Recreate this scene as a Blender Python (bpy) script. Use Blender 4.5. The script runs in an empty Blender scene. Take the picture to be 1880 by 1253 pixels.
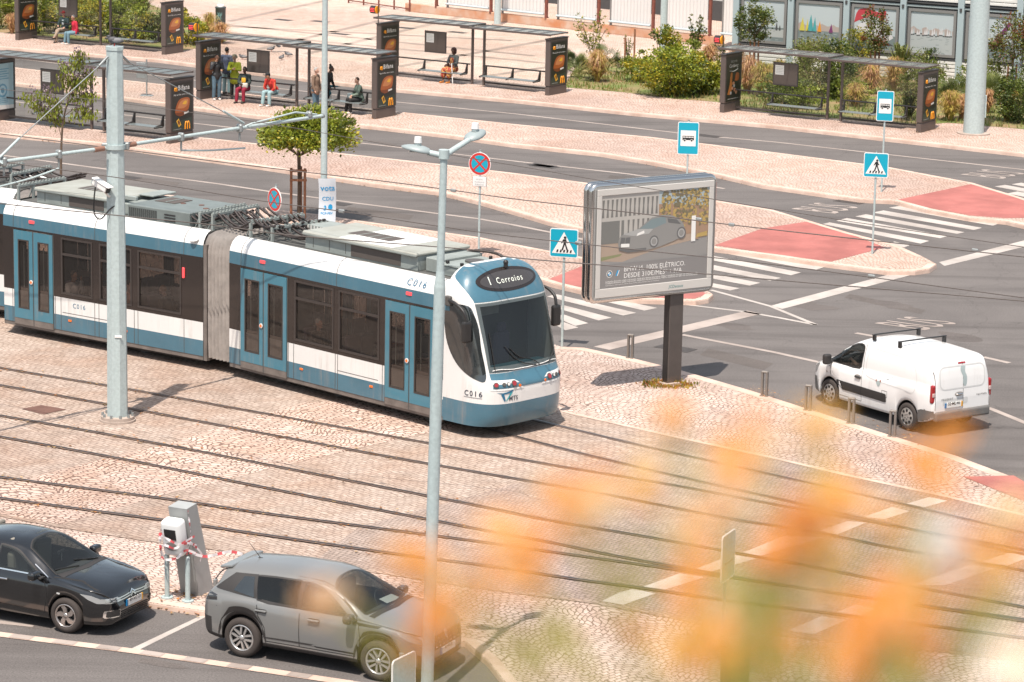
import bpy, bmesh, math, random
from mathutils import Vector, Matrix
from mathutils.bvhtree import BVHTree
random.seed(11)
S = bpy.context.scene
C = S.collection
R = math.radians
# ------------------------------------------------------------------ camera
PW, PH = 1880.0, 1253.0
FPX, PITCH, ROLL, CAMH = 5543.7, 0.2115275, 0.0200455, 16.034
_cp, _sp = math.cos(PITCH), math.sin(PITCH)
FWD = Vector((0, _cp, -_sp)); _up0 = Vector((0, _sp, _cp)); _r0 = Vector((1, 0, 0))
RGT = _r0*math.cos(ROLL) + _up0*math.sin(ROLL)
UPV = _up0*math.cos(ROLL) - _r0*math.sin(ROLL)
CPOS = Vector((0, 0, CAMH))
cam = bpy.data.cameras.new('camera')
camo = bpy.data.objects.new('camera', cam); C.objects.link(camo)
_m = Matrix((RGT, UPV, -FWD)).transposed().to_4x4(); _m.translation = CPOS
camo.matrix_world = _m
cam.sensor_width = 36.0; cam.lens = FPX/PW*36.0
cam.clip_start = 0.1; cam.clip_end = 1500
cam.dof.use_dof = True; cam.dof.focus_distance = 72.0; cam.dof.aperture_fstop = 5.0
S.camera = camo
# ------------------------------------------------------------------ world and sun
SUN_ELEV = R(66)
_az = Vector((-.27, -.96)).normalized()
w = bpy.data.worlds.new('World'); S.world = w; w.use_nodes = True
_nt = w.node_tree
_sky = _nt.nodes.new('ShaderNodeTexSky'); _sky.sky_type = 'NISHITA'; _sky.sun_disc = False
_sky.sun_elevation = SUN_ELEV; _sky.sun_rotation = math.atan2(_az.x, _az.y)
_sky.air_density = 1.0; _sky.dust_density = 2.0; _sky.ozone_density = 1.0
_bg = _nt.nodes['Background']; _bg.inputs['Strength'].default_value = 0.13
_hs = _nt.nodes.new('ShaderNodeHueSaturation'); _hs.inputs['Saturation'].default_value = .55; _hs.inputs['Hue'].default_value = .485
_nt.links.new(_sky.outputs['Color'], _hs.inputs['Color']); _nt.links.new(_hs.outputs['Color'], _bg.inputs['Color'])
sl = bpy.data.lights.new('sun', 'SUN'); sl.energy = 4.2; sl.angle = R(0.53); sl.color = (1.0, .912, .815)
so = bpy.data.objects.new('sun', sl); C.objects.link(so)
_sd = Vector((_az.x*math.cos(SUN_ELEV), _az.y*math.cos(SUN_ELEV), math.sin(SUN_ELEV)))
so.rotation_euler = _sd.to_track_quat('Z', 'Y').to_euler(); so.location = (0, 0, 60)
S.view_settings.view_transform = 'Standard'; S.view_settings.look = 'None'
S.view_settings.exposure = 0.57; S.view_settings.gamma = 1.0
S.render.engine = 'CYCLES'
S.cycles.use_denoising = True
S.cycles.max_bounces = 6; S.cycles.transparent_max_bounces = 12
S.cycles.caustics_reflective = False; S.cycles.caustics_refractive = False
# ------------------------------------------------------------------ measuring helpers (photo pixels -> places on the ground)
def ray(u, v):
    return (FWD + RGT*((u-PW/2)/FPX) - UPV*((v-PH/2)/FPX))
def Q(u, v, z=0.0):
    d = ray(u, v); t = (z-CAMH)/d.z
    return CPOS + d*t
def proj(p):
    d = Vector(p)-CPOS; z = d.dot(FWD)
    return PW/2+FPX*d.dot(RGT)/z, PH/2-FPX*d.dot(UPV)/z
def height_at(u, v, v2, z=0.0):
    b = Q(u, v, z); lo, hi = 0.0, 20.0
    for _ in range(40):
        m = (lo+hi)/2
        if proj(b+Vector((0, 0, m)))[1] > v2: lo = m
        else: hi = m
    return lo
def along(u, v, dist):                      # a point `dist` metres out towards a pixel
    return CPOS + ray(u, v).normalized()*dist
def heading(a, b):
    d = b-a; return math.atan2(d.y, d.x)
# ------------------------------------------------------------------ materials
def _nodes(name):
    m = bpy.data.materials.new(name); m.use_nodes = True
    nt = m.node_tree; p = nt.nodes['Principled BSDF']
    return m, nt, p, nt.nodes.new, nt.links.new
def rgb(c): return (c[0], c[1], c[2], 1)
def mixc(nt, a, b, fac, mode='MIX'):
    n = nt.nodes.new('ShaderNodeMix'); n.data_type = 'RGBA'; n.blend_type = mode
    for sock, val in ((n.inputs[6], a), (n.inputs[7], b), (n.inputs[0], fac)):
        if hasattr(val, 'node'): nt.links.new(val, sock)
        else: sock.default_value = val if not isinstance(val, tuple) else rgb(val)
    return n.outputs[2]
def noise(nt, scale, detail=4, rough=.55, vec=None, dist=0):
    n = nt.nodes.new('ShaderNodeTexNoise'); n.inputs['Scale'].default_value = scale
    n.inputs['Detail'].default_value = detail; n.inputs['Roughness'].default_value = rough; n.inputs['Distortion'].default_value = dist
    if vec is not None: nt.links.new(vec, n.inputs['Vector'])
    return n.outputs['Fac']
def ramp(nt, fac, lo, hi, a=(0, 0, 0), b=(1, 1, 1)):
    n = nt.nodes.new('ShaderNodeValToRGB'); e = n.color_ramp.elements
    e[0].position = lo; e[1].position = hi; e[0].color = rgb(a); e[1].color = rgb(b)
    nt.links.new(fac, n.inputs['Fac']); return n.outputs['Color']
def objco(nt):
    return nt.nodes.new('ShaderNodeTexCoord').outputs['Object']
def dirty(m, amt=.35, low=.6, grime=(.30, .24, .20)):
    """rain streaks and road dirt worked into a painted surface"""
    nt = m.node_tree; p = nt.nodes['Principled BSDF']; N, L = nt.nodes.new, nt.links.new; co = objco(nt)
    mp = N('ShaderNodeMapping'); mp.inputs['Scale'].default_value = (5, 5, .35); L(co, mp.inputs['Vector'])
    f = ramp(nt, noise(nt, 1.5, 6, .7, mp.outputs[0]), .47, .72); f2 = ramp(nt, noise(nt, .9, 5, .65, co), .45, .7)
    ml = N('ShaderNodeMath'); ml.operation = 'MULTIPLY'; L(f, ml.inputs[0]); L(f2, ml.inputs[1])
    m2 = N('ShaderNodeMath'); m2.operation = 'MULTIPLY'; L(ml.outputs[0], m2.inputs[0]); m2.inputs[1].default_value = amt*2
    sock = p.inputs['Base Color']; src = sock.links[0].from_socket if sock.is_linked else tuple(sock.default_value)[:3]
    L(mixc(nt, src, grime, m2.outputs[0]), sock); return m
def mat(name, col, rough=.5, metal=0.0, var=0.0, vs=6.0, dark=None, coat=0.0, spec=.5, bump=0.0, bs=40.0, emit=None, es=1.0, alpha=1.0):
    m, nt, p, N, L = _nodes(name)
    p.inputs['Base Color'].default_value = rgb(col)
    p.inputs['Roughness'].default_value = rough; p.inputs['Metallic'].default_value = metal
    p.inputs['Coat Weight'].default_value = coat; p.inputs['Coat Roughness'].default_value = .04
    p.inputs['Specular IOR Level'].default_value = spec
    if var > 0:
        co = objco(nt); f = noise(nt, vs, 5, .6, co)
        d = dark if dark else tuple(c*(1-var) for c in col)
        L(mixc(nt, d, col, ramp(nt, f, .32, .62)), p.inputs['Base Color'])
        rr = N('ShaderNodeMapRange'); L(f, rr.inputs[0]); rr.inputs[3].default_value = min(1, rough+.12); rr.inputs[4].default_value = max(.02, rough-.08)
        L(rr.outputs[0], p.inputs['Roughness'])
    if bump > 0:
        b = N('ShaderNodeBump'); b.inputs['Strength'].default_value = bump; b.inputs['Distance'].default_value = .01
        L(noise(nt, bs, 4, .6, objco(nt)), b.inputs['Height']); L(b.outputs[0], p.inputs['Normal'])
    if emit:
        p.inputs['Emission Color'].default_value = rgb(emit); p.inputs['Emission Strength'].default_value = es
    return m
def glass(name, tint, opac=.35, rough=.03, gl=.75):
    """thin tinted pane: part see-through, part mirror"""
    m = bpy.data.materials.new(name); m.use_nodes = True; nt = m.node_tree; nt.nodes.clear()
    N, L = nt.nodes.new, nt.links.new
    o = N('ShaderNodeOutputMaterial'); t = N('ShaderNodeBsdfTransparent'); t.inputs[0].default_value = rgb(tint)
    g = N('ShaderNodeBsdfGlossy'); g.inputs['Roughness'].default_value = rough
    fr = N('ShaderNodeLayerWeight'); fr.inputs['Blend'].default_value = .32
    ma = N('ShaderNodeMath'); ma.operation = 'MULTIPLY_ADD'; L(fr.outputs['Fresnel'], ma.inputs[0]); ma.inputs[1].default_value = gl; ma.inputs[2].default_value = .03
    mx = N('ShaderNodeMixShader'); L(ma.outputs[0], mx.inputs[0]); L(t.outputs[0], mx.inputs[1]); L(g.outputs[0], mx.inputs[2])
    d = N('ShaderNodeBsdfDiffuse'); d.inputs[0].default_value = rgb(tuple(c*.25 for c in tint))
    mx2 = N('ShaderNodeMixShader'); mx2.inputs[0].default_value = opac; L(mx.outputs[0], mx2.inputs[1]); L(d.outputs[0], mx2.inputs[2])
    L(mx2.outputs[0], o.inputs[0]); return m
def leafmat(name, col, trans=.35):
    m = bpy.data.materials.new(name); m.use_nodes = True; nt = m.node_tree; nt.nodes.clear()
    N, L = nt.nodes.new, nt.links.new
    o = N('ShaderNodeOutputMaterial'); d = N('ShaderNodeBsdfDiffuse'); t = N('ShaderNodeBsdfTranslucent'); g = N('ShaderNodeBsdfGlossy')
    f = noise(nt, 3.1, 3, .6, objco(nt)); c = mixc(nt, tuple(x*.6 for x in col), tuple(min(1, x*1.35) for x in col), ramp(nt, f, .3, .7))
    L(c, d.inputs[0]); L(c, t.inputs[0]); g.inputs['Roughness'].default_value = .45; g.inputs[0].default_value = (.6, .6, .5, 1)
    m1 = N('ShaderNodeMixShader'); m1.inputs[0].default_value = trans; L(d.outputs[0], m1.inputs[1]); L(t.outputs[0], m1.inputs[2])
    m2 = N('ShaderNodeMixShader'); m2.inputs[0].default_value = .06; L(m1.outputs[0], m2.inputs[1]); L(g.outputs[0], m2.inputs[2])
    L(m2.outputs[0], o.inputs[0]); return m
def paving(name, c1, c2, joint, size=(.13, .11), ang=0.0, wave=(.0, 1.0), jitter=.03, mortar=.012, stain=None, stain_amt=.5, stain_scale=.35, bump=.35, joint2=True, patch=None):
    """hand laid small stones: rows, wavy when wave is set, with stains"""
    m, nt, p, N, L = _nodes(name)
    co = objco(nt)
    mp = N('ShaderNodeMapping'); mp.inputs['Rotation'].default_value = (0, 0, ang); L(co, mp.inputs['Vector'])
    sx = N('ShaderNodeSeparateXYZ'); L(mp.outputs[0], sx.inputs[0])
    nz = N('ShaderNodeTexNoise'); nz.inputs['Scale'].default_value = 2.3; nz.inputs['Detail'].default_value = 3; L(mp.outputs[0], nz.inputs['Vector'])
    sub = N('ShaderNodeVectorMath'); sub.operation = 'SUBTRACT'; L(nz.outputs['Color'], sub.inputs[0]); sub.inputs[1].default_value = (.5, .5, .5)
    scl = N('ShaderNodeVectorMath'); scl.operation = 'SCALE'; L(sub.outputs[0], scl.inputs[0]); scl.inputs['Scale'].default_value = jitter*6
    def math_(op, a, b):
        n = N('ShaderNodeMath'); n.operation = op
        for i, x in enumerate((a, b)):
            if x is None: continue
            if hasattr(x, 'node'): L(x, n.inputs[i])
            else: n.inputs[i].default_value = x
        return n.outputs[0]
    amp, per = wave
    if amp > 0:
        ab = math_('PINGPONG', sx.outputs['X'], per/2)
        sq = math_('POWER', math_('DIVIDE', ab, per/2), 1.6)
        lf = N('ShaderNodeTexNoise'); lf.inputs['Scale'].default_value = .45; lf.inputs['Detail'].default_value = 2; L(mp.outputs[0], lf.inputs['Vector'])
        yy = math_('ADD', math_('ADD', sx.outputs['Y'], math_('MULTIPLY', sq, amp)), math_('MULTIPLY', lf.outputs['Fac'], 1.4))
        cb = N('ShaderNodeCombineXYZ'); L(sx.outputs['X'], cb.inputs[0]); L(yy, cb.inputs[1]); base = cb.outputs[0]
    else: base = mp.outputs[0]
    ad = N('ShaderNodeVectorMath'); ad.operation = 'ADD'; L(base, ad.inputs[0]); L(scl.outputs[0], ad.inputs[1])
    br = N('ShaderNodeTexBrick'); L(ad.outputs[0], br.inputs['Vector'])
    br.offset = .5; br.inputs['Scale'].default_value = 1; br.inputs['Brick Width'].default_value = size[0]; br.inputs['Row Height'].default_value = size[1]
    br.inputs['Mortar Size'].default_value = mortar; br.inputs['Mortar Smooth'].default_value = .25; br.inputs['Bias'].default_value = 0
    br.inputs['Color1'].default_value = rgb(c1); br.inputs['Color2'].default_value = rgb(c2); br.inputs['Mortar'].default_value = rgb(joint)
    col = br.outputs['Color']
    f1 = noise(nt, 9, 3, .7, co)
    col = mixc(nt, col, mixc(nt, col, (.68, .655, .645), 1.0, 'MULTIPLY'), ramp(nt, f1, .52, .76))
    f4 = noise(nt, 1.7, 5, .7, co, .5)
    col = mixc(nt, mixc(nt, col, (.89, .87, .85), 1.0, 'MULTIPLY'), mixc(nt, col, (1.10, 1.10, 1.11), 1.0, 'MULTIPLY'), ramp(nt, f4, .36, .64))
    st = stain if stain else tuple(c*.6 for c in c1)
    f2 = noise(nt, stain_scale, 6, .62, co, .6)
    fm = N('ShaderNodeMath'); fm.operation = 'MULTIPLY'; L(ramp(nt, f2, .42, .66), fm.inputs[0]); fm.inputs[1].default_value = stain_amt
    col = mixc(nt, col, mixc(nt, col, st, 1.0, 'MULTIPLY'), fm.outputs[0])
    f3 = noise(nt, .09, 3, .5, co)
    col = mixc(nt, col, mixc(nt, col, (.82, .80, .80), 1.0, 'MULTIPLY'), ramp(nt, f3, .45, .6))
    L(col, p.inputs['Base Color']); p.inputs['Roughness'].default_value = .82; p.inputs['Specular IOR Level'].default_value = .3
    if bump:
        b = N('ShaderNodeBump'); b.inputs['Strength'].default_value = bump; b.inputs['Distance'].default_value = .012; b.invert = True
        L(br.outputs['Fac'], b.inputs['Height']); L(b.outputs[0], p.inputs['Normal'])
    return m
def asphalt_mat(name, col, col2):
    m, nt, p, N, L = _nodes(name)
    co = objco(nt)
    f0 = noise(nt, 28, 4, .75, co); f1 = noise(nt, .22, 6, .6, co, .8)
    mp = N('ShaderNodeMapping'); mp.inputs['Rotation'].default_value = (0, 0, R(35)); mp.inputs['Scale'].default_value = (.06, 1.1, 1); L(co, mp.inputs['Vector'])
    f2 = noise(nt, 1.0, 5, .6, mp.outputs[0])
    c = mixc(nt, col, col2, ramp(nt, f1, .38, .64))
    c = mixc(nt, c, mixc(nt, c, (.66, .65, .65), 1.0, 'MULTIPLY'), ramp(nt, f2, .48, .72))
    c = mixc(nt, mixc(nt, c, (.7, .7, .7), 1.0, 'MULTIPLY'), mixc(nt, c, (1.25, 1.25, 1.25), 1.0, 'MULTIPLY'), ramp(nt, f0, .35, .65))
    vo = N('ShaderNodeTexVoronoi'); vo.feature = 'DISTANCE_TO_EDGE'; vo.inputs['Scale'].default_value = .13
    nz = N('ShaderNodeTexNoise'); nz.inputs['Scale'].default_value = .9; nz.inputs['Detail'].default_value = 6; L(co, nz.inputs['Vector'])
    vm = N('ShaderNodeVectorMath'); vm.operation = 'MULTIPLY_ADD'; L(nz.outputs['Color'], vm.inputs[0]); vm.inputs[1].default_value = (2.2, 2.2, 0); L(co, vm.inputs[2])
    L(vm.outputs[0], vo.inputs['Vector'])
    ck = ramp(nt, vo.outputs['Distance'], .0, .004, (1, 1, 1), (0, 0, 0))
    fm = N('ShaderNodeMath'); fm.operation = 'MULTIPLY'; L(ck, fm.inputs[0]); fm.inputs[1].default_value = .4
    c = mixc(nt, c, mixc(nt, c, (.45, .44, .44), 1.0, 'MULTIPLY'), fm.outputs[0])
    L(c, p.inputs['Base Color']); p.inputs['Roughness'].default_value = .85; p.inputs['Specular IOR Level'].default_value = .25
    b = N('ShaderNodeBump'); b.inputs['Strength'].default_value = .25; b.inputs['Distance'].default_value = .01; L(f0, b.inputs['Height']); L(b.outputs[0], p.inputs['Normal'])
    return m
def paint_mat(name, col, worn, amt=.45):
    m, nt, p, N, L = _nodes(name); co = objco(nt)
    f = noise(nt, 7, 6, .75, co); f2 = noise(nt, .6, 4, .6, co)
    c = mixc(nt, col, worn, ramp(nt, f, .58, .74)); c = mixc(nt, c, mixc(nt, c, (.72, .70, .69), 1.0, 'MULTIPLY'), ramp(nt, f2, .4, .65))
    L(c, p.inputs['Base Color']); p.inputs['Roughness'].default_value = .7; return m
# ------------------------------------------------------------------ mesh builder
_txt = {}
def text_geo(s, bold=False, shear=0.0, space=1.0):
    k = (s, bold, shear, space)
    if k in _txt: return _txt[k]
    cu = bpy.data.curves.new('lettering', 'FONT'); cu.body = s; cu.size = 1; cu.resolution_u = 2
    cu.offset = .014 if bold else 0.0; cu.shear = shear; cu.space_character = space
    o = bpy.data.objects.new('lettering', cu); C.objects.link(o)
    dg = bpy.context.evaluated_depsgraph_get(); me = o.evaluated_get(dg).to_mesh()
    vs = [(v.co.x, v.co.y) for v in me.vertices]; fs = [tuple(p.vertices) for p in me.polygons]
    o.evaluated_get(dg).to_mesh_clear(); bpy.data.objects.remove(o); bpy.data.curves.remove(cu)
    x0 = min(v[0] for v in vs); x1 = max(v[0] for v in vs); y0 = min(v[1] for v in vs); y1 = max(v[1] for v in vs)
    _txt[k] = (vs, fs, x0, x1, y0, y1); return _txt[k]
class MB:
    def __init__(s): s.v, s.f, s.m, s.sm, s.mats = [], [], [], [], []
    def mi(s, m):
        if m not in s.mats: s.mats.append(m)
        return s.mats.index(m)
    def add(s, vs, fs, m, M=None, smooth=False):
        o = len(s.v); k = s.mi(m)
        s.v += [tuple(M @ Vector(v)) if M else tuple(v) for v in vs]
        for f in fs: s.f.append(tuple(i+o for i in f)); s.m.append(k); s.sm.append(smooth)
        return s
    def box(s, c, d, m, bev=0.0, M=None, smooth=False, seg=1):
        bm = bmesh.new(); bmesh.ops.create_cube(bm, size=1)
        for v in bm.verts: v.co = Vector((v.co.x*d[0]+c[0], v.co.y*d[1]+c[1], v.co.z*d[2]+c[2]))
        if bev > 0: bmesh.ops.bevel(bm, geom=list(bm.edges), offset=bev, segments=seg, affect='EDGES', profile=.5)
        bm.verts.index_update(); vs = [v.co.copy() for v in bm.verts]; fs = [[v.index for v in f.verts] for f in bm.faces]; bm.free()
        return s.add(vs, fs, m, M, smooth)
    def box2(s, a, b, m, bev=0.0, M=None):
        return s.box([(a[i]+b[i])/2 for i in range(3)], [abs(b[i]-a[i]) for i in range(3)], m, bev, M)
    def cyl(s, a, b, r0, m, r1=None, n=14, caps=True, M=None, smooth=True):
        a, b = Vector(a), Vector(b); r1 = r0 if r1 is None else r1
        q = (b-a).to_track_quat('Z', 'Y'); vs = []
        for p, r in ((a, r0), (b, r1)):
            for i in range(n):
                t = 2*math.pi*(i+.5)/n; vs.append(p+q @ Vector((r*math.cos(t), r*math.sin(t), 0)))
        s.add(vs, [(i, (i+1) % n, n+(i+1) % n, n+i) for i in range(n)], m, M, smooth)
        if caps: s.add(vs, [tuple(range(n-1, -1, -1)), tuple(range(n, 2*n))], m, M, False)
        return s
    def tube(s, pts, r, m, n=6, M=None, rs=None):
        pts = [Vector(p) for p in pts]; vs = []; fs = []
        prev = None
        for i, p in enumerate(pts):
            d = (pts[min(i+1, len(pts)-1)]-pts[max(i-1, 0)]).normalized()
            if prev is None:
                x = d.orthogonal().normalized()
            else:
                x = (prev-d*prev.dot(d))
                x = x.normalized() if x.length > 1e-6 else d.orthogonal().normalized()
            prev = x; y = d.cross(x); rr = rs[i] if rs else r
            for k in range(n):
                t = 2*math.pi*k/n; vs.append(p+x*(rr*math.cos(t))+y*(rr*math.sin(t)))
        for i in range(len(pts)-1):
            for k in range(n): fs.append((i*n+k, i*n+(k+1) % n, (i+1)*n+(k+1) % n, (i+1)*n+k))
        s.add(vs, fs, m, M, True)
        L = (len(pts)-1)*n
        return s.add(vs, [tuple(range(n-1, -1, -1)), tuple(L+k for k in range(n))], m, M, False)
    def prism(s, pts, z0, z1, m, M=None, smooth=False):
        n = len(pts); vs = [(p[0], p[1], z0) for p in pts]+[(p[0], p[1], z1) for p in pts]
        s.add(vs, [tuple(range(n, 2*n)), tuple(range(n-1, -1, -1))], m, M)
        return s.add(vs, [(i, (i+1) % n, n+(i+1) % n, n+i) for i in range(n)], m, M, smooth)
    def poly(s, pts, m, M=None):
        return s.add(pts, [tuple(range(len(pts)))], m, M)
    def lathe(s, prof, m, n=24, M=None, smooth=True):
        vs, fs = [], []
        for r, z in prof:
            for k in range(n): t = 2*math.pi*k/n; vs.append((r*math.cos(t), r*math.sin(t), z))
        for i in range(len(prof)-1):
            for k in range(n): fs.append((i*n+k, i*n+(k+1) % n, (i+1)*n+(k+1) % n, (i+1)*n+k))
        return s.add(vs, fs, m, M, smooth)
    def ball(s, c, r, m, n=10, M=None):
        r = (r, r, r) if not hasattr(r, '__len__') else r
        vs, fs = [], []; k = n
        for i in range(n+1):
            ph = math.pi*i/n
            for j in range(k*2):
                th = math.pi*j/k; vs.append((c[0]+r[0]*math.sin(ph)*math.cos(th), c[1]+r[1]*math.sin(ph)*math.sin(th), c[2]+r[2]*math.cos(ph)))
        for i in range(n):
            for j in range(2*k): fs.append((i*2*k+j, (i+1)*2*k+j, (i+1)*2*k+(j+1) % (2*k), i*2*k+(j+1) % (2*k)))
        return s.add(vs, fs, m, M, True)
    def grid(s, rows, m, smooth=True, M=None, close=False):
        n = len(rows[0]); vs = [p for r in rows for p in r]; fs = []
        for i in range(len(rows)-1):
            for k in range(n if close else n-1): fs.append((i*n+k, i*n+(k+1) % n, (i+1)*n+(k+1) % n, (i+1)*n+k))
        return s.add(vs, fs, m, M, smooth)
    def text(s, t, o, x, y, m, h=None, w=None, align='l', bold=False, shear=0.0, space=1.0):
        """lettering at point o; x, y unit directions; h = height of the text's own box (or w = its width)"""
        vs, fs, x0, x1, y0, y1 = text_geo(t, bold, shear, space)
        o, x, y = Vector(o), Vector(x), Vector(y)
        sy = h/(y1-y0) if h else w/(x1-x0)
        sx = w/(x1-x0) if w else sy
        off = {'l': 0, 'c': -(x1-x0)*sx/2, 'r': -(x1-x0)*sx}[align]
        return s.add([o+x*((a-x0)*sx+off)+y*((b-y0)*sy) for a, b in vs], fs, m)
    def mesh(s, name):
        me = bpy.data.meshes.new(name); me.from_pydata([tuple(v) for v in s.v], [], s.f)
        for m in s.mats: me.materials.append(m)
        me.polygons.foreach_set('material_index', s.m); me.polygons.foreach_set('use_smooth', s.sm); me.update(); return me
    def build(s, name, parent=None, loc=None, rz=0.0):
        o = bpy.data.objects.new(name, s.mesh(name)); C.objects.link(o)
        if parent: o.parent = parent
        if loc is not None: o.location = loc
        if rz: o.rotation_euler.z = rz
        return o
def tag(o, label, cat, group=None):
    o['label'] = label; o['category'] = cat
    if group: o['group'] = group
    return o
def thing(name, label, cat, loc=(0, 0, 0), rz=0.0, group=None, scale=1.0):
    o = bpy.data.objects.new(name, None); C.objects.link(o); o.location = loc; o.rotation_euler.z = rz; o.empty_display_size = .3
    o.scale = (scale,)*3
    return tag(o, label, cat, group)
def struct(o, kind='structure'):
    o['kind'] = kind; return o
def copy_tree(o, parent=None):
    c = o.copy(); C.objects.link(c)
    if parent: c.parent = parent
    for ch in list(o.children): copy_tree(ch, c)
    return c
def bvh(me): return BVHTree.FromPolygons([v.co.copy() for v in me.vertices], [tuple(p.vertices) for p in me.polygons])
def decal(mb, tree, pts, o, x, y, d, m, off=.004, cuts=3, thick=0.0):
    """an outline drawn on the plane (o, x, y) is laid on the surface found along direction d"""
    o, x, y, d = Vector(o), Vector(x), Vector(y), Vector(d).normalized()
    bm = bmesh.new(); f = bm.faces.new([bm.verts.new((p[0], p[1], 0)) for p in pts])
    r = bmesh.ops.triangulate(bm, faces=[f])
    for _ in range(cuts):
        bmesh.ops.subdivide_edges(bm, edges=[e for e in bm.edges if e.calc_length() > .06], cuts=1, use_grid_fill=True)
        bmesh.ops.triangulate(bm, faces=[f for f in bm.faces if len(f.verts) > 3])
    bm.verts.index_update(); vs = []
    for v in bm.verts:
        p = o+x*v.co.x+y*v.co.y
        h = tree.ray_cast(p, d)
        if h[0] is None:
            h = tree.find_nearest(p)
        vs.append(h[0]-d*off)
    fs = []
    for f in bm.faces:
        q = [v.index for v in f.verts]
        nrm = (vs[q[1]]-vs[q[0]]).cross(vs[q[2]]-vs[q[0]])
        fs.append(q if nrm.dot(d) < 0 else q[::-1])
    bm.free(); mb.add(vs, fs, m, None, True)
    return vs
def rrect(x0, y0, x1, y1, r, n=4):
    o = []
    for cx, cy, a in ((x1-r, y1-r, 0), (x0+r, y1-r, 90), (x0+r, y0+r, 180), (x1-r, y0+r, 270)):
        for i in range(n+1): t = R(a+90*i/n); o.append((cx+r*math.cos(t), cy+r*math.sin(t)))
    return o
def spl(pts, n=8):
    """smooth curve through points (Catmull-Rom)"""
    P = [Vector(p) for p in pts]; out = []
    for i in range(len(P)-1):
        a, b, c, d = P[max(i-1, 0)], P[i], P[i+1], P[min(i+2, len(P)-1)]
        for k in range(n):
            t = k/n; out.append(.5*((2*b)+(c-a)*t+(2*a-5*b+4*c-d)*t*t+(3*b-a-3*c+d)*t**3))
    out.append(P[-1]); return out
def interp(tab, x):
    if x <= tab[0][0]: return tab[0][1]
    if x >= tab[-1][0]: return tab[-1][1]
    for i in range(len(tab)-1):
        if tab[i][0] <= x <= tab[i+1][0]:
            h = tab[i+1][0]-tab[i][0]; t = (x-tab[i][0])/h
            def sl(j):
                if j <= 0 or j >= len(tab)-1: 
                    k = min(max(j, 0), len(tab)-2); return (tab[k+1][1]-tab[k][1])/(tab[k+1][0]-tab[k][0])
                a = (tab[j][1]-tab[j-1][1])/(tab[j][0]-tab[j-1][0]); b = (tab[j+1][1]-tab[j][1])/(tab[j+1][0]-tab[j][0])
                return 0 if a*b <= 0 else 2*a*b/(a+b)
            m0, m1 = sl(i), sl(i+1)
            return (2*t**3-3*t*t+1)*tab[i][1]+(t**3-2*t*t+t)*h*m0+(-2*t**3+3*t*t)*tab[i+1][1]+(t**3-t*t)*h*m1
# ------------------------------------------------------------------ shared materials
LIME = (.52, .40, .335); PINK = (.50, .37, .30)
M_asph = asphalt_mat('asphalt', (.152, .137, .130), (.120, .108, .103))
M_lot = asphalt_mat('parking_asphalt', (.150, .135, .128), (.125, .113, .106))
M_pave = paving('white_cobble', (.64, .53, .465), (.54, .43, .37), (.23, .165, .14), (.15, .125), R(-28), (.36, 1.35), .045, .015, (.88, .77, .69), .5, .5)
M_islp = paving('island_cobble', (.59, .465, .40), (.51, .395, .335), (.31, .225, .185), (.14, .13), R(30), (.30, .95), .02, .017, (.9, .76, .68), .5, .4)
M_plaza = paving('plaza_cobble', (.63, .51, .44), (.57, .455, .385), (.40, .30, .25), (.12, .12), R(30), (.0, 1), .03, .012, (.94, .82, .74), .5, .25, .2)
M_sett = paving('track_setts', (.47, .385, .325), (.375, .30, .25), (.23, .17, .14), (.19, .11), R(43), (.0, 1), .04, .013, (.88, .73, .63), .6, .6)
M_fan = paving('crossing_setts', (.62, .50, .43), (.50, .385, .32), (.20, .135, .11), (.20, .135), R(-28), (.36, 1.35), .06, .019, (.87, .73, .63), .55, .6)
M_gran = paving('granite_setts', (.43, .35, .305), (.34, .275, .24), (.20, .155, .13), (.10, .10), R(43), (.0, 1), .03, .012, (.85, .76, .70), .6, .5)
M_kerb = mat('kerb_stone', (.60, .455, .38), .8, var=.3, vs=1.6, dark=(.47, .325, .26))
M_red = paint_mat('red_paving', (.40, .135, .115), (.46, .22, .19))
M_white = paint_mat('road_paint', (.47, .425, .39), (.24, .215, .20))
M_white2 = paint_mat('worn_road_paint', (.39, .33, .295), (.2, .175, .16))
M_rail = mat('rail_steel', (.165, .128, .112), .55, var=.4, vs=9, dark=(.185, .115, .088))
M_groove = mat('rail_head', (.16, .15, .15), .35, .8)
M_galv = mat('galvanised_steel', (.42, .495, .495), .5, .0, var=.16, vs=14)
M_galvd = mat('dull_steel', (.30, .32, .32), .5, .4, var=.2, vs=8)
M_brown = mat('bronze_paint', (.115, .088, .075), .42, .1, var=.12, vs=4)
M_black = mat('black_plastic', (.02, .019, .019), .45)
M_rubber = mat('tyre_rubber', (.045, .036, .032), .85)
M_wht = mat('white_enamel', (.74, .73, .71), .4)
M_cyan = mat('sign_blue', (.005, .33, .46), .4)
M_blk = mat('sign_black', (.015, .015, .015), .5)
M_signred = mat('sign_red', (.52, .035, .03), .4)
M_cap = mat('concrete', (.42, .34, .29), .9, var=.2, vs=3)
KZ = .12                 # kerb height of the islands
PZ = .10                 # height of the tram plaza
def px(pts, z=0.0): return [Q(u, v, z) for u, v in pts]
def slab(name, pts, z0, z1, m):
    mb = MB(); mb.prism([(p.x, p.y) for p in pts], z0, z1, m); return struct(mb.build(name))
def sheet(name, polys, m, z):
    mb = MB()
    for P in polys: mb.poly([(p.x, p.y, z) for p in P], m)
    return struct(mb.build(name))
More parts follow.
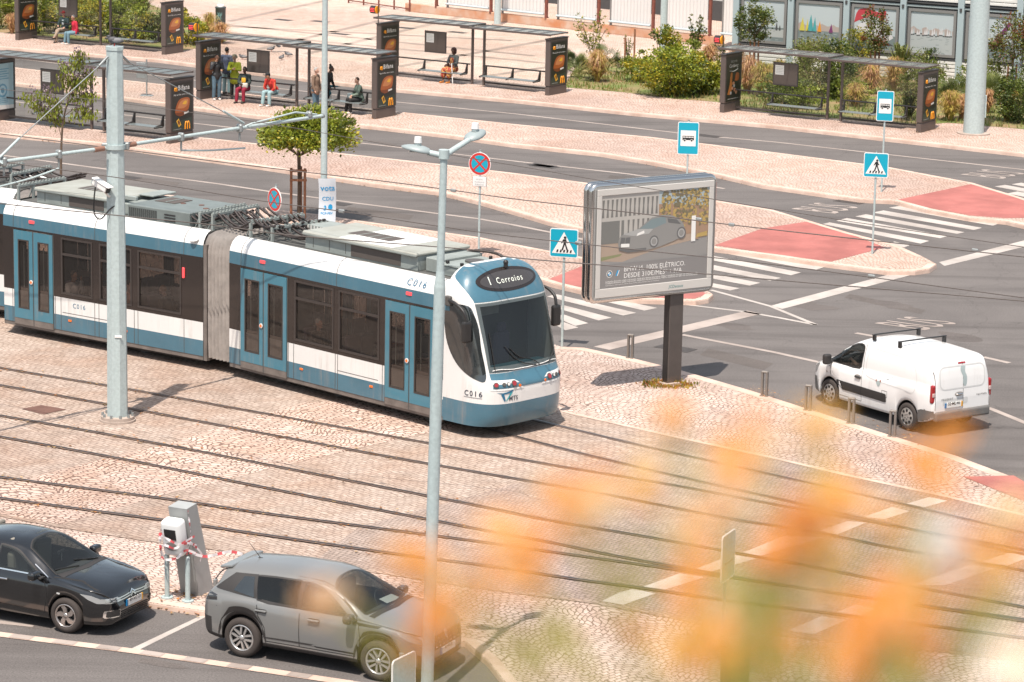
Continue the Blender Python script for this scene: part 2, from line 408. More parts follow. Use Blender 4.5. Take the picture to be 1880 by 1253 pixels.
def strip(mb, pts, wd, z, m, side=0):
    """ribbon of width wd along a ground polyline; side 0 centred, 1 left of travel, -1 right"""
    L, n = [], len(pts)
    for i, p in enumerate(pts):
        d = (pts[min(i+1, n-1)]-pts[max(i-1, 0)]); d.z = 0; d.normalize(); nn = Vector((-d.y, d.x, 0))
        a = {0: -.5, 1: 0, -1: -1}[side]
        q = p+nn*(wd*a); r = p+nn*(wd*(a+1)); L.append(((q.x, q.y, z), (r.x, r.y, z)))
    mb.grid([[a for a, b in L], [b for a, b in L]], m, False)
def kerb(name, pts, wd=.22, h=KZ, side=1, drop=.03):
    """kerb stones: top strip just above the paving, face down to the road"""
    mb = MB(); L = []; n = len(pts)
    for i, p in enumerate(pts):
        d = (pts[min(i+1, n-1)]-pts[max(i-1, 0)]); d.z = 0; d.normalize(); nn = Vector((-d.y, d.x, 0))*side
        L.append([(p.x-nn.x*.02, p.y-nn.y*.02, -.02), (p.x-nn.x*.008, p.y-nn.y*.008, h-.02), (p.x+nn.x*.012, p.y+nn.y*.012, h+.006), (p.x+nn.x*wd, p.y+nn.y*wd, h+.006), (p.x+nn.x*wd, p.y+nn.y*wd, h-drop)])
    mb.grid(L, M_kerb, False); return struct(mb.build(name))
def ext(a, b, k):       # continue the line a->b by k times its length
    return (b[0]+(b[0]-a[0])*k, b[1]+(b[1]-a[1])*k)
# the ground
mb = MB(); mb.poly([(-400, -60, 0), (400, -60, 0), (400, 700, 0), (-400, 700, 0)], M_asph); struct(mb.build('road'))
# far square and its pavement
far_edge = [(-700, -10), (-200, 60), (0, 87), (288, 110), (500, 138), (720, 164), (950, 185), (1165, 208), (1420, 231), (1880, 283), (2400, 345), (3000, 420)]
fe = px(far_edge, KZ)
struct(slab('plaza_paving', fe+[Vector((330, 560, 0)), Vector((-330, 620, 0))], -.05, KZ, M_plaza))
fw = []                                                          # pavement strip beside the road with its fan pattern
mb = MB(); strip(mb, fe, 6.0, KZ+.004, M_islp, 1); struct(mb.build('pavement'))
kerb('kerb', fe, .25, KZ+.004, 1)
# grid bands in the square
M_band = paving('plaza_band', (.44, .36, .31), (.39, .32, .275), (.3, .24, .2), (.12, .12), R(30), (0, 1), .03, .012, None, .4, .3, .2)
mb = MB()
for a, b in (((-60, 25), (940, 75)), ((300, 34), (980, 103)), ((420, 60), (1060, 122)), ((560, 100), (860, 28)), ((680, 132), (1040, 68)), ((420, 40), (640, -8)), ((840, 148), (1110, 108)), ((470, 92), (700, 38))):
    strip(mb, px((a, b), KZ), .42, KZ+.003, M_band)
struct(mb.build('plaza_pattern'))
# island between the two upper roads (people wait here)
i1_far = [(-600, 40), (-200, 94), (0, 121), (225, 147), (480, 176), (725, 205), (950, 229), (1195, 252), (1420, 280), (1630, 307), (1785, 336), (1878, 364), (1960, 392)]
i1_near = [(1960, 432), (1847, 406), (1778, 400), (1701, 385), (1642, 369), (1579, 366), (1400, 340), (1323, 322), (1211, 300), (1103, 282), (940, 265), (827, 249), (682, 232), (470, 213), (357, 198), (255, 184), (130, 166), (0, 150), (-200, 122), (-600, 66)]
slab('traffic_island', px(i1_far+i1_near, KZ), -.05, KZ, M_islp)
kerb('kerb', px(i1_far, KZ), .2, KZ, -1); kerb('kerb', px(i1_near, KZ), .24, KZ, -1)
# second island
i2_far = [(-600, 130), (-200, 192), (0, 221), (184, 239), (383, 254), (480, 265), (590, 278), (810, 302), (950, 319), (1083, 337), (1200, 352), (1312, 368), (1420, 386), (1484, 405), (1560, 428), (1646, 450), (1695, 472)]
i2_near = [(1719, 485), (1706, 494), (1680, 498), (1630, 498), (1525, 485), (1420, 470), (1312, 456), (1200, 437), (1080, 423), (1010, 408), (940, 387), (880, 370), (808, 353), (688, 338), (480, 306), (300, 281), (179, 263), (0, 246), (-200, 222), (-600, 172)]
slab('traffic_island', px(i2_far+i2_near, KZ), -.05, KZ, M_islp)
kerb('kerb', px(i2_far, KZ), .2, KZ, -1); kerb('kerb', px(i2_near, KZ), .24, KZ, -1)
# third island beside the tram
i3_far = [(-500, 255), (-200, 298), (0, 324), (150, 340), (332, 361), (480, 382), (584, 394), (676, 408), (808, 426), (880, 436), (940, 448), (1077, 474), (1180, 499), (1288, 526)]
i3_near = [(1309, 541), (1300, 549), (1277, 553), (1172, 550), (1084, 537), (1017, 521), (940, 497), (700, 450), (400, 410), (0, 360), (-500, 290)]
slab('traffic_island', px(i3_far+i3_near, KZ), -.05, KZ, M_islp)
kerb('kerb', px(i3_far, KZ), .2, KZ, -1); kerb('kerb', px(i3_near[:7], KZ), .22, KZ, -1)
# tactile red crossing strips on the islands
sheet('red_crossing_paving', [px([(1005, 514), (1077, 486), (1165, 508), (1280, 531), (1298, 540), (1275, 549), (1180, 546), (1090, 533), (1030, 520)], KZ)], M_red, KZ+.005)
sheet('red_crossing_paving', [px([(1400, 420), (1484, 407), (1560, 430), (1625, 455), (1525, 481), (1420, 467), (1312, 451)], KZ)], M_red, KZ+.005)
sheet('red_crossing_paving', [px([(1649, 367), (1785, 338), (1876, 366), (1960, 394), (1960, 400), (1845, 401), (1780, 396), (1705, 382)], KZ)], M_red, KZ+.005)
# the tram plaza: one raised sheet from the junction kerb down to the parked cars
pl_top = [(-500, 300), (0, 372), (400, 425), (700, 475), (900, 560), (1015, 632), (1031, 637), (1073, 639), (1165, 659), (1249, 680), (1380, 718), (1560, 776), (1760, 839), (1880, 884), (2150, 985), (2500, 1110)]
pl_bot = [(2600, 1700), (1200, 1500), (985, 1330), (928, 1253), (895, 1212), (855, 1178), (760, 1163), (560, 1144), (382, 1123), (267, 1105), (0, 1064), (-400, 1004)]
slab('tram_plaza', px(pl_top+pl_bot, PZ), -.05, PZ, M_pave)
kerb('kerb', px(pl_top[6:], PZ), .3, PZ, -1); kerb('kerb', px(pl_bot, PZ), .2, PZ, -1)
# track bed: upper edge behind the tram, lower edge beside the pavement
tb_top = [(-300, 420), (0, 470), (420, 560), (800, 690), (1036, 757), (1240, 803), (1440, 846), (1553, 873), (1736, 912), (1880, 947), (2200, 1030)]
tb_bot = [(2200, 1290), (1865, 1212), (1640, 1186), (1479, 1172), (1300, 1148), (1173, 1122), (1097, 1108), (860, 1077), (700, 1052), (480, 1020), (260, 991), (113, 968), (0, 947), (-300, 895)]
sheet('track_bed', [px(tb_top+tb_bot, PZ)], M_sett, PZ+.004)
sheet('granite_paving', [px([(1192, 822), (1240, 803), (1440, 846), (1553, 873), (1736, 912), (1880, 947), (2200, 1030)]+tb_bot[:8]+[(575, 1033), (660, 968)], PZ)], M_gran, PZ+.008)
sheet('crossing_paving', [px([(-60, 905), (46, 880), (184, 845), (304, 817), (383, 791), (470, 766), (560, 740), (700, 735), (840, 775), (830, 787), (740, 805), (480, 865), (419, 881), (319, 904), (275, 917), (208, 936), (113, 964), (-60, 940)], PZ)], M_fan, PZ+.008)
# red tactile corner of the plaza
sheet('red_crossing_paving', [px([(1768, 876), (1861, 874), (1905, 899), (1990, 950), (1880, 921)], PZ)], M_red, PZ+.009)
# edge line of setts beside the track bed
mb = MB(); strip(mb, px(tb_top[4:], PZ), .14, PZ+.012, M_kerb); strip(mb, px(tb_bot, PZ), .16, PZ+.012, M_sett); struct(mb.build('edging'))
# rails
RAILS = dict(
 a1=[(700, 700), (850, 740), (1000, 777), (1192, 823), (1300, 847), (1440, 878), (1617, 918), (1880, 980), (2200, 1055)],
 b1=[(700, 735), (880, 785), (1000, 817), (1096, 841), (1239, 875), (1440, 920), (1600, 957), (1736, 988), (1880, 1020), (2200, 1095)],
 a2=[(-300, 622), (0, 677), (240, 717), (480, 760), (740, 807), (1000, 853), (1239, 893), (1407, 925), (1560, 953), (1704, 979), (1880, 1012), (2200, 1080)],
 b2=[(-300, 655), (0, 709), (240, 752), (480, 797), (740, 845), (1000, 890), (1120, 911), (1335, 953), (1504, 980), (1640, 1008), (1832, 1041), (2200, 1110)],
 a3=[(-300, 716), (0, 765), (240, 807), (480, 853), (860, 927), (1001, 956), (1184, 987), (1350, 1017), (1479, 1040), (1639, 1072), (1880, 1117), (2200, 1180)],
 b3=[(-300, 755), (0, 804), (240, 848), (480, 896), (860, 970), (1001, 996), (1142, 1025), (1350, 1062), (1479, 1083), (1594, 1100), (1880, 1140), (2200, 1190)],
 a4=[(-300, 834), (0, 878), (319, 920), (480, 944), (860, 994), (1001, 1014), (1142, 1034), (1350, 1064), (1600, 1101), (1880, 1143), (2200, 1192)],
 b4=[(-300, 872), (0, 917), (304, 958), (480, 984), (737, 1021), (900, 1042), (1057, 1066), (1184, 1083), (1350, 1107), (1543, 1131), (1720, 1153), (1880, 1174), (2200, 1215)])
def groundcurve(pts, z):
    P = spl([Q(u, v, z) for u, v in pts], 6)
    return P
mb = MB()
for i, (k, pts) in enumerate(RAILS.items()):
    P = groundcurve(pts, PZ)
    strip(mb, P, .13, PZ+.014+.003*i, M_rail); strip(mb, P, .04, PZ+.0375+.0012*i, M_groove)
struct(mb.build('tram_rails'))
# covers set in the ground
M_rust = mat('rusty_plate', (.155, .078, .058), .7, var=.3, vs=5)
mb = MB(); mb.poly([(p.x, p.y, PZ+.014) for p in px([(40, 752), (76, 745), (122, 753), (80, 762)], PZ)], M_rust); struct(mb.build('ground_cover_plate'))
M_grate = mat('drain_iron', (.06, .05, .045), .6, var=.3, vs=8)
mb = MB()
for u, v, z in ((617, 374, 0), (995, 304, 0), (1000, 306, 0), (1300, 250, 0), (1560, 371, 0), (520, 37, KZ), (588, 40, KZ), (625, 63, KZ), (745, 52, KZ), (840, 60, KZ), (980, 62, KZ), (232, 326, 0), (1240, 640, 0), (1085, 365, 0)):
    c = Q(u, v, z); a = R(-36); cx, sx = math.cos(a), math.sin(a)
    mb.poly([(c.x+cx*i*.5-sx*j*.25, c.y+sx*i*.5+cx*j*.25, z+.007) for i, j in ((-1, -1), (1, -1), (1, 1), (-1, 1))], M_grate)
struct(mb.build('drain_covers'))
# repaired and stained strips of asphalt
M_patch = asphalt_mat('repair_asphalt', (.128, .110, .101), (.108, .094, .087)); M_oil = asphalt_mat('stained_asphalt', (.115, .10, .094), (.14, .122, .113))
sheet('road_patch', [px(q_) for q_ in ([(640, 380), (760, 396), (752, 404), (632, 388)], [(1300, 640), (1420, 668), (1402, 680), (1285, 652)], [(200, 318), (330, 336), (326, 341), (196, 323)], [(1560, 540), (1700, 570), (1690, 577), (1550, 547)], [(1120, 322), (1230, 338), (1226, 343), (1116, 327)])], M_patch, .0022)
rs_ = random.Random(2); st_ = []
for u_, v_, a_, b_ in ((880, 381, 34, 5), (905, 372, 22, 3), (860, 300, 40, 3), (1480, 560, 60, 9), (1640, 560, 40, 8), (1760, 620, 50, 9), (300, 1220, 60, 8), (520, 1210, 50, 7), (1350, 600, 40, 6), (60, 1150, 40, 6), (1010, 330, 36, 3), (700, 215 if 0 else 262, 30, 2)):
    st_.append(px([(u_+a_*math.cos(k*.4488)*rs_.uniform(.6, 1.1), v_+b_*math.sin(k*.4488)*rs_.uniform(.6, 1.1)+a_*math.cos(k*.4488)*.12) for k in range(14)]))
sheet('road_stain', st_, M_oil, .0032)
# ------------------------------------------------------------------ painted markings
mb = MB()
def line(pts, wd, m=M_white, z=.005): strip(mb, px(pts), wd, z, m)
def quad(pts, m=M_white, z=.005, zz=0.0): mb.poly([(p.x, p.y, z+zz) for p in px(pts, zz)], m)
line([(-300, 65), (0, 104), (350, 147), (540, 166), (720, 187), (950, 210), (1282, 249), (1420, 261), (1600, 281), (1880, 312), (2100, 338)], .17, M_white2)
line([(-200, 158), (0, 184), (357, 227), (480, 241), (618, 258), (748, 273), (950, 297), (1038, 307), (1154, 320), (1240, 333), (1330, 347)], .17, M_white2)
line([(-200, 258), (0, 285), (194, 311), (400, 338), (494, 352), (584, 364), (650, 373), (806, 393), (877, 402), (940, 413), (1010, 427), (1075, 441)], .17, M_white2)
for q in ([(1632, 382), (1655, 378), (1834, 411), (1823, 415)], [(1602, 391), (1622, 387), (1803, 419), (1788, 423)], [(1570, 398), (1590, 394), (1771, 427), (1757, 430)], [(1535, 406), (1555, 401), (1740, 434), (1726, 438)], [(1510, 412), (1523, 409), (1706, 443), (1690, 448)], [(1630, 449), (1642, 444), (1670, 451), (1660, 455)]): quad(q)
for q in ([(1826, 343), (1845, 340), (1990, 366), (1975, 371)], [(1849, 356), (1868, 352), (1990, 376), (1975, 380)], [(1857, 339), (1875, 336), (1990, 358), (1980, 361)]): quad(q)
for k, (r0, r1) in enumerate((((1513, 491), (1495, 497)), ((1471, 501), (1452, 506)), ((1434, 511), (1414, 516)), ((1396, 520), (1376, 525)), ((1358, 530), (1340, 534)))):
    dx = 190; dy = 36; quad([(r0[0]-dx, r0[1]-dy), r0, r1, (r1[0]-dx, r1[1]-dy)])
for l, r in (((1088, 541), (1207, 566)), ((1022, 541), (1168, 575)), ((1035, 561), (1123, 584)), ((1035, 578), (1080, 594)), ((1035, 592), (1062, 602))):
    quad([l, r, (r[0]-24, r[1]+5), (l[0]-18, l[1]+4)])
quad([(1724, 482), (1734, 489), (1900, 449), (1900, 437)]); quad([(1631, 505), (1671, 506), (1436, 568), (1415, 562)])
quad([(1372, 571), (1398, 577), (1119, 643), (1090, 637)], M_white2)
line([(1305, 533), (1415, 563), (1498, 597)], .14); line([(1252, 559), (1368, 573), (1430, 584), (1498, 597)], .14)
line([(1252, 615), (1420, 647), (1505, 666), (1640, 701), (1819, 751), (1880, 776), (2050, 840)], .17, M_white2)
line([(1571, 612), (1640, 624)], .17, M_white2); line([(1805, 656), (1853, 667)], .17, M_white2)
def ground_text(t, bl, tl, br):
    vs, fs, x0, x1, y0, y1 = text_geo(t); o = Q(*bl); y = Q(*tl)-o; x = Q(*br)-o
    mb.add([(o+x*((a-x0)/(x1-x0))+y*((b-y0)/(y1-y0))+Vector((0, 0, .006))) for a, b in vs], fs, M_white2)
ground_text('BUS', (1700, 607), (1604, 594), (1762, 594))
ground_text('BUS', (1534, 393), (1452, 384), (1580, 381))
ground_text('BUS', (1842, 329), (1762, 321), (1886, 319))
# parking bay lines and the row of stones between bay and road
quad([(371, 1130), (383, 1131), (247, 1198), (234, 1195)], M_white)
quad([(-20, 1139), (0, 1140), (62, 1149), (60, 1152), (-20, 1144)], M_white2)
struct(mb.build('road_markings'))
M_white3 = paint_mat('crossing_paint', (.62, .55, .50), (.38, .32, .285))
mb = MB()
for row in ([(1105, 1105), (1136, 1090), (1161, 1083), (1203, 1091), (1144, 1112)], [(1180, 1079), (1248, 1054), (1295, 1061), (1218, 1085)], [(1279, 1045), (1345, 1020), (1388, 1027), (1302, 1052)], [(1362, 1017), (1440, 985), (1512, 988), (1390, 1024)], [(1504, 976), (1556, 958), (1590, 961), (1537, 983)], [(1587, 950), (1638, 932), (1670, 940), (1623, 955)], [(1665, 926), (1706, 914), (1739, 921), (1697, 933)],
            [(1447, 1159), (1508, 1133), (1554, 1140), (1494, 1166)], [(1527, 1129), (1572, 1111), (1607, 1119), (1569, 1136)], [(1617, 1096), (1656, 1083), (1694, 1090), (1656, 1103)], [(1672, 1076), (1781, 1038), (1826, 1045), (1736, 1076)], [(1800, 1034), (1850, 1017), (1900, 1020), (1850, 1040)]):
    mb.poly([(p.x, p.y, PZ+.013) for p in px(row, PZ)], M_white3)
struct(mb.build('crossing_markings'))
slabpts = px([(-300, 1122), (0, 1166), (240, 1196), (480, 1231), (620, 1252), (900, 1294)])
mb = MB(); strip(mb, slabpts, .24, .012, M_kerb)
for j in range(len(slabpts)-1):
    a, b = slabpts[j], slabpts[j+1]; n = max(1, round((b-a).length/.95)); d = (b-a).normalized()
    for i in range(n):
        q = a.lerp(b, (i+.5)/n); strip(mb, [q-d*.2, q+d*.2], .2, .018, M_white2)
struct(mb.build('bay_edging'))
# ------------------------------------------------------------------ the tram
T_blue = mat('tram_blue', (.055, .150, .208), .35, coat=.5, var=.14, vs=1.3)
T_white = mat('tram_white', (.70, .695, .68), .35, coat=.4, var=.07, vs=.9)
T_door = mat('tram_door_blue', (.052, .180, .245), .38, coat=.4, var=.10, vs=1.1)
T_dark = mat('tram_dark_band', (.024, .018, .016), .25, coat=.2)
T_skirt = mat('tram_dirty_skirt', (.17, .145, .13), .6, var=.35, vs=3)
T_roof = mat('roof_deck', (.10, .10, .095), .8, var=.3, vs=2)
T_box = mat('roof_equipment', (.27, .30, .285), .55, .0, var=.2, vs=2.2)
T_boxtop = mat('equipment_lid', (.33, .34, .31), .6, var=.18, vs=1.5, dark=(.27, .27, .235))
T_boxwht = mat('equipment_lid_white', (.70, .69, .66), .5)
T_vent = mat('vent_mesh', (.085, .07, .062), .7)
T_cable = mat('cable_rubber', (.035, .026, .024), .55)
T_glass = glass('tram_glass', (.52, .46, .42), .10)
T_cab = mat('cab_glass', (.022, .028, .030), .04, coat=1.0, var=.5, vs=.8, spec=.8)
T_inter = mat('tram_interior', (.42, .38, .35), .8)
T_seat = mat('seat_fabric', (.10, .08, .12), .9)
for _m in (T_blue, T_white, T_door): dirty(_m, .30)
T_frame = mat('window_frame', (.042, .034, .031), .4)
T_bell = mat('bellows_fabric', (.44, .40, .37), .75, var=.25, vs=4)
T_redl = mat('side_light_red', (.55, .02, .03), .4, emit=(1, .1, .1), es=.8)
T_oran = mat('side_marker_orange', (.75, .16, .02), .4)
T_led = mat('led_letters', (.75, .78, .7), .5, emit=(.85, .9, .8), es=.12)
T_lamp = mat('lamp_glass', (.6, .58, .55), .1, coat=1)
T_lampr = mat('lamp_red', (.30, .012, .015), .2, coat=1)
T_text = mat('tram_lettering', (.02, .13, .23), .5)
T_textd = mat('tram_lettering_dark', (.05, .06, .08), .5)
T_teal = mat('logo_teal', (.02, .35, .38), .5)
T_gray = mat('rubber_grey', (.08, .075, .07), .6)
ZB, Z1, Z2, Z3, Z4, Z5 = .25, .73, 1.17, 2.74, 3.03, 3.36
HW = 1.325
COVE = [(1.325, Z3), (1.322, 2.9), (1.315, Z4), (1.285, 3.13), (1.225, 3.23), (1.14, 3.31), (1.02, 3.36), (.97, 3.33)]
A1 = Q(421, 673, .35); B1 = Q(789, 767, .35); h1 = heading(A1, B1)
A2 = Q(26, 597, .35); B2 = Q(373, 662, .35); h2 = heading(A2, B2)
def frame(A, h):
    n = Vector((-math.sin(h), math.cos(h), 0)); o = A+n*HW; return Vector((o.x, o.y, PZ))
o1, o2 = frame(A1, h1), frame(A2, h2)
tram = thing('tram', 'blue and white articulated tram with dark windows rounding the curve on the cobbled track', 'tram', o1, h1)
L1 = 7.2
def module(L, doors, wins, dark_ends, M, walls=(True, True)):
    """body shell of one tram section, doors and windows as parts; M places it in the tram's own space"""
    body = MB(); parts = []
    for sgn in (-1, 1):
        y = sgn*HW
        def q(x0, x1, z0, z1, m, yy=y, tgt=body):
            p = [(x0, yy, z0), (x1, yy, z0), (x1, yy, z1), (x0, yy, z1)]
            tgt.add(p if sgn < 0 else p[::-1], [(0, 1, 2, 3)], m, M)
        # skirt, colour bands
        q(0, L, ZB-.0, ZB+.10, T_skirt, sgn*(HW-.012)); q(0, L, ZB+.10, Z1, T_blue); q(0, L, Z1, Z2, T_white)
        xs = sorted(set([0, L]+[a for d in doors for a in d]+[a for w_ in wins for a in w_]))
        for i in range(len(xs)-1):
            a, b = xs[i], xs[i+1]; mid = (a+b)/2
            inw = any(w_[0] < mid < w_[1] for w_ in wins); ind = any(d[0] < mid < d[1] for d in doors)
            if not inw and not ind: q(a, b, Z2, Z3, T_dark)
            if inw: q(a, b, Z2, Z2+.09, T_dark); q(a, b, Z3-.07, Z3, T_dark)
            if ind: q(a, b, Z3-.05, Z3, T_dark)
        rows = [[(x, sgn*cy, cz) for cy, cz in COVE] for x in (0, L)]
        if sgn > 0: rows = rows[::-1]
        body.grid([[r[i] for i in (0, 1, 2)] for r in rows], T_blue, True, M)
        body.grid([[r[i] for i in range(2, len(COVE))] for r in rows], T_white, True, M)
        for w_ in wins:
            x0, x1 = w_
            f = MB(); z0, z1 = Z2+.09, Z3-.07; yo = sgn*(HW-.01)
            fw_ = .05
            for a, b, c_, d in ((x0, x0+fw_, z0, z1), (x1-fw_, x1, z0, z1), (x0+fw_, x1-fw_, z0, z0+.045), (x0+fw_, x1-fw_, z1-.045, z1), (x0+fw_, x1-fw_, z1-.44, z1-.385)):
                f.box2((a, yo-.02, c_), (b, yo+.02, d), T_frame, 0, M)
            gp_ = [(x0+.02, yo-sgn*.012, z0+.02), (x1-.02, yo-sgn*.012, z0+.02), (x1-.02, yo-sgn*.012, z1-.02), (x0+.02, yo-sgn*.012, z1-.02)]
            g = MB(); g.poly(gp_ if sgn < 0 else gp_[::-1], T_glass, M)
            parts.append(('window', f, [('pane', g)]))
        for d in doors:
            m_ = (d[0]+d[1])/2
            for a, b in ((d[0]+.03, m_-.02), (m_+.02, d[1]-.03)):
                z0, z1 = ZB+.06, Z3-.06; f = MB(); ya, yb = sgn*(HW-.02), sgn*(HW+.022)
                gx0, gx1, gz0, gz1 = a+.14, b-.12, .72, 2.46
                for c_ in ((a, gx0, z0+.16, z1), (gx1, b, z0+.16, z1), (gx0, gx1, z0+.16, gz0), (gx0, gx1, gz1, z1)): f.box2((c_[0], ya, c_[2]), (c_[1], yb, c_[3]), T_door, 0, M)
                f.box2((a, ya, z0), (b, yb-sgn*.006, z0+.158), T_skirt, 0, M)
                t = .035
                for c_ in ((gx0, gx0+t, gz0, gz1), (gx1-t, gx1, gz0, gz1), (gx0+t, gx1-t, gz0, gz0+t), (gx0+t, gx1-t, gz1-t, gz1)): f.box2((c_[0], ya, c_[2]), (c_[1], yb+sgn*.004, c_[3]), T_frame, 0, M)
                g = MB(); yg = sgn*(HW+.004); pg = [(gx0, yg, gz0), (gx1, yg, gz0), (gx1, yg, gz1), (gx0, yg, gz1)]
                g.poly(pg if sgn < 0 else pg[::-1], T_glass, M)
                hb = MB(); hb.cyl((gx0+.10, yg-sgn*.09, .95), (gx0+.10, yg-sgn*.09, 2.3), .014, M_galv, n=8, M=M)
                sub = [('pane', g), ('handrail', hb)]
                parts.append(('door', f, sub))
            q(d[0], d[0]+.03, ZB+.06, Z3-.05, T_gray, sgn*(HW+.004)); q(d[1]-.03, d[1], ZB+.06, Z3-.05, T_gray, sgn*(HW+.004)); q(m_-.02, m_+.02, ZB+.06, Z3-.05, T_gray, sgn*(HW+.012))
            b_ = MB(); b_.cyl((m_-.06, sgn*(HW+.03), 1.42), (m_-.06, sgn*(HW+.045), 1.42), .055, M_wht, n=12, M=M); b_.cyl((m_-.06, sgn*(HW+.04), 1.42), (m_-.06, sgn*(HW+.052), 1.42), .035, T_oran, n=12, M=M)
            if sgn < 0: parts.append(('door_button', b_, []))
            l_ = MB(); l_.box((m_-.05, sgn*(HW+.004), 2.93), (.17, .03, .07), T_redl, .006, M); parts.append(('door_light', l_, []))
    # floor, roof deck, ends
    body.poly([(0, -HW+.01, .40), (0, HW-.01, .40), (L, HW-.01, .40), (L, -HW+.01, .40)], T_inter, M)
    body.poly([(0, -.98, 3.30), (L, -.98, 3.30), (L, .98, 3.30), (0, .98, 3.30)], T_roof, M)
    body.poly([(0, -.98, 3.14), (0, .98, 3.14), (L, .98, 3.14), (L, -.98, 3.14)], T_inter, M)
    for s_ in (-1, 1):
        body.poly([(0.02, s_*(HW-.02), .40), (L-.02, s_*(HW-.02), .40), (L-.02, s_*(HW-.02), Z2+.07), (0.02, s_*(HW-.02), Z2+.07)], T_inter, M)
    body.box2((.3, -1.0, .12), (L-.3, 1.0, .32), M_black, 0, M)
    for x in (0.0, L):
        body.poly([(x, s*a, b) for s, a, b in [(-1, .97, 3.33), (-1, 1.14, 3.31), (-1, 1.315, Z4), (-1, HW, Z2), (-1, HW, ZB)]]+[(x, -.75, ZB), (x, -.75, 2.5), (x, .75, 2.5), (x, .75, ZB)]+[(x, s*a, b) for s, a, b in [(1, HW, ZB), (1, HW, Z2), (1, 1.315, Z4), (1, 1.14, 3.31), (1, .97, 3.33)]], T_gray, M)
    return body, parts
def attach(parent, parts):
    for name, mb, sub in parts:
        o = mb.build(name, parent)
        for n2, m2 in sub: m2.build(n2, o)
M1 = Matrix.Identity(4)
M2 = Matrix.Translation(o1).__matmul__(Matrix.Rotation(h1, 4, 'Z')).inverted() @ (Matrix.Translation(o2) @ Matrix.Rotation(h2, 4, 'Z'))
seams = MB()
def seat_row(mb, x, M, face=1):
    for y in (-.98, -.52, .52, .98):
        mb.box((x, y, .86), (.44, .42, .08), T_seat, .03, M); mb.box((x-face*.22, y, 1.22), (.07, .42, .68), T_seat, .03, M)
# front section
body, parts = module(L1, [(.40, 2.07), (5.33, 6.95)], [(2.30, 3.64), (3.80, 5.15)], None, M1)
for x, f in ((2.7, 1), (3.5, -1), (4.1, 1), (4.9, -1)): seat_row(body, x, M1, f)
sec = [body]
body_o = body.build('front_section', tram); attach(tram, parts)
# middle section, -0.3 to 6.26 along its own axis
M2s = M2 @ Matrix.Translation((-.33, 0, 0)); L2 = 6.58
body2, parts2 = module(L2, [(.35, 1.72)], [(1.97, 3.02), (3.24, 4.31), (4.50, 5.90)], None, M2s)
for x, f in ((2.2, 1), (2.9, -1), (3.5, 1), (4.2, -1), (4.9, 1), (5.6, -1)): seat_row(body2, x, M2s, f)
b2o = body2.build('middle_section', tram); attach(tram, parts2)
# the section behind it, only its first metres matter here
M3 = M2 @ Matrix.Translation((-7.2, .45, 0)) @ Matrix.Rotation(R(7), 4, 'Z') @ Matrix.Translation((0, 0, 0))
body3, parts3 = module(5.9, [(.4, 2.0)], [(2.3, 3.6), (3.8, 5.1)], None, M3)
body3.build('rear_section', tram); attach(tram, parts3)
# bellows
def bell(Ma, Mb, n=7):
    sec_ = [(HW-.05, .32), (HW-.03, .8), (HW-.03, 2.9), (HW-.08, 3.12), (1.14, 3.26), (.9, 3.32), (0, 3.34)]
    sec_ = [(-y, z) for y, z in sec_]+[(y, z) for y, z in sec_[-2::-1]]
    mb = MB(); rows = []
    for i in range(2*n+1):
        t = i/(2*n); k = 1.0 if i % 2 == 0 else .87
        row = []
        for y, z in sec_:
            a = Ma @ Vector((0, y*k, 1.6+(z-1.6)*(k if z > 1.6 else 1))); b = Mb @ Vector((0, y*k, 1.6+(z-1.6)*(k if z > 1.6 else 1)))
            row.append(a.lerp(b, t))
        rows.append(row)
    mb.grid(rows, T_bell, False); 
    ring = MB()
    c = [Ma @ Vector((0, y*1.004, z)) for y, z in sec_[:7]]
    mb.box2((0, -HW-.004, .25), (.10, -HW+.3, 3.05), T_skirt, 0, Ma)
    return mb
bell(M2s @ Matrix.Translation((L2+.02, 0, 0)), M1 @ Matrix.Translation((-.02, 0, 0))).build('bellows', tram)
bell(M3 @ Matrix.Translation((5.92, 0, 0)), M2s @ Matrix.Translation((-.02, 0, 0)), 7).build('bellows', tram)
# nose
WZ = [(.2, 1.30), (.3, 1.325), (2.74, 1.325), (2.9, 1.322), (3.03, 1.315), (3.13, 1.29), (3.25, 1.24), (3.40, 1.15), (3.52, 1.03), (3.60, .90), (3.66, .72), (3.69, .50)]
LZ = [(.28, 1.32), (.40, 1.41), (.83, 1.45), (1.15, 1.45), (1.46, 1.30), (2.0, 1.15), (2.5, .99), (2.98, .82), (3.2, .71), (3.4, .60), (3.55, .47), (3.63, .33), (3.69, .12)]
def nose_pt(th, z, n=4.0):
    w_, l_ = interp(WZ, z), interp(LZ, z); c_, s_ = max(0, math.cos(th)), math.sin(th)
    return Vector((L1+l_*c_**(2/n), math.copysign(w_*abs(s_)**(2/n), s_), z))
zs = [.28, .40, .56, .70, .80, 1.0, 1.1, 1.25, 1.42, 1.6, 1.8, 2.0, 2.2, 2.35, 2.5, 2.62, 2.74, 2.88, 3.03, 3.13, 3.25, 3.33, 3.40, 3.46, 3.52, 3.57, 3.60, 3.63, 3.66, 3.69]
NT = 72
ths = [R(-90)+R(180)*i/NT for i in range(NT+1)]
rows = [[nose_pt(t, z) for t in ths] for z in zs]
nm = MB()
k = zs.index(.80)
nm.grid(rows[:k+1], T_blue, True); nm.grid(rows[k:], T_white, True)
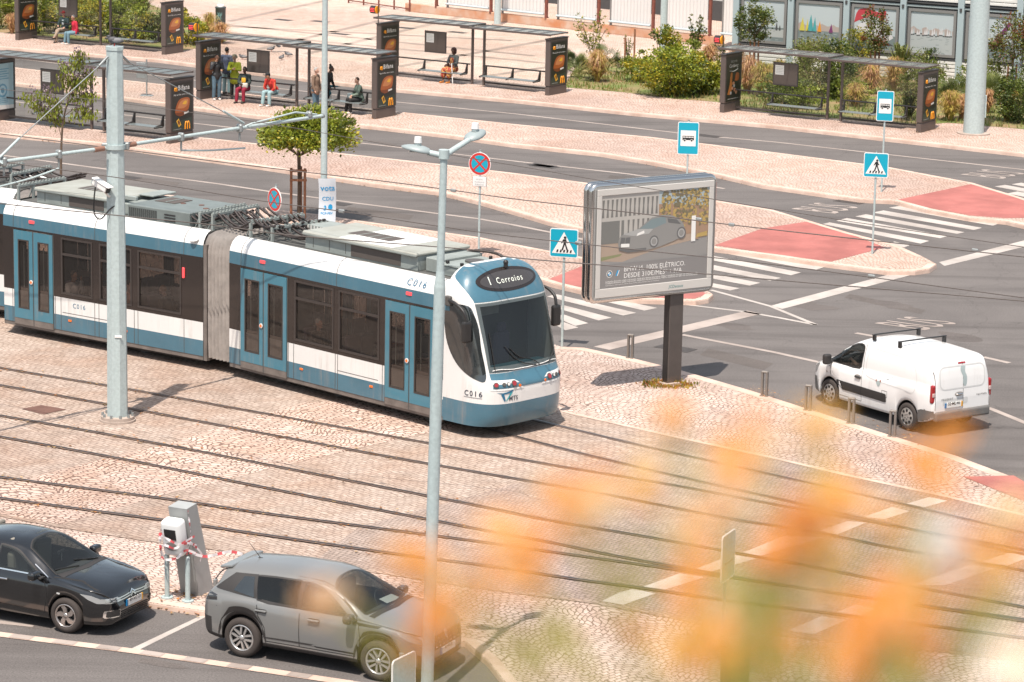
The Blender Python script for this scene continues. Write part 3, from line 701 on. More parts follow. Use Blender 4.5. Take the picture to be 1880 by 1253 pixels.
# opening behind the windscreen
drop = set(); w0_, w1_ = zs.index(1.6)-k, zs.index(2.88)-k; base_f = k*NT
for i in range(w0_, w1_):
    for j in range(NT):
        if abs(ths[j]+R(1.25)) < R(36): drop.add(base_f+i*NT+j)
nm.f = [f for i, f in enumerate(nm.f) if i not in drop]; nm.m = [f for i, f in enumerate(nm.m) if i not in drop]; nm.sm = [f for i, f in enumerate(nm.sm) if i not in drop]
nm.poly(rows[-1], T_white); nm.poly([p for p in rows[0]][::-1], M_black)
nm.poly([(L1, y, z) for z, y in WZ[1:]]+[(L1, -y, z) for z, y in WZ[:0:-1]], T_white)
nose_o = nm.build('nose', tram); nb = bvh(nose_o.data)
X, Y, Zv = Vector((1, 0, 0)), Vector((0, 1, 0)), Vector((0, 0, 1))
FR = dict(o=(12, 0, 0), x=Y, y=Zv, d=(-1, 0, 0))
SD = dict(o=(0, -3, 0), x=X, y=Zv, d=(0, 1, 0))
def curve2(pts, n=6): return [(p.x, p.y) for p in spl([(a, b, 0) for a, b in pts], n)]
# windscreen, wrapping to the corners: built straight on the nose surface
def nose_patch(z0, z1, t0, t1, m, off, nz=14, nt=30, mb=None):
    mb = mb or MB(); rr = []
    for i in range(nz+1):
        z = z0+(z1-z0)*i/nz; a, b = (t0(z) if callable(t0) else t0), (t1(z) if callable(t1) else t1); row = []
        for j in range(nt+1):
            t = a+(b-a)*j/nt; zz = z if not callable(z1) else z
            p = nose_pt(t, zz); e = .01; n_ = (nose_pt(t+e, zz)-nose_pt(t-e, zz)).cross(nose_pt(t, zz+e)-nose_pt(t, zz-e)); n_.normalize(); row.append(p+n_*off)
        rr.append(row)
    mb.grid(rr, m, True); return mb
def edge(z): return R(interp([(1.1, 38), (1.5, 39), (2.2, 41), (2.98, 44), (3.1, 50), (3.2, 58), (3.3, 70), (3.4, 83), (3.46, 89), (3.69, 89.5)], z))
nose_patch(1.47, 2.95, lambda z: -edge(z), edge, glass('windscreen_glass', (.50, .54, .54), .04, .02, .55), .007).build('windscreen', tram)
cb = MB(); cb.box2((7.25, -1.2, 1.2), (7.3, 1.2, 2.9), T_gray); cb.box2((7.85, -.98, 1.30), (8.28, .98, 1.50), mat('cab_desk', (.05, .17, .21), .5), .05); cb.box2((7.3, -1.2, 1.0), (8.2, 1.2, 1.1), T_dark); cb.box((7.55, .1, 1.75), (.16, .5, .75), T_seat, .06); cb.box((7.56, .1, 2.22), (.12, .28, .22), T_seat, .05); cb.box2((7.35, -1.0, 2.5), (7.37, .2, 2.88), T_boxtop); cb.build('cab_interior', tram)
pb = nose_patch(2.97, 3.685, lambda z: -edge(z), edge, T_blue, .004)
pb.build('dome_panel', tram)
pb = nose_patch(1.14, 1.46, R(-39), R(39), T_blue, .004)
for s in (-1, 1):      # white lamp fields cut into the blue band
    decal(pb, nb, [(s*1.10, 1.10), (s*.28, 1.10), (s*.36, 1.22), (s*.52, 1.31), (s*1.12, 1.33)], (12, 0, 0), Y, Zv, (-1, 0, 0), T_white, .009, 4)
pb.build('front_panel', tram)
for s in (-1, 1):
    for tdeg, r_, m_ in ((.99, .06, T_lampr), (.82, .045, T_gray), (.71, .045, T_lamp), (.555, .072, T_lampr)):
        th = s*math.asin((tdeg/1.325)**2); z = 1.225; p = nose_pt(th, z); e = .01; n_ = (nose_pt(th+e, z)-nose_pt(th-e, z)).cross(nose_pt(th, z+e)-nose_pt(th, z-e)).normalized()
        l_ = MB(); l_.cyl(p-n_*.02, p+n_*.018, r_, T_gray, n=18); l_.cyl(p, p+n_*.024, r_*.72, m_, n=18); l_.build('headlight', tram)
    th = s*math.asin((.40/1.325)**2); p = nose_pt(th, 1.17); n_ = Vector((1, s*.3, 0)).normalized()
    l_ = MB(); l_.cyl(p, p+n_*.02, .032, T_oran, n=12); l_.build('indicator_lamp', tram)
# destination display
dm = MB(); el = [(.93*math.cos(R(t)), 3.36+.235*math.sin(R(t))) for t in range(0, 360, 10)]
D2 = Vector((-1, 0, -.55)).normalized()
def lay(mb, pts, m, off, cuts=4):
    base = Vector((12, 0, 0))
    o_ = [Vector((12, a, b))-D2*0 for a, b in pts]
    # start each ray so that it lands at height b
    decal(mb, nb, pts, (12-0, 0, 0), Y, Zv, (-1, 0, 0), m, off, cuts)
lay(dm, el, T_dark, .014)
lay(dm, [(.83*math.cos(R(t)), 3.36+.175*math.sin(R(t))) for t in range(0, 360, 10)], mat('display_glass', (.05, .043, .04), .12, coat=1), .018)
do = dm.build('destination_display', tram)
def decal_text(mb, tree, t, o, x, y, d, m, h=None, w=None, off=.01, **kw):
    tmp = MB(); tmp.text(t, o, x, y, m, h, w, **kw); d = Vector(d).normalized(); vs = []
    for v in tmp.v:
        hit = tree.ray_cast(Vector(v), d); vs.append((hit[0] if hit[0] else Vector(v))-d*off)
    mb.add(vs, tmp.f, m)
tx = MB()
decal_text(tx, nb, '1', (12, -.58, 3.30), Y, Zv, (-1, 0, 0), T_led, h=.16, off=.024, bold=True); tx.build('line_number', do); tx = MB()
decal_text(tx, nb, 'Corroios', (12, -.37, 3.30), Y, Zv, (-1, 0, 0), T_led, w=.80, off=.024, space=1.25)
tx.build('destination_name', do)
# logo and number on the front
lg = MB()
decal(lg, nb, curve2([(-1.0, 1.06), (-.85, 1.045), (-.66, 1.08), (-.58, 1.11), (-.60, 1.07), (-.68, 1.03), (-.85, 1.015), (-1.0, 1.06)], 4), (12, 0, 0), Y, Zv, (-1, 0, 0), T_text, .008, 2)
decal(lg, nb, [(-.90, 1.01), (-.83, 1.03), (-.79, .87), (-.82, .85)], (12, 0, 0), Y, Zv, (-1, 0, 0), T_text, .008, 2)
decal(lg, nb, [(-.79, .85), (-.76, .86), (-.60, 1.05), (-.67, 1.03)], (12, 0, 0), Y, Zv, (-1, 0, 0), T_teal, .008, 2)
decal_text(lg, nb, 'MTS', (12, -.70, .86), Y, Zv, (-1, 0, 0), T_textd, h=.10, off=.008, bold=True)
lg.build('operator_logo', tram)
# side cab windows
for s in (-1, 1):
    cw = MB()
    pts = [(7.22, 2.92), (7.6, 2.93), (7.84, 2.90), (7.95, 2.72), (8.07, 2.4), (8.17, 1.97), (8.27, 1.6), (8.33, 1.30), (8.15, 1.32), (7.9, 1.42), (7.65, 1.58), (7.43, 1.82), (7.28, 2.12), (7.22, 2.45)]
    pts = pts[:1]+curve2(pts[1:], 3)
    decal(cw, nb, pts, (0, s*3, 0), X, Zv, (0, -s, 0), T_cab, .006, 4)
    cw.build('cab_window', tram)
    ub = MB(); decal(ub, nb, [(7.2, 2.74), (7.38, 2.74), (7.38, 3.02), (7.2, 3.02)], (0, s*3, 0), X, Zv, (0, -s, 0), T_blue, .009, 2)
    ar = MB(); ar.box((7.36, s*(HW+.03), 2.97), (.16, .09, .22), T_gray, .02); ar.tube(spl([(7.4, s*(HW+.05), 2.99), (7.65, s*(HW+.10), 2.96), (7.90, s*(HW+.10), 2.82), (7.98, s*(HW+.08), 2.62)], 5), .035, M_black, 8)
    mo = ub.build('mirror', tram)
    ar.build('mirror_arm', mo)
    mi = MB(); mi.box((7.98, s*(HW+.08), 2.38), (.13, .24, .48), M_black, .05, seg=2); mi.build('mirror_head', mo)
# wipers
wp = MB()
for th0, z0, th1, z1 in ((2, 1.50, -12, 2.0), (4, 1.50, -7, 1.95), (14, 1.5, 30, 1.72)):
    wp.tube([nose_pt(R(th0+(th1-th0)*i/6), z0+(z1-z0)*i/6)+Vector((.03, 0, .01)) for i in range(7)], .010, M_black, 5)
wp.tube([nose_pt(R(-34+68*i/10), 1.52+.02*math.sin(i))+Vector((.022, 0, 0)) for i in range(11)], .011, M_wht, 5)
wp.tube([nose_pt(R(-30), 1.52+.80*i/6)+Vector((.025, 0, .01)) for i in range(7)], .010, M_black, 5)
wp.build('wiper', tram)
# lettering on the side, seams, small lamps
lt = MB()
lt.text('C016', (1.35, -HW-.004, .93) if 0 else (5.98, -1.30, 3.11), X, Vector((0, .35, .93)).normalized(), T_text, h=.17, shear=.2, space=1.25)
lt.add([(5.94, -1.302, 3.065), (6.56, -1.302, 3.065), (6.56, -1.302, 3.08), (5.94, -1.302, 3.08)], [(0, 1, 2, 3)], T_text)
decal_text(lt, nb, 'C016', (7.86, -3, .95), X, Zv, (0, 1, 0), T_textd, h=.125, off=.008, bold=True, space=1.3)
decal(lt, nb, [(7.84, .915), (8.3, .915), (8.3, .925), (7.84, .925)], (0, -3, 0), X, Zv, (0, 1, 0), T_textd, .008, 2)
t2 = MB(); t2.text('C016', (1.0, 0, 0), X, Zv, T_text, h=.12, bold=True)
o_ = M2s @ Vector((2.35, -HW-.004, .95)); x_ = (M2s.to_3x3() @ X)
lt.text('C016', o_, x_, Zv, T_text, h=.12, space=1.2)
lt.build('fleet_number', tram)
sm = MB()
def one(fn, name='panel_seam'):
    global sm
    sm = MB(); fn(); sm.build(name, tram)
def seam(x, z0, z1, M, w_=.014): one(lambda: sm.box((x, -HW-.001, (z0+z1)/2), (w_, .006, z1-z0), T_gray, 0, M))
def cove_seam(x, M):
    one(lambda: sm.grid([[(x+d, -cy-.004, cz+.004) for cy, cz in COVE[:-1]] for d in (-.008, .008)], T_gray, True, M))
for M_, xs in ((M1, (.36, 2.1, 2.28, 3.7, 3.78, 5.26, 7.0)), (M2s, (.3, 1.76, 1.95, 3.08, 3.22, 4.38, 4.5, 5.98))):
    for x in xs: seam(x, ZB+.1, Z2, M_)
for x in (.42, 3.72, 6.98): cove_seam(x, M1)
for x in (.35, 3.1, 5.98): cove_seam(x, M2s)
one(lambda: sm.box((4.45, -HW-.001, .80), (1.35, .006, .012), T_gray, 0, M1)); one(lambda: sm.box((3.0, -HW-.001, .80), (2.0, .006, .012), T_gray, 0, M2s))
for x, M_ in ((2.55, M1), (4.9, M1), (2.25, M2s), (4.1, M2s)): one(lambda: sm.box((x, -HW-.006, .62), (.11, .02, .05), T_oran, .006, M_), 'marker_lamp')
one(lambda: sm.box((5.98, -HW-.02, 2.3), (.07, .05, .26), T_redl, .02, M2s), 'emergency_lamp')
one(lambda: sm.cyl((6.3, -1.28, 3.14), (6.3, -1.29, 3.16), .13, mat('speaker_grille', (.5, .5, .49), .6), n=18, M=M2s), 'speaker_grille')
# wheels under the body
for M_, xs in ((M1, (1.2, 3.2, 6.2)), (M2s, (2.2, 4.2))):
    for x in xs:
        wm = MB()
        for y in (-.72, .72): wm.cyl((x, y-.06, .30), (x, y+.06, .30), .30, T_gray, n=20, M=M_)
        wm.cyl((x, -.7, .3), (x, .7, .3), .06, T_gray, n=8, M=M_); wm.build('wheel_set', tram)
# ---- roof equipment
def lid_box(x0, x1, y0, y1, z0, z1, M, white=(), vent=None):
    b = MB(); b.box2((x0+.03, y0+.08, z0), (x1-.03, y1-.08, z1-.08), T_box, .01, M)
    b.box2((x0, y0, z1-.09), (x1, y1, z1), T_boxtop, .03, M)
    b.box2((x0+.01, y0-.004, z1-.10), (x1-.01, y0+.06, z1-.03), T_box, .02, M)
    for a, c in white: b.box2((a, y0+.05, z1-.02), (c, y1-.05, z1+.004), T_boxwht, 0, M)
    if vent:
        b.box2((vent[0], (y0+y1)/2-.3, z1-.02), (vent[1], (y0+y1)/2+.22, z1+.008), T_vent, 0, M)
        for k in range(1, 4): xx = vent[0]+(vent[1]-vent[0])*k/4; b.box2((xx-.015, (y0+y1)/2-.3, z1), (xx+.015, (y0+y1)/2+.22, z1+.012), T_box, 0, M)
    for k in range(int((x1-x0)/.55)):
        xx = x0+.3+k*.55; b.box2((xx, y0+.078, z0+.06), (xx+.02, y0+.085, z1-.12), T_gray, 0, M)
    b.box2((x0+(x1-x0)*.42, y0+.07, z0+.04), (x0+(x1-x0)*.85, y0+.085, z1-.12), T_vent, 0, M)
    return b
lid_box(1.95, 5.75, -.80, .92, 3.30, 3.72, M1, [(3.15, 4.9)], (2.9, 4.3)).build('roof_equipment_box', tram)
b = MB(); b.box2((5.80, -.55, 3.30), (6.25, .8, 3.62), T_box, .02); b.box2((6.3, -.6, 3.3), (7.35, .7, 3.52), T_box, .015); b.box2((6.28, -.62, 3.52), (7.4, .72, 3.56), T_box, .012)
for x, y in ((6.45, -.5), (6.9, -.5), (7.2, -.5), (7.2, .5), (6.7, .6)): b.box((x, y, 3.60), (.07, .07, .07), M_black, .01)
b.cyl((6.7, .1, 3.56), (6.7, .1, 3.60), .22, T_gray, n=20); b.cyl((6.95, .2, 3.56), (6.95, .2, 3.585), .17, T_rust if 'T_rust' in globals() else T_vent, n=20)
b.tube(spl([(5.7, .6, 3.5), (6.1, .72, 3.66), (6.8, .72, 3.68), (7.3, .6, 3.55)], 5), .035, T_cable, 8)
b.build('brake_resistor_box', tram)
b = MB(); b.cyl((7.66, .1, 3.58), (7.66, .1, 3.67), .05, M_black, n=10); b.ball((7.66, .1, 3.69), .06, M_black, 6); b.build('roof_antenna', tram)
# raised panel and louvred box beyond the first lid
b = MB(); b.box2((.85, .25, 3.30), (1.75, .95, 3.62), T_box, .01)
for k in range(8): b.box2((.87+k*.11, .24, 3.34), (.91+k*.11, .26, 3.60), T_boxwht, 0)
b.box2((1.80, .55, 3.3), (1.92, .95, 3.66), T_boxwht, .01); b.build('louvred_box', tram)
# middle section: long lid, cooling unit
lid_box(.55, 3.25, -.80, .95, 3.30, 3.70, M2s, [], (1.5, 2.4)).build('roof_equipment_box', tram)
b = MB(); b.box2((3.75, -.86, 3.30), (5.75, .93, 3.64), mat('cooling_unit', (.155, .18, .175), .5, var=.2, vs=2), .015, M2s)
for k in range(14): b.box2((3.82+k*.065, -.872, 3.36), (3.85+k*.065, -.86, 3.58), M_black, 0, M2s)
for k in range(3): b.box2((4.95, -.87, 3.37+k*.07), (5.3, -.86, 3.40+k*.07), M_black, 0, M2s)
b.box2((3.95, -.1, 3.64), (4.6, .55, 3.655), T_vent, 0, M2s); b.box2((4.3, -.1, 3.655), (4.33, .55, 3.67), T_box, 0, M2s)
for x, y in ((4.7, .1), (5.2, .2), (5.6, -.1)): b.cyl((x, y, 3.64), (x, y, 3.652), .07, M_rust, n=12, M=M2s)
b.build('cooling_unit', tram)
b = MB(); b.box2((3.30, -.55, 3.30), (3.70, .95, 3.58), T_box, .015, M2s); b.box2((3.25, -.5, 3.66), (3.70, -.42, 3.76), T_box, .01, M2s); b.box2((3.25, .1, 3.68), (3.72, .95, 3.72), T_box, .01, M2s); b.build('junction_box', tram)
# cable bundles over the joints
def cables(M, x0, x1, n, z0, sag, seed):
    rnd = random.Random(seed); b = MB()
    for i in range(n):
        y = -.75+1.5*i/(n-1)+rnd.uniform(-.03, .03); zz = z0+rnd.uniform(-.04, .06); sg = sag*rnd.uniform(.6, 1.25); y2 = y+rnd.uniform(-.12, .12)
        b.tube(spl([(x0, y, zz), (x0+(x1-x0)*.28, y+(y2-y)*.3, zz-sg*.8), (x0+(x1-x0)*.6, y+(y2-y)*.6, zz-sg), (x1, y2, zz-.02)], 5), .028, T_cable, 6, M)
    return b
def rack(M, x, h=.34):
    b = MB()
    for y in (-.82, -.3, .3, .82):
        b.box2((x-.03, y-.03, 3.3), (x+.03, y+.03, 3.3+h), T_box, 0, M)
        b.tube([(x-.16, y, 3.3), (x, y, 3.3+h*.9)], .018, T_box, 5, M)
    b.box2((x-.035, -.85, 3.3+h), (x+.035, .85, 3.3+h+.05), T_box, 0, M)
    for k in range(14): b.box((x, -.78+k*.12, 3.3+h+.06), (.05, .05, .05), T_box, 0, M)
    return b
rk = [rack(M1, .18), rack(M1, .95, .3), rack(M2s, 6.05, .34), rack(M2s, 6.45, .36), rack(M2s, .05), rack(M3, 5.5), rack(M3, 4.6)]
for r_ in rk: r_.build('cable_rack', tram)
cables(M1, -1.05, .20, 13, 3.66, .22, 1).build('cable_bundle', tram)
cables(M1, .2, 1.05, 12, 3.66, .16, 2).build('cable_bundle', tram); cables(M1, .95, 2.0, 10, 3.58, .12, 3).build('cable_bundle', tram)
cables(M2s, 5.72, 6.4, 11, 3.6, .12, 4).build('cable_bundle', tram)
cables(M3, 5.4, 6.75, 13, 3.62, .2, 5).build('cable_bundle', tram); cables(M3, 3.6, 5.5, 10, 3.6, .12, 6).build('cable_bundle', tram)
# ------------------------------------------------------------------ cars
V_glass = glass('car_glass', (.58, .62, .60), .05)
V_glassd = glass('privacy_glass', (.10, .105, .105), .30)
V_int = mat('car_interior', (.075, .070, .067), .85)
V_seat = mat('car_seat', (.14, .13, .125), .8)
V_clad = mat('black_cladding', (.030, .027, .026), .6)
V_gap = mat('panel_gap', (.012, .011, .011), .7)
V_chrome = mat('chrome', (.75, .75, .74), .12, 1.0)
V_alloy = mat('alloy_rim', (.50, .49, .48), .28, .7)
V_rimd = mat('rim_dark', (.022, .021, .021), .35, .2)
V_hub = mat('hubcap_silver', (.42, .39, .36), .4, .4)
V_lens = mat('headlight_lens', (.36, .37, .37), .08, .3, coat=1)
V_lensd = mat('lamp_recess', (.03, .03, .032), .1, coat=1)
V_tail = mat('tail_lamp_red', (.30, .008, .010), .15, coat=1)
V_tailc = mat('tail_lamp_clear', (.50, .36, .34), .15, coat=1)
V_plate = mat('plate_white', (.66, .66, .64), .4)
V_plb = mat('plate_blue', (.01, .16, .36), .4)
V_ply = mat('plate_yellow', (.70, .33, .02), .4)
def backdark(m, col=(.05, .047, .045)):
    """painted sheet metal with dark lining on its inner side"""
    nt = m.node_tree; p = nt.nodes['Principled BSDF']; sock = p.inputs['Base Color']
    g = nt.nodes.new('ShaderNodeNewGeometry'); src = sock.links[0].from_socket if sock.is_linked else tuple(sock.default_value)[:3]
    nt.links.new(mixc(nt, src, col, g.outputs['Backfacing']), sock)
    cw = nt.nodes.new('ShaderNodeMath'); cw.operation = 'SUBTRACT'; cw.inputs[0].default_value = p.inputs['Coat Weight'].default_value; nt.links.new(g.outputs['Backfacing'], cw.inputs[1]); cw.use_clamp = True; nt.links.new(cw.outputs[0], p.inputs['Coat Weight']); return m
def inside(p, poly):
    r_ = False; n = len(poly)
    for i in range(n):
        a, b = poly[i], poly[(i+1) % n]
        if (a[1] > p[1]) != (b[1] > p[1]) and p[0] < (b[0]-a[0])*(p[1]-a[1])/(b[1]-a[1])+a[0]: r_ = not r_
    return r_
def car_body(P, paint, clad=None, name='body', parent=None, side_open=(), top_open=()):
    x0, x1 = P['x0'], P['x1']; ax = P['axles']; ra = P['arch']
    xs = set(); n = int((x1-x0)/.03)
    for i in range(n+1): xs.add(round(x0+(x1-x0)*i/n, 4))
    for a in ax:
        for i in range(25): xs.add(round(a-ra*math.cos(math.pi*i/24), 4))
        xs.add(round(a-ra-.004, 4)); xs.add(round(a+ra+.004, 4))
    for e in (.005, .015, .03, .05, .08): xs.add(round(x1-e, 4)); xs.add(round(x0+e, 4))
    xs = sorted(xs); rows = []
    for x in xs:
        zl = interp(P['low'], x)
        for a in ax:
            if abs(x-a) < ra: zl = max(zl, P['wr']+math.sqrt(max(0, ra*ra-(x-a)**2)))
        zb, yb, zt, yr = (interp(P[k], x) for k in ('belt', 'yb', 'top', 'yr'))
        zl = min(zl, zb-.03); cr = interp(P['crown'], x); ze = max(zb+.03, zt-cr); zt = max(zt, ze+.004)
        ys = yb*P.get('tuck', .975); f = zb-zl; cl = min(.075, f*.3)
        half = [(ys-.05, zl), (ys-.01, zl+.012), (ys, zl+cl), (yb+.012, zl+cl+(f-cl)*.42), (yb+.006, zl+cl+(f-cl)*.75), (yb-.012, zb), (yb-.045, zb+.022)]
        a, b = half[-1], (yr, ze); bow = P.get('bow', .03)
        half += [(a[0]+(b[0]-a[0])*q+bow*math.sin(math.pi*q), a[1]+(b[1]-a[1])*q) for q in (.12, .24, .36, .48, .6, .72, .84, .93)]+[b]+[(yr*q, ze+(zt-ze)*(1-q*q*q)) for q in (.93, .86, .78, .7, .6, .5, .4, .3, .2, .1)]+[(0, zt)]
        rows.append([Vector((x, -y, z)) for y, z in half]+[Vector((x, y, z)) for y, z in half[-2::-1]])
    mb = MB(); m = len(rows[0])
    vs = [p for r in rows for p in r]; N = len(rows)
    for i in range(N-1):
        xm = (xs[i]+xs[i+1])/2
        for k in range(m):
            k2 = (k+1) % m; f = (i*m+k, i*m+k2, (i+1)*m+k2, (i+1)*m+k)
            edge_strip = k in (0, 1, m-3, m-2); under = k == m-1
            mt = paint
            if under: mt = V_clad
            elif clad and (edge_strip or clad(xm, (vs[f[0]].z+vs[f[1]].z)/2)): mt = V_clad
            mb.f.append(f[::-1]); mb.m.append(mb.mi(mt)); mb.sm.append(True)
    mb.v = [tuple(p) for p in vs]
    mb.f.append(tuple(range(m))); mb.m.append(mb.mi(paint)); mb.sm.append(False)
    mb.f.append(tuple((N-1)*m+k for k in range(m-1, -1, -1))); mb.m.append(mb.mi(paint)); mb.sm.append(False)
    t = BVHTree.FromPolygons([Vector(v) for v in mb.v], mb.f); keep = []
    for i, f in enumerate(mb.f):
        if len(f) != 4: keep.append(i); continue
        q = [sum(mb.v[k][j] for k in f)/4 for j in range(3)]
        if abs(q[1]) > .42 and any(inside((q[0], q[2]), w_) for w_ in side_open): continue
        if q[2] > .9 and any(inside((q[0], q[1]), w_) for w_ in top_open): continue
        keep.append(i)
    mb.f = [mb.f[i] for i in keep]; mb.m = [mb.m[i] for i in keep]; mb.sm = [mb.sm[i] for i in keep]
    return mb.build(name, parent), t
def wheel_meshes(r, wd, rimr, style, rim_m, dark_m):
    """tyre and rim; axis along y, outer face towards -y"""
    ty = MB(); Mx = Matrix.Rotation(R(90), 4, 'X')
    ty.lathe([(rimr*.98, -wd*.5+.02), (rimr, wd*.5-.005), (rimr+.02, wd*.5+.004), (r-.03, wd*.5), (r-.008, wd*.5-.025), (r, wd*.25), (r, -wd*.25), (r-.008, -wd*.5+.025), (r-.03, -wd*.5), (rimr*.98, -wd*.5+.02)], M_rubber, 40, Mx)
    rm = MB(); yo = wd*.5
    rm.lathe([(rimr, yo-.012), (rimr-.012, yo), (rimr-.028, yo-.004), (rimr-.03, yo-.06)], rim_m, 40, Mx)
    rm.lathe([(rimr-.01, yo-.075), (0.001, yo-.075)], dark_m, 32, Mx, False)
    def sp(pts, z0=yo-.065, z1=yo-.014, mm=None): rm.prism(pts, z0, z1, mm or rim_m, Mx)
    def rot(pts, t): c, s = math.cos(t), math.sin(t); return [(a*c-b*s, a*s+b*c) for a, b in pts]
    if style == 'twin5':          # five pairs of straight bars
        for k in range(5):
            for s in (-1, 1): sp(rot([(.05, s*.012), (.05, s*.045), (rimr-.015, s*.072), (rimr-.015, s*.034)], 2*math.pi*k/5+.3))
    elif style == 'swirl5':
        for k in range(5): sp(rot([(.03, -.03), (.03, .03), (rimr*.55, .055), (rimr-.015, .125), (rimr-.015, .03), (rimr*.6, -.03)], 2*math.pi*k/5+.2))
    else:                          # hubcap with eight slots
        rm.lathe([(rimr-.02, yo-.014), (rimr*.80, yo-.002), (rimr*.3, yo+.006), (.001, yo+.004)], rim_m, 40, Mx)
        for k in range(8): rm.prism(rot([(rimr*.54, -.016), (rimr*.54, .016), (rimr*.70, .034), (rimr*.82, .026), (rimr*.82, -.026), (rimr*.70, -.034)], 2*math.pi*k/8), yo-.01, yo+.0085, dark_m, Mx)
        for k in range(5): rm.lathe([(.016, 0), (.012, .01), (.001, .012)], dark_m, 8, Mx @ Matrix.Translation((.055*math.cos(k*1.2566), .055*math.sin(k*1.2566), yo+.003)))
    rm.lathe([(.05, yo-.02), (.045, yo-.008), (.001, yo-.006)], rim_m, 16, Mx)
    return ty.mesh('tyre'), rm.mesh('rim')
def put_wheels(root, P, style, rim_m, dark_m, wd=.215):
    tm, rmm = wheel_meshes(P['wr'], wd, P['rim'], style, rim_m, dark_m)
    for a in P['axles']:
        for s in (-1, 1):
            h = bpy.data.objects.new('wheel', tm); C.objects.link(h); h.parent = root; h.location = (a, s*P['track'], P['wr'])
            h.rotation_euler = (0, random.uniform(0, 6), 0 if s < 0 else math.pi)
            if s > 0: h.rotation_euler = (0, 0, math.pi)
            q = bpy.data.objects.new('rim', rmm); C.objects.link(q); q.parent = h
XX, YY, ZZ = Vector((1, 0, 0)), Vector((0, 1, 0)), Vector((0, 0, 1))
def side(s): return dict(o=(0, s*3, 0), x=XX, y=ZZ, d=(0, -s, 0))
TOP = dict(o=(0, 0, 5), x=XX, y=YY, d=(0, 0, -1)); FRONT = dict(o=(5, 0, 0), x=YY, y=ZZ, d=(-1, 0, 0)); BACK = dict(o=(-5, 0, 0), x=YY, y=ZZ, d=(1, 0, 0))
def dec(t, pts, view, m, off=.004, cuts=3, mb=None):
    mb = mb or MB(); decal(mb, t, pts, view['o'], view['x'], view['y'], view['d'], m, off, cuts); return mb
def ribbon(t, pts, view, m, wd=.010, off=.003, mb=None, closed=False):
    """thin line (panel gap, trim) drawn on the bodywork"""
    mb = mb or MB(); o, x, y, d = Vector(view['o']), Vector(view['x']), Vector(view['y']), Vector(view['d']).normalized()
    P = [Vector((p[0], p[1], 0)) for p in pts]; D = []
    for i in range(len(P)-1):
        n = max(1, int((P[i+1]-P[i]).length/.06))
        for k in range(n): D.append(P[i].lerp(P[i+1], k/n))
    D.append(P[-1]); L, Rr = [], []
    for i, p in enumerate(D):
        q = (D[min(i+1, len(D)-1)]-D[max(i-1, 0)]).normalized(); nn = Vector((-q.y, q.x, 0))*wd*.5
        for lst, e in ((L, p+nn), (Rr, p-nn)):
            a = o+x*e.x+y*e.y; h = t.ray_cast(a, d); lst.append((h[0] if h[0] else t.find_nearest(a)[0])-d*off)
    mb.grid([L, Rr], m, True); return mb
def plate(parent, t, c, view, text, wd=.52, ht=.11, yel=True):
    """number plate bolted flat on the bodywork"""
    mb = MB(); o, x, y, d = Vector(view['o']), Vector(view['x']), Vector(view['y']), Vector(view['d'])
    h = t.ray_cast(o+x*c[0]+y*c[1], d); p = h[0]-d*.02
    for a, b, m_ in ((-wd/2, -wd/2+.045, V_plb), (-wd/2+.045, wd/2-(.045 if yel else 0), V_plate))+(((wd/2-.045, wd/2, V_ply),) if yel else ()):
        q = [p+x*a-y*ht/2, p+x*b-y*ht/2, p+x*b+y*ht/2, p+x*a+y*ht/2]; nn = (q[1]-q[0]).cross(q[2]-q[0])
        mb.add(q if nn.dot(d) < 0 else q[::-1], [(0, 1, 2, 3)], m_)
        mb.add([v+d*.018 for v in q]+q, [(0, 1, 5, 4), (1, 2, 6, 5), (2, 3, 7, 6), (3, 0, 4, 7)], m_)
    flip = x.cross(y).dot(d) > 0
    mb.text(text, p-d*.003, x*(-1 if flip else 1), y, M_blk, h=ht*.62, align='c', bold=True)
    for v in range(0): pass
    k = len(mb.v)
    return mb.build('number_plate', parent)
def fix_plate_text(o): return o
def seats(root, spots, z, face=1, m=None):
    for x, y in spots:
        mb = MB(); mb.box((x-face*.12, y, z+.02), (.16, .46, .62), m or V_seat, .06, seg=2); mb.box((x-face*.16, y, z+.46), (.10, .24, .17), m or V_seat, .04, seg=2); mb.build('car_seat', root)
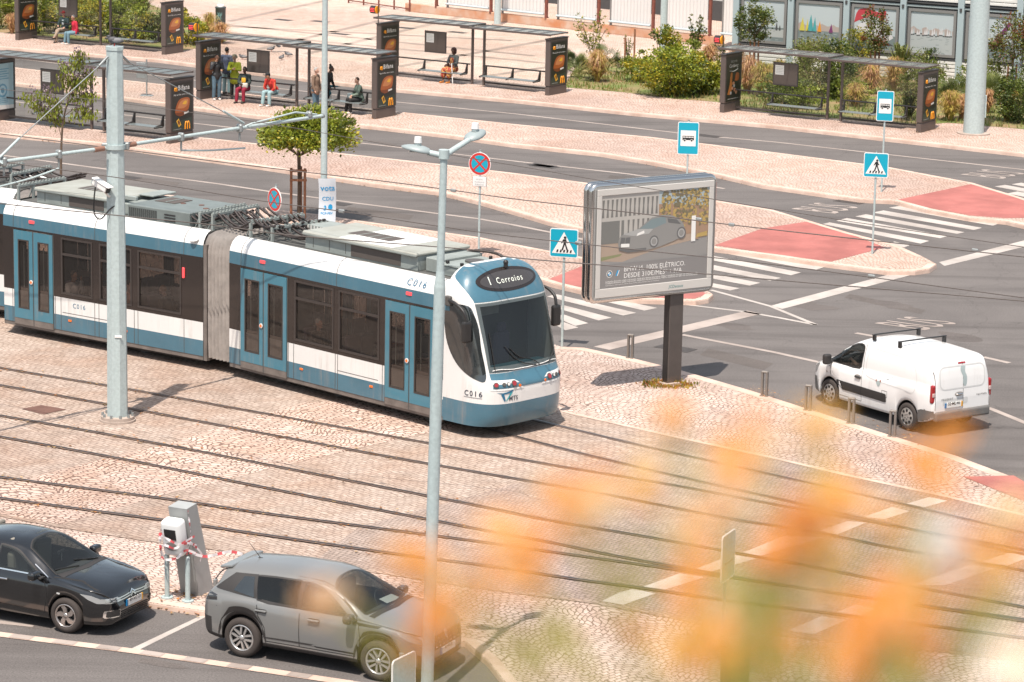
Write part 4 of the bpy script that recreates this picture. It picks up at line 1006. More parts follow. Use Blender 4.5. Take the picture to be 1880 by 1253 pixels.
# ---- grey crossover beside the charging post
G_paint = backdark(mat('grey_paint', (.175, .175, .17), .3, .1, coat=.8))
pr, pf = Q(440, 1207), Q(697, 1252); hd = heading(pr, pf); nl = Vector((-math.sin(hd), math.cos(hd), 0))
LOT_H = hd
cen = (pr+pf)/2+nl*.86
suv = thing('car', 'grey crossover car with black cladding and spoked wheels parked nose first behind the lamp post', 'car', (cen.x, cen.y, 0), hd, 'cars parked along the kerb')
P = dict(x0=-2.15, x1=2.15, axles=(-1.303, 1.303), wr=.345, rim=.235, arch=.40, track=.765, tuck=.985,
 low=[(-2.15, .42), (-2.0, .30), (-1.7, .26), (1.8, .24), (2.05, .24), (2.15, .34)],
 belt=[(-2.15, .60), (-2.10, .88), (-1.95, 1.00), (-1.3, 1.02), (-.6, .985), (.6, .955), (1.1, .945), (1.6, .90), (1.95, .82), (2.08, .72), (2.15, .56)],
 yb=[(-2.15, .62), (-2.10, .72), (-1.95, .81), (-1.4, .865), (-.3, .845), (.6, .845), (1.3, .865), (1.7, .84), (1.95, .755), (2.07, .66), (2.15, .50)],
 top=[(-2.15, .62), (-2.12, .93), (-2.05, 1.06), (-1.90, 1.25), (-1.78, 1.45), (-1.55, 1.505), (-.7, 1.555), (-.2, 1.55), (.08, 1.52), (.30, 1.455), (.70, 1.25), (1.04, 1.075), (1.4, 1.035), (1.75, .985), (1.98, .90), (2.08, .80), (2.15, .60)],
 yr=[(-2.15, .50), (-2.0, .60), (-1.85, .56), (-1.5, .585), (-.5, .61), (.2, .60), (.5, .635), (.8, .69), (1.02, .745), (1.6, .75), (1.95, .66), (2.15, .42)],
 crown=[(-2.15, .02), (-1.9, .06), (-1.0, .085), (.3, .08), (.7, .06), (1.1, .045), (1.6, .07), (2.15, .02)], bow=.03)
SUVP = P
win1 = [(-1.02, 1.03), (.15, 1.0), (.55, .99), (.78, 1.0), (.42, 1.25), (.12, 1.39), (-.25, 1.43), (-.72, 1.44), (-1.12, 1.43)]
dlo = curve2([(.94, .985), (.55, 1.245), (.28, 1.395), (.0, 1.462), (-.5, 1.475), (-1.2, 1.455), (-1.72, 1.395), (-1.95, 1.12)], 4)+[(-1.62, 1.13), (-1.2, 1.035), (-.3, .995), (.98, .975)]
wA = curve2([(.68, 1.02), (.36, 1.24), (.08, 1.385), (-.20, 1.425)], 4)+[(-.20, 1.02)]
wB = [(-.27, 1.02), (-.27, 1.43), (-.75, 1.425), (-1.10, 1.405), (-1.02, 1.06), (-.8, 1.03)]
wC = [(-1.09, 1.075), (-1.16, 1.39), (-1.36, 1.37), (-1.50, 1.14)]
ws = curve2([(.98, -.68), (1.06, -.35), (1.08, 0), (1.06, .35), (.98, .68)], 4)+curve2([(.34, .545), (.25, .3), (.23, 0), (.25, -.3), (.34, -.545)], 4)
body, bt = car_body(P, G_paint, lambda x, z: z < .33+.02*abs(x) or (x < -1.9 and z < .55) or (x > 1.95 and z < .42), 'body', suv, (wA, wB), (ws,))
body['label'] = 'grey painted bodywork with black lower cladding'
for s in (-1, 1):
    fr = MB()
    for w_ in (wA, wB): ribbon(bt, w_+[w_[0]], side(s), V_clad, .05, .006, fr)
    ribbon(bt, [(-.235, 1.0), (-.235, 1.44)], side(s), V_clad, .09, .005, fr); ribbon(bt, dlo[:16], side(s), V_clad, .03, .004, fr); dec(bt, [(-1.05, 1.06), (-1.10, 1.43), (-1.55, 1.40), (-1.90, 1.12), (-1.55, 1.10)], side(s), V_clad, .003, 3, fr); fr.build('window_surround', suv)
    for w_ in (wA, wB): dec(bt, w_, side(s), V_glassd if w_ is wB else V_glass, .007, 3).build('side_window', suv)
    dec(bt, wC, side(s), T_cab, .007, 3).build('quarter_window', suv)
    gp_ = MB(); V = side(s)
    for ln in ([(-.20, .98), (-.20, .36)], [(.92, .96), (.96, .70), (.90, .37)], [(-1.02, 1.02), (-.98, .78), (-.86, .60), (-.84, .36)], [(-.86, .36), (.92, .355)]): ribbon(bt, ln, V, V_gap, .012, .003, gp_)
    gp_.build('door_seam', suv)
    for x, z in ((-.93, .88), (.08, .86)):
        hn = MB(); hn.box((x, s*.872, z), (.22, .05, .035), G_paint, .012); dec(bt, rrect(x-.11, z-.035, x+.11, z+.03, .03), V, V_gap, .004, 2, hn); hn.build('door_handle', suv)
    mr = MB(); mr.box((.80, s*.96, 1.02), (.16, .22, .15), V_lensd, .05, seg=3); mr.box((.84, s*.86, .97), (.10, .12, .04), V_clad, .01); mr.build('door_mirror', suv)
    ar = MB()
    for a in P['axles']:      # arch cladding ring
        prev = []
        for i in range(19):
            t = R(-6)+R(192)*i/18; prev.append((a+math.cos(t)*.43, .345+math.sin(t)*.43))
        ribbon(bt, prev, V, V_clad, .085, .006, ar)
    ribbon(bt, [(-.86, .33), (.86, .33)], V, V_clad, .17, .006, ar); ar.build('arch_cladding', suv)
    dec(bt, curve2([(1.62, .895), (1.80, .86), (1.98, .77)], 3)+[(2.02, .70), (1.86, .74), (1.70, .82)], dict(o=(3*.75, s*3*.75, 0), x=XX, y=ZZ, d=(-.25, -s, 0)) if 0 else side(s), V_lens, .006, 3).build('headlight', suv)
    hl = dec(bt, [(s*.44, .74), (s*.70, .77), (s*.74, .83), (s*.5, .80)], FRONT, V_lens, .006, 3); hl.build('headlight', suv)
    dl = MB()
    for k in range(3): dec(bt, [(s*(.70-.07*k), .70), (s*(.735-.07*k), .70), (s*(.66-.07*k), .40), (s*(.63-.07*k), .40)], FRONT, V_chrome, .008, 2, dl)
    dl.build('daytime_lamp', suv)
    dec(bt, [(-2.12, 1.0), (-1.98, 1.05), (-1.80, 1.02), (-1.80, .94), (-2.10, .90)], side(s), V_lensd, .006, 3).build('tail_lamp', suv)
    dec(bt, [(.86, .955), (1.36, .945), (1.30, .91), (.94, .905)], side(s), V_clad, .005, 3).build('wing_badge_strip', suv)
ribbon(bt, ws+[ws[0]], TOP, V_clad, .05, .005).build('windscreen_seal', suv); dec(bt, ws, TOP, V_glass, .008, 4).build('windscreen', suv)
dec(bt, [(p[0]+.03 if i < 20 else p[0], p[1]*1.0) for i, p in enumerate([(1.12, -.71), (1.20, 0), (1.12, .71), (1.01, .70), (1.09, 0), (1.01, -.70)])], TOP, V_clad, .004, 3).build('windscreen_cowl', suv)
dec(bt, [(-2.03, -.56), (-2.03, .56), (-1.83, .50), (-1.83, -.50)], TOP, T_cab, .006, 3).build('rear_window', suv)
gr = dec(bt, [(-.46, .55), (.46, .55), (.56, .76), (-.56, .76)], FRONT, V_clad, .005, 3)
for k in range(7):
    for j in range(3): dec(bt, [(-.42+.13*k, .58+.06*j), (-.37+.13*k, .58+.06*j), (-.37+.13*k, .60+.06*j), (-.42+.13*k, .60+.06*j)], FRONT, V_chrome, .008, 1, gr)
dec(bt, [(-.58, .28), (.58, .28), (.5, .42), (-.5, .42)], FRONT, V_clad, .005, 3, gr)
lio = dec(bt, curve2([(-.05, .70), (0, .62), (.05, .70), (.04, .79), (-.04, .79), (-.05, .70)], 3), FRONT, V_chrome, .012, 2, gr); gr.build('grille', suv)
plate(suv, bt, (0, .48), FRONT, 'BU·03·ZJ', yel=False)
an = MB(); an.cyl((-1.42, 0, 1.50), (-1.66, 0, 1.76), .008, M_black, .004, 6); an.box((-1.40, 0, 1.505), (.16, .06, .03), M_black, .012); an.build('roof_aerial', suv)
sp_ = MB(); sp_.box((0, 0, 0), (.24, 1.06, .045), G_paint, .018, Matrix.Translation((-1.80, 0, 1.44)) @ Matrix.Rotation(R(-8), 4, 'Y'), seg=2); sp_.build('rear_spoiler', suv)
wpp = MB(); wpp.tube(spl([(-1.97, .05, 1.24), (-2.10, -.1, 1.24), (-2.14, -.3, 1.12)], 4), .012, M_black, 5); wpp.build('rear_wiper', suv)
ins = MB(); ins.box((1.02, 0, .93), (.5, 1.2, .10), V_int, .03); ins.lathe([(.17, -.015), (.19, 0), (.17, .015), (.155, 0), (.17, -.015)], M_black, 20, Matrix.Translation((.70, .36, 1.0)) @ Matrix.Rotation(R(65), 4, 'Y')); ins.build('dashboard', suv)
pp = MB(); pp.add([(.93, .15, 1.02), (.98, .55, 1.02), (.80, .55, 1.06), (.76, .18, 1.06)], [(0, 1, 2, 3)], V_plate); pp.build('paper_sheet', suv)
seats(suv, [(.15, .38), (.15, -.38), (-.75, .42), (-.75, -.42)], .95)
put_wheels(suv, P, 'twin5', V_alloy, V_rimd)
# ---- black saloon at the edge of the photo
K_paint = backdark(mat('black_paint', (.006, .0062, .007), .12, .0, coat=1.0, spec=.6))
pf2 = Q(121, 1163); cen = pf2+Vector((math.cos(hd), math.sin(hd), 0))*(-1.30)+nl*.83
blk = thing('car', 'glossy black saloon car parked in the bay beside the white and grey charging post', 'car', (cen.x, cen.y, 0), hd, 'cars parked along the kerb')
P = dict(x0=-2.25, x1=2.16, axles=(-1.35, 1.30), wr=.315, rim=.215, arch=.355, track=.745, tuck=.985,
 low=[(-2.25, .40), (-2.0, .26), (-1.7, .22), (1.8, .20), (2.05, .20), (2.16, .28)],
 belt=[(-2.25, .60), (-2.2, .90), (-1.9, .98), (-1.3, .97), (-.6, .945), (.6, .91), (1.1, .89), (1.6, .82), (1.95, .725), (2.09, .63), (2.16, .48)],
 yb=[(-2.25, .55), (-2.15, .70), (-1.95, .78), (-1.4, .845), (-.3, .84), (.6, .835), (1.3, .85), (1.7, .82), (1.95, .735), (2.08, .64), (2.16, .47)],
 top=[(-2.25, .62), (-2.2, 1.0), (-2.05, 1.06), (-1.55, 1.12), (-1.2, 1.28), (-.75, 1.425), (-.3, 1.465), (.05, 1.45), (.35, 1.39), (.70, 1.20), (1.10, .985), (1.4, .95), (1.75, .895), (1.98, .82), (2.09, .72), (2.16, .52)],
 yr=[(-2.25, .42), (-2.0, .62), (-1.6, .66), (-1.1, .59), (-.5, .565), (.2, .565), (.6, .62), (.9, .675), (1.1, .72), (1.6, .72), (1.95, .64), (2.16, .42)],
 crown=[(-2.25, .02), (-1.6, .06), (-1.0, .085), (.3, .08), (.7, .06), (1.1, .045), (1.6, .075), (2.16, .02)], bow=.03)
wA = curve2([(.74, .965), (.42, 1.16), (.16, 1.29), (-.16, 1.335)], 4)+[(-.16, .985)]
wB = [(-.24, .985), (-.24, 1.34), (-.6, 1.33), (-.95, 1.23), (-1.2, 1.08), (-1.15, 1.01)]
ws = curve2([(1.03, -.67), (1.11, -.35), (1.13, 0), (1.11, .35), (1.03, .67)], 4)+curve2([(.40, .515), (.30, .3), (.28, 0), (.30, -.3), (.40, -.515)], 4)
body, bt = car_body(P, K_paint, None, 'body', blk, (wA, wB), (ws,))
for s in (-1, 1):
    V = side(s)
    fr = MB()
    for w_ in (wA, wB): ribbon(bt, w_+[w_[0]], V, V_clad, .05, .005, fr); dec(bt, w_, V, V_glass if w_ is wA else V_glassd, .007, 3).build('side_window', blk)
    fr.build('window_seal', blk)
    tr = ribbon(bt, [(.86, .945), (.0, .962), (-1.2, .985)], V, V_chrome, .022, .006); ribbon(bt, [(.93, .94), (.60, 1.11)], V, V_chrome, .012, .006, tr); tr.build('chrome_trim', blk)
    gp_ = MB()
    for ln in ([(-.20, .95), (-.20, .30)], [(.86, .93), (.92, .65), (.86, .31)], [(-.86, .3), (.88, .30)], [(1.02, .95), (1.5, .90), (1.9, .80)]): ribbon(bt, ln, V, V_gap, .010, .003, gp_)
    gp_.build('door_seam', blk)
    for x in (.02, -.95): hn = MB(); hn.box((x, s*.856, .81), (.2, .05, .035), V_chrome, .012); hn.build('door_handle', blk)
    mr = MB(); mr.box((.74, s*.96, .985), (.15, .24, .15), K_paint, .05, seg=3); mr.box((.80, s*.86, .93), (.10, .12, .04), V_clad, .01); mr.build('door_mirror', blk)
    dec(bt, rrect(1.12, .68, 1.19, .715, .015), V, V_plate, .006, 2).build('side_repeater', blk)
    dec(bt, [(1.60, .755), (1.80, .735), (2.0, .66), (2.03, .60), (1.90, .60), (1.74, .67)], V, V_lens, .006, 3).build('headlight', blk)
    hl = dec(bt, [(s*.36, .615), (s*.70, .60), (s*.73, .68), (s*.45, .675)], FRONT, V_lens, .006, 3)
    for y, z, r_ in ((.50, .642, .028), (.62, .64, .032)): dec(bt, [(s*y+r_*math.cos(t*.7), z+r_*math.sin(t*.7)) for t in range(9)], FRONT, V_lensd, .009, 1, hl)
    hl.build('headlight', blk)
    fg = dec(bt, rrect(min(s*.44, s*.72), .335, max(s*.44, s*.72), .47, .03), FRONT, V_chrome, .006, 3); dec(bt, rrect(min(s*.455, s*.695), .35, max(s*.455, s*.695), .458, .02), FRONT, V_clad, .012, 3, fg); fg.build('fog_lamp', blk)
ribbon(bt, ws+[ws[0]], TOP, V_clad, .05, .005).build('windscreen_seal', blk); dec(bt, ws, TOP, V_glass, .008, 4).build('windscreen', blk)
dec(bt, [(1.17, -.68), (1.25, 0), (1.17, .68), (1.06, .67), (1.14, 0), (1.06, -.67)], TOP, V_clad, .004, 3).build('windscreen_cowl', blk)
wpp = MB()
for y0, y1 in ((-.1, -.62), (.5, -.02)): wpp.tube([Vector(bt.ray_cast(Vector((1.10-.03*i, y0+(y1-y0)*i/5, 3)), Vector((0, 0, -1)))[0])+Vector((0, 0, .02)) for i in range(6)], .011, M_black, 5)
wpp.build('wiper', blk)
gr = MB()
for z in (.62, .66): ribbon(bt, [(-.70, z-.02), (-.25, z-.012), (-.07, z), (0, z+.045), (.07, z), (.25, z-.012), (.70, z-.02)], FRONT, V_chrome, .018, .010, gr)
for k in range(4): ribbon(bt, [(-.42, .30+.035*k), (.42, .30+.035*k)], FRONT, V_gap, .022, .006, gr)
dec(bt, [(-.34, .585), (.34, .585), (.3, .62), (-.3, .62)], FRONT, V_clad, .005, 2, gr); gr.build('grille', blk)
em = MB()
for z in (.60, .65): ribbon(bt, [(-.075, z), (0, z+.055), (.075, z)], FRONT, V_chrome, .024, .016, em)
em.build('emblem', blk)
plate(blk, bt, (0, .52), FRONT, '49·XC·21')
ins = MB(); ins.box((1.0, 0, .87), (.5, 1.1, .08), V_int, .03); ins.box((.66, 0, 1.17), (.04, .2, .06), M_black, .015); ins.cyl((.66, .02, 1.14), (.66, .02, 1.0), .006, M_wht, n=5); ins.build('dashboard', blk)
seats(blk, [(.12, .37), (.12, -.37), (-.75, .42), (-.75, -.42)], .88, m=mat('beige_seat', (.22, .20, .17), .8))
put_wheels(blk, P, 'swirl5', mat('rim_polished', (.42, .38, .36), .25, .8), V_rimd)
# ---- white van driving along the junction
W_paint = backdark(dirty(mat('van_white', (.74, .735, .725), .3, coat=.6, var=.05, vs=.8), .16))
W_bump = mat('grey_bumper', (.14, .135, .13), .6, var=.2, vs=5)
W_peel = mat('peeled_primer', (.34, .40, .40), .6)
W_rust = mat('rust_spot', (.30, .09, .045), .8)
vr, vf = Q(1662, 790), Q(1523, 746); vh = heading(vr, vf); vl = Vector((-math.sin(vh), math.cos(vh), 0))
cen = (vr+vf)/2-vl*.87
van = thing('van', 'white panel van with black roof bars and peeled rear paint driving past the bollards', 'van', (cen.x, cen.y, 0), vh)
P = dict(x0=-2.20, x1=2.20, axles=(-1.36, 1.36), wr=.318, rim=.205, arch=.375, track=.775, tuck=.98,
 low=[(-2.2, .44), (-2.0, .34), (-1.7, .27), (1.8, .23), (2.05, .24), (2.2, .36)],
 belt=[(-2.20, .80), (-2.16, 1.02), (-2.0, 1.10), (-1.0, 1.08), (0, 1.06), (.9, 1.04), (1.2, 1.03), (1.7, .97), (2.0, .87), (2.12, .75), (2.20, .58)],
 yb=[(-2.20, .80), (-2.14, .86), (-1.9, .895), (-1.0, .905), (.6, .90), (1.3, .90), (1.7, .87), (1.98, .77), (2.12, .66), (2.20, .50)],
 top=[(-2.20, .82), (-2.17, 1.30), (-2.11, 1.62), (-2.02, 1.745), (-1.8, 1.79), (-.8, 1.815), (.0, 1.80), (.40, 1.755), (.62, 1.69), (.95, 1.50), (1.42, 1.17), (1.6, 1.11), (1.85, 1.03), (2.05, .91), (2.14, .80), (2.20, .62)],
 yr=[(-2.20, .70), (-2.14, .70), (-2.0, .715), (-1.0, .735), (.3, .73), (.7, .72), (1.1, .74), (1.4, .77), (1.8, .74), (2.05, .62), (2.20, .42)],
 crown=[(-2.2, .02), (-2.0, .07), (-1.0, .075), (.3, .075), (.8, .07), (1.4, .05), (1.8, .07), (2.2, .02)], bow=.035)
wA = curve2([(1.50, 1.10), (1.15, 1.30), (.85, 1.475), (.58, 1.60)], 4)+curve2([(.42, 1.63), (.30, 1.60), (.27, 1.45), (.29, 1.15)], 3)+[(.36, 1.10), (.55, 1.085)]
ws = curve2([(1.42, -.72), (1.50, -.35), (1.52, 0), (1.50, .35), (1.42, .72)], 4)+curve2([(.80, .62), (.70, .3), (.68, 0), (.70, -.3), (.80, -.62)], 4)
body, bt = car_body(P, W_paint, None, 'body', van, (wA,), (ws,))
for s in (-1, 1):
    V = side(s)
    fr = MB(); ribbon(bt, wA+[wA[0]], V, V_clad, .05, .005, fr); ribbon(bt, [(1.02, 1.08), (.98, 1.42)], V, V_clad, .04, .006, fr); fr.build('window_seal', van)
    dec(bt, wA, V, V_glass, .006, 3).build('side_window', van)
    gp_ = MB()
    for ln in ([(.22, 1.70), (.20, 1.05), (.20, .36)], [(1.30, 1.02), (1.32, .75), (1.22, .36)], [(.20, .355), (1.22, .355)], [(-.52, .62), (-.52, .76), (-.70, .76), (-.70, .62), (-.52, .62)]): ribbon(bt, ln, V, V_gap, .010, .003, gp_)
    gp_.build('door_seam', van)
    ribbon(bt, curve2([(.12, 1.10), (.10, 1.4), (.02, 1.60), (-.3, 1.62), (-1.1, 1.60), (-1.45, 1.50), (-1.60, 1.25), (-1.58, .92), (-1.2, .92), (-.5, .93), (-.1, .96), (.05, 1.0), (.12, 1.12)], 4), V, mat('crease_shade', (.58, .58, .57), .4), .022, .003).build('side_pressing', van)  # shade of the pressed crease painted as a greyer line on smooth metal
    mr = MB(); mr.box((1.30, s*1.03, 1.14), (.15, .20, .24), V_clad, .05, seg=3); mr.box((1.32, s*.93, 1.06), (.09, .12, .05), V_clad, .01); mr.build('door_mirror', van)
    hn = MB(); hn.box((.33, s*.915, .90), (.2, .06, .04), V_clad, .014); dec(bt, [(.33+.12*math.cos(t*.524), .90+.055*math.sin(t*.524)) for t in range(12)], V, V_hub, .004, 2, hn); hn.build('door_handle', van)
    rb = MB(); dec(bt, rrect(-.68, .50, 1.10, .70, .04), V, V_clad, .012, 3, rb); ribbon(bt, [(.20, .50), (.20, .70)], V, V_gap, .012, .015, rb); rb.build('rubbing_strip', van)
    dec(bt, rrect(1.42, .79, 1.47, .83, .015), V, V_hub, .006, 1).build('side_repeater', van)
    dec(bt, [(1.74, .96), (1.92, .90), (2.10, .74), (2.06, .64), (1.9, .72)], V, V_lens, .006, 3).build('headlight', van)
    if s > 0:      # bumper and lamps carried round to the rear
        pass
    bb = dec(bt, [(-2.19, .30), (-1.75, .27), (-1.75, .56), (-1.86, .60), (-2.19, .60)], V, W_bump, .014, 3)
    bb.build('bumper_corner', van)
    fb = dec(bt, [(1.78, .26), (2.19, .3), (2.19, .58), (1.84, .62)], V, W_bump, .010, 3); fb.build('bumper_corner', van)
    tl = MB(); y0 = s*.80
    tl.box((-2.135, s*.832, .98), (.10, .12, .42), V_tail, .04, seg=2); tl.box((-2.165, s*.832, .965), (.06, .085, .10), V_tailc, .015)
    tl.build('tail_lamp', van)
ribbon(bt, ws+[ws[0]], TOP, V_clad, .05, .005).build('windscreen_seal', van); dec(bt, ws, TOP, V_glass, .008, 4).build('windscreen', van)
rb = MB(); rb.box((-2.19, 0, .47), (.14, 1.62, .22), W_bump, .05, seg=3); rb.build('rear_bumper', van)
W_shade = mat('pressing_shade', (.56, .56, .55), .4)  # greyer van white: shade of the rear pressings put into the colour
rd = MB()
ribbon(bt, [(-.02, 1.66), (-.02, .60)], BACK, V_gap, .010, .004, rd); ribbon(bt, [(-.78, 1.52), (-.80, .62)], BACK, V_gap, .010, .004, rd); ribbon(bt, [(.78, 1.52), (.80, .62)], BACK, V_gap, .010, .004, rd)
ribbon(bt, rrect(-.66, 1.06, .66, 1.56, .14)+[rrect(-.66, 1.06, .66, 1.56, .14)[0]], BACK, W_shade, .03, .004, rd)
rd.build('rear_door', van)
dh = MB(); dh.box((-2.215, .10, .93), (.05, .20, .035), V_chrome, .012); dec(bt, [(.10+.13*math.cos(t*.524), .93+.05*math.sin(t*.524)) for t in range(12)], BACK, V_hub, .004, 2, dh); dh.build('door_handle', van)
bl = dec(bt, rrect(-.11, 1.60, .11, 1.635, .012), BACK, V_tail, .008, 2); bl.build('brake_lamp', van)
pe = MB(); decal(pe, bt, curve2([(-.10, 1.54), (.02, 1.55), (.05, 1.45), (-.02, 1.30), (-.01, 1.18), (-.06, 1.09), (-.12, 1.14), (-.13, 1.30), (-.08, 1.42), (-.10, 1.54)], 3), BACK['o'], YY, ZZ, BACK['d'], W_peel, .005, 3); pe.build('peeled_paint', van)
pe = dec(bt, curve2([(-.30, .93), (-.40, .95), (-.46, .94), (-.44, .86), (-.38, .82), (-.33, .87), (-.30, .93)], 3), side(1), W_peel, .005, 2)
for x, z in ((-.31, .945), (-.45, .955)): dec(bt, [(x+.02*math.cos(t*.785), z+.03*math.sin(t*.785)) for t in range(8)], side(1), W_rust, .007, 1, pe)
dec(bt, [(-.62, 1.02), (-.70, 1.06), (-.78, 1.09), (-.70, 1.04)], side(1), W_peel, .005, 1, pe); dec(bt, [(-.76, 1.08), (-.83, 1.13), (-.84, 1.09)], side(1), W_peel, .005, 1, pe); pe.build('peeled_paint', van)
pl_ = MB()
rc = dec(bt, rrect(-.16, .70, .58, .84, .04), BACK, W_shade, .003, 2); rc.build('plate_recess', van)  # flat patch, the recess's shade is only in its grey
pass
def back_text(t, y, z, w_):
    mb = MB(); decal_text(mb, bt, t, (-5, y, z), Vector((0, -1, 0)), ZZ, (1, 0, 0), V_gap, w=w_, off=.008, bold=True, space=1.5); return mb
back_text('PEUGEOT', .62, .82, .34).build('lettering', van); back_text('PARTNER', -.42, .84, .30).build('lettering', van)
pb_ = MB()
BK = dict(o=(-5, 0, 0), x=Vector((0, -1, 0)), y=ZZ, d=(1, 0, 0))
plate(van, bt, (-.26, .70), BK, '52·ML·46')
for x in (.10, -.78):
    rk_ = MB(); rk_.box((x, 0, 1.905), (.05, 1.44, .028), M_black, .01)
    for s in (-1, 1): rk_.box((x, s*.66, 1.83), (.11, .06, .15), M_black, .025, seg=2)
    rk_.build('roof_bar', van)
rs = MB(); ribbon(bt, [(-.05, .74), (.03, .72)], TOP, W_rust, .05, .004, rs); ribbon(bt, [(-.6, .73), (-.85, .735), (-1.1, .73)], TOP, W_peel, .03, .004, rs); ribbon(bt, [(-1.95, .66), (-2.0, .45), (-2.02, .2)], TOP, W_peel, .012, .004, rs); rs.build('rust_patch', van)
ins = MB(); ins.box((1.30, 0, 1.02), (.35, 1.3, .16), V_int, .04); ins.lathe([(.18, -.015), (.2, 0), (.18, .015), (.165, 0), (.18, -.015)], M_black, 20, Matrix.Translation((1.02, .38, 1.10)) @ Matrix.Rotation(R(60), 4, 'Y')); ins.build('dashboard', van)
seats(van, [(.48, .38), (.48, -.38)], 1.0)
put_wheels(van, P, 'hub', V_hub, V_rimd, .205)
VAN = van
# ------------------------------------------------------------------ street furniture
def facing(px_dir):     # yaw so that local -y faces the given ground direction
    return math.atan2(px_dir.y, px_dir.x)+math.pi/2
def oct_pole(mb, h, r0, r1, m, n=8, z0=0.0):
    mb.cyl((0, 0, z0), (0, 0, h), r0, m, r1, n, True, None, False); return mb
# ---- catenary mast with camera, and its two arms
mp = Q(216, 773, PZ)
mast = thing('catenary_mast', 'thick octagonal galvanised mast with a white camera, bolted down between the tram tracks', 'mast', mp)
MH = 8.30
mb = MB(); oct_pole(mb, MH, .235, .185, M_galv); mb.cyl((0, 0, MH-.07), (0, 0, MH+.01), .20, M_galv, n=8, smooth=False)
for a, b in ((1.35, 1.37), (3.75, 3.80)): mb.cyl((0, 0, a), (0, 0, b), .232-.006*a, M_galv, n=8, smooth=False)
mb.box((.06, -.215, 1.95), (.16, .02, .05), M_plate if 'M_plate' in globals() else M_wht, .004)
mb.build('shaft', mast)
mb = MB(); mb.cyl((0, 0, 0), (0, 0, .05), .40, M_cap, n=28); mb.cyl((0, 0, .05), (0, 0, .12), .37, M_cap, n=28); mb.build('base_flange', mast)
for k in range(10):
    t = 2*math.pi*k/10; b = MB(); b.cyl((.33*math.cos(t), .33*math.sin(t), .12), (.33*math.cos(t), .33*math.sin(t), .19), .032, M_galvd, n=6); b.build('anchor_bolt', mast)
mb = MB(); mb.cyl((0, 0, 6.08), (0, 0, 6.18), .225, M_galv, n=16); mb.box((.22, .1, 6.13), (.14, .14, .16), M_galvd, .02); mb.box((-.22, -.05, 6.13), (.14, .14, .16), M_galvd, .02); mb.build('arm_bracket', mast)
T_tan = mat('insulator_brown', (.25, .13, .09), .4)
def cantilever(end, tipz, label):
    d = end-mp; d.z = 0; L = d.length; d.normalize()
    t = thing('catenary_cantilever', label, 'cantilever', (mp.x, mp.y, 0), math.atan2(d.y, d.x), 'cantilever arms on the mast')
    z = 6.22
    b = MB(); b.cyl((.30, 0, z), (L, 0, tipz), .043, M_galv, n=10); b.cyl((.34, 0, z), (.62, 0, z+(tipz-z)*.1), .058, T_tan, n=12); b.cyl((L-.02, 0, tipz), (L+.03, 0, tipz), .06, M_galvd, n=10); b.build('tube', t)
    b = MB(); zt = z+(tipz-z)*.62; b.tube([(.20, 0, 8.2), (.45, 0, 8.02)], .03, M_galvd, 6); b.tube([(.45, 0, 8.02), (L*.60, 0, zt+.12)], .013, M_galvd, 5); b.tube([(L*.5, 0, zt+.45), (L*.60, 0, zt+.10)], .03, M_galv, 6); b.build('stay_rod', t)
    for x in (L*.30, L*.58):
        zz = z+(tipz-z)*x/L; b = MB(); b.box((x, 0, zz), (.10, .16, .20), M_galvd, .03); b.cyl((x, 0, zz-.30), (x, 0, zz), .025, M_galvd, n=8); b.build('clamp', t)
    zz = z+(tipz-z)*.3; b = MB(); b.tube(spl([(L*.30, 0, zz-.3), (L*.45, .05, zz-.42), (L*.62, .08, zz-.5)], 5), .022, M_galv, 6); b.build('steady_arm', t)
    b = MB(); b.tube([(L*.6, .1, tipz-.02), (L*.62, -.12, tipz+.1), (L*.86, 0, tipz+.18), (L*.97, 0, tipz+.05)], .022, M_galv, 6); b.box((L*.93, 0, tipz+.08), (.14, .16, .16), M_galvd, .04); b.build('wire_support', t)
    return t
cantilever(Q(592, 213, 6.2), 6.2, 'long grey catenary arm with brown insulator reaching from the mast over the tram')
e2 = Q(0, 300, 6.2); dd = (e2-mp); dd.z = 0; dd.normalize()
cantilever(mp+dd*5.4, 6.22, 'catenary arm with slanted stay reaching from the mast out of the photo edge')
# surveillance camera
cz = 5.28
cam_t = thing('security_camera', 'white surveillance camera with a looped black cable fixed to the catenary mast', 'camera', (mp.x-.30, mp.y-.22, PZ+cz), R(-32))
b = MB(); Mr = Matrix.Rotation(R(22), 4, 'Y'); b.box((0, 0, .02), (.42, .15, .15), M_wht, .03, Mr, seg=2); b.box((.02, 0, .105), (.50, .19, .02), M_wht, .008, Mr); b.box((.225, 0, .015), (.03, .14, .13), M_black, .02, Mr); b.box((-.215, 0, .02), (.04, .14, .14), M_galv, .02, Mr); b.build('housing', cam_t)
b = MB(); b.tube([(.05, .04, -.08), (.12, .14, -.22), (.2, .3, -.2)], .03, M_wht, 8); b.build('bracket', cam_t)
b = MB(); b.tube(spl([(-.14, 0, 0), (-.17, -.02, -.3), (-.16, -.02, -.62), (-.02, .02, -.72), (.16, .12, -.5), (.28, .26, -.38)], 6), .016, M_black, 6); b.build('cable', cam_t)
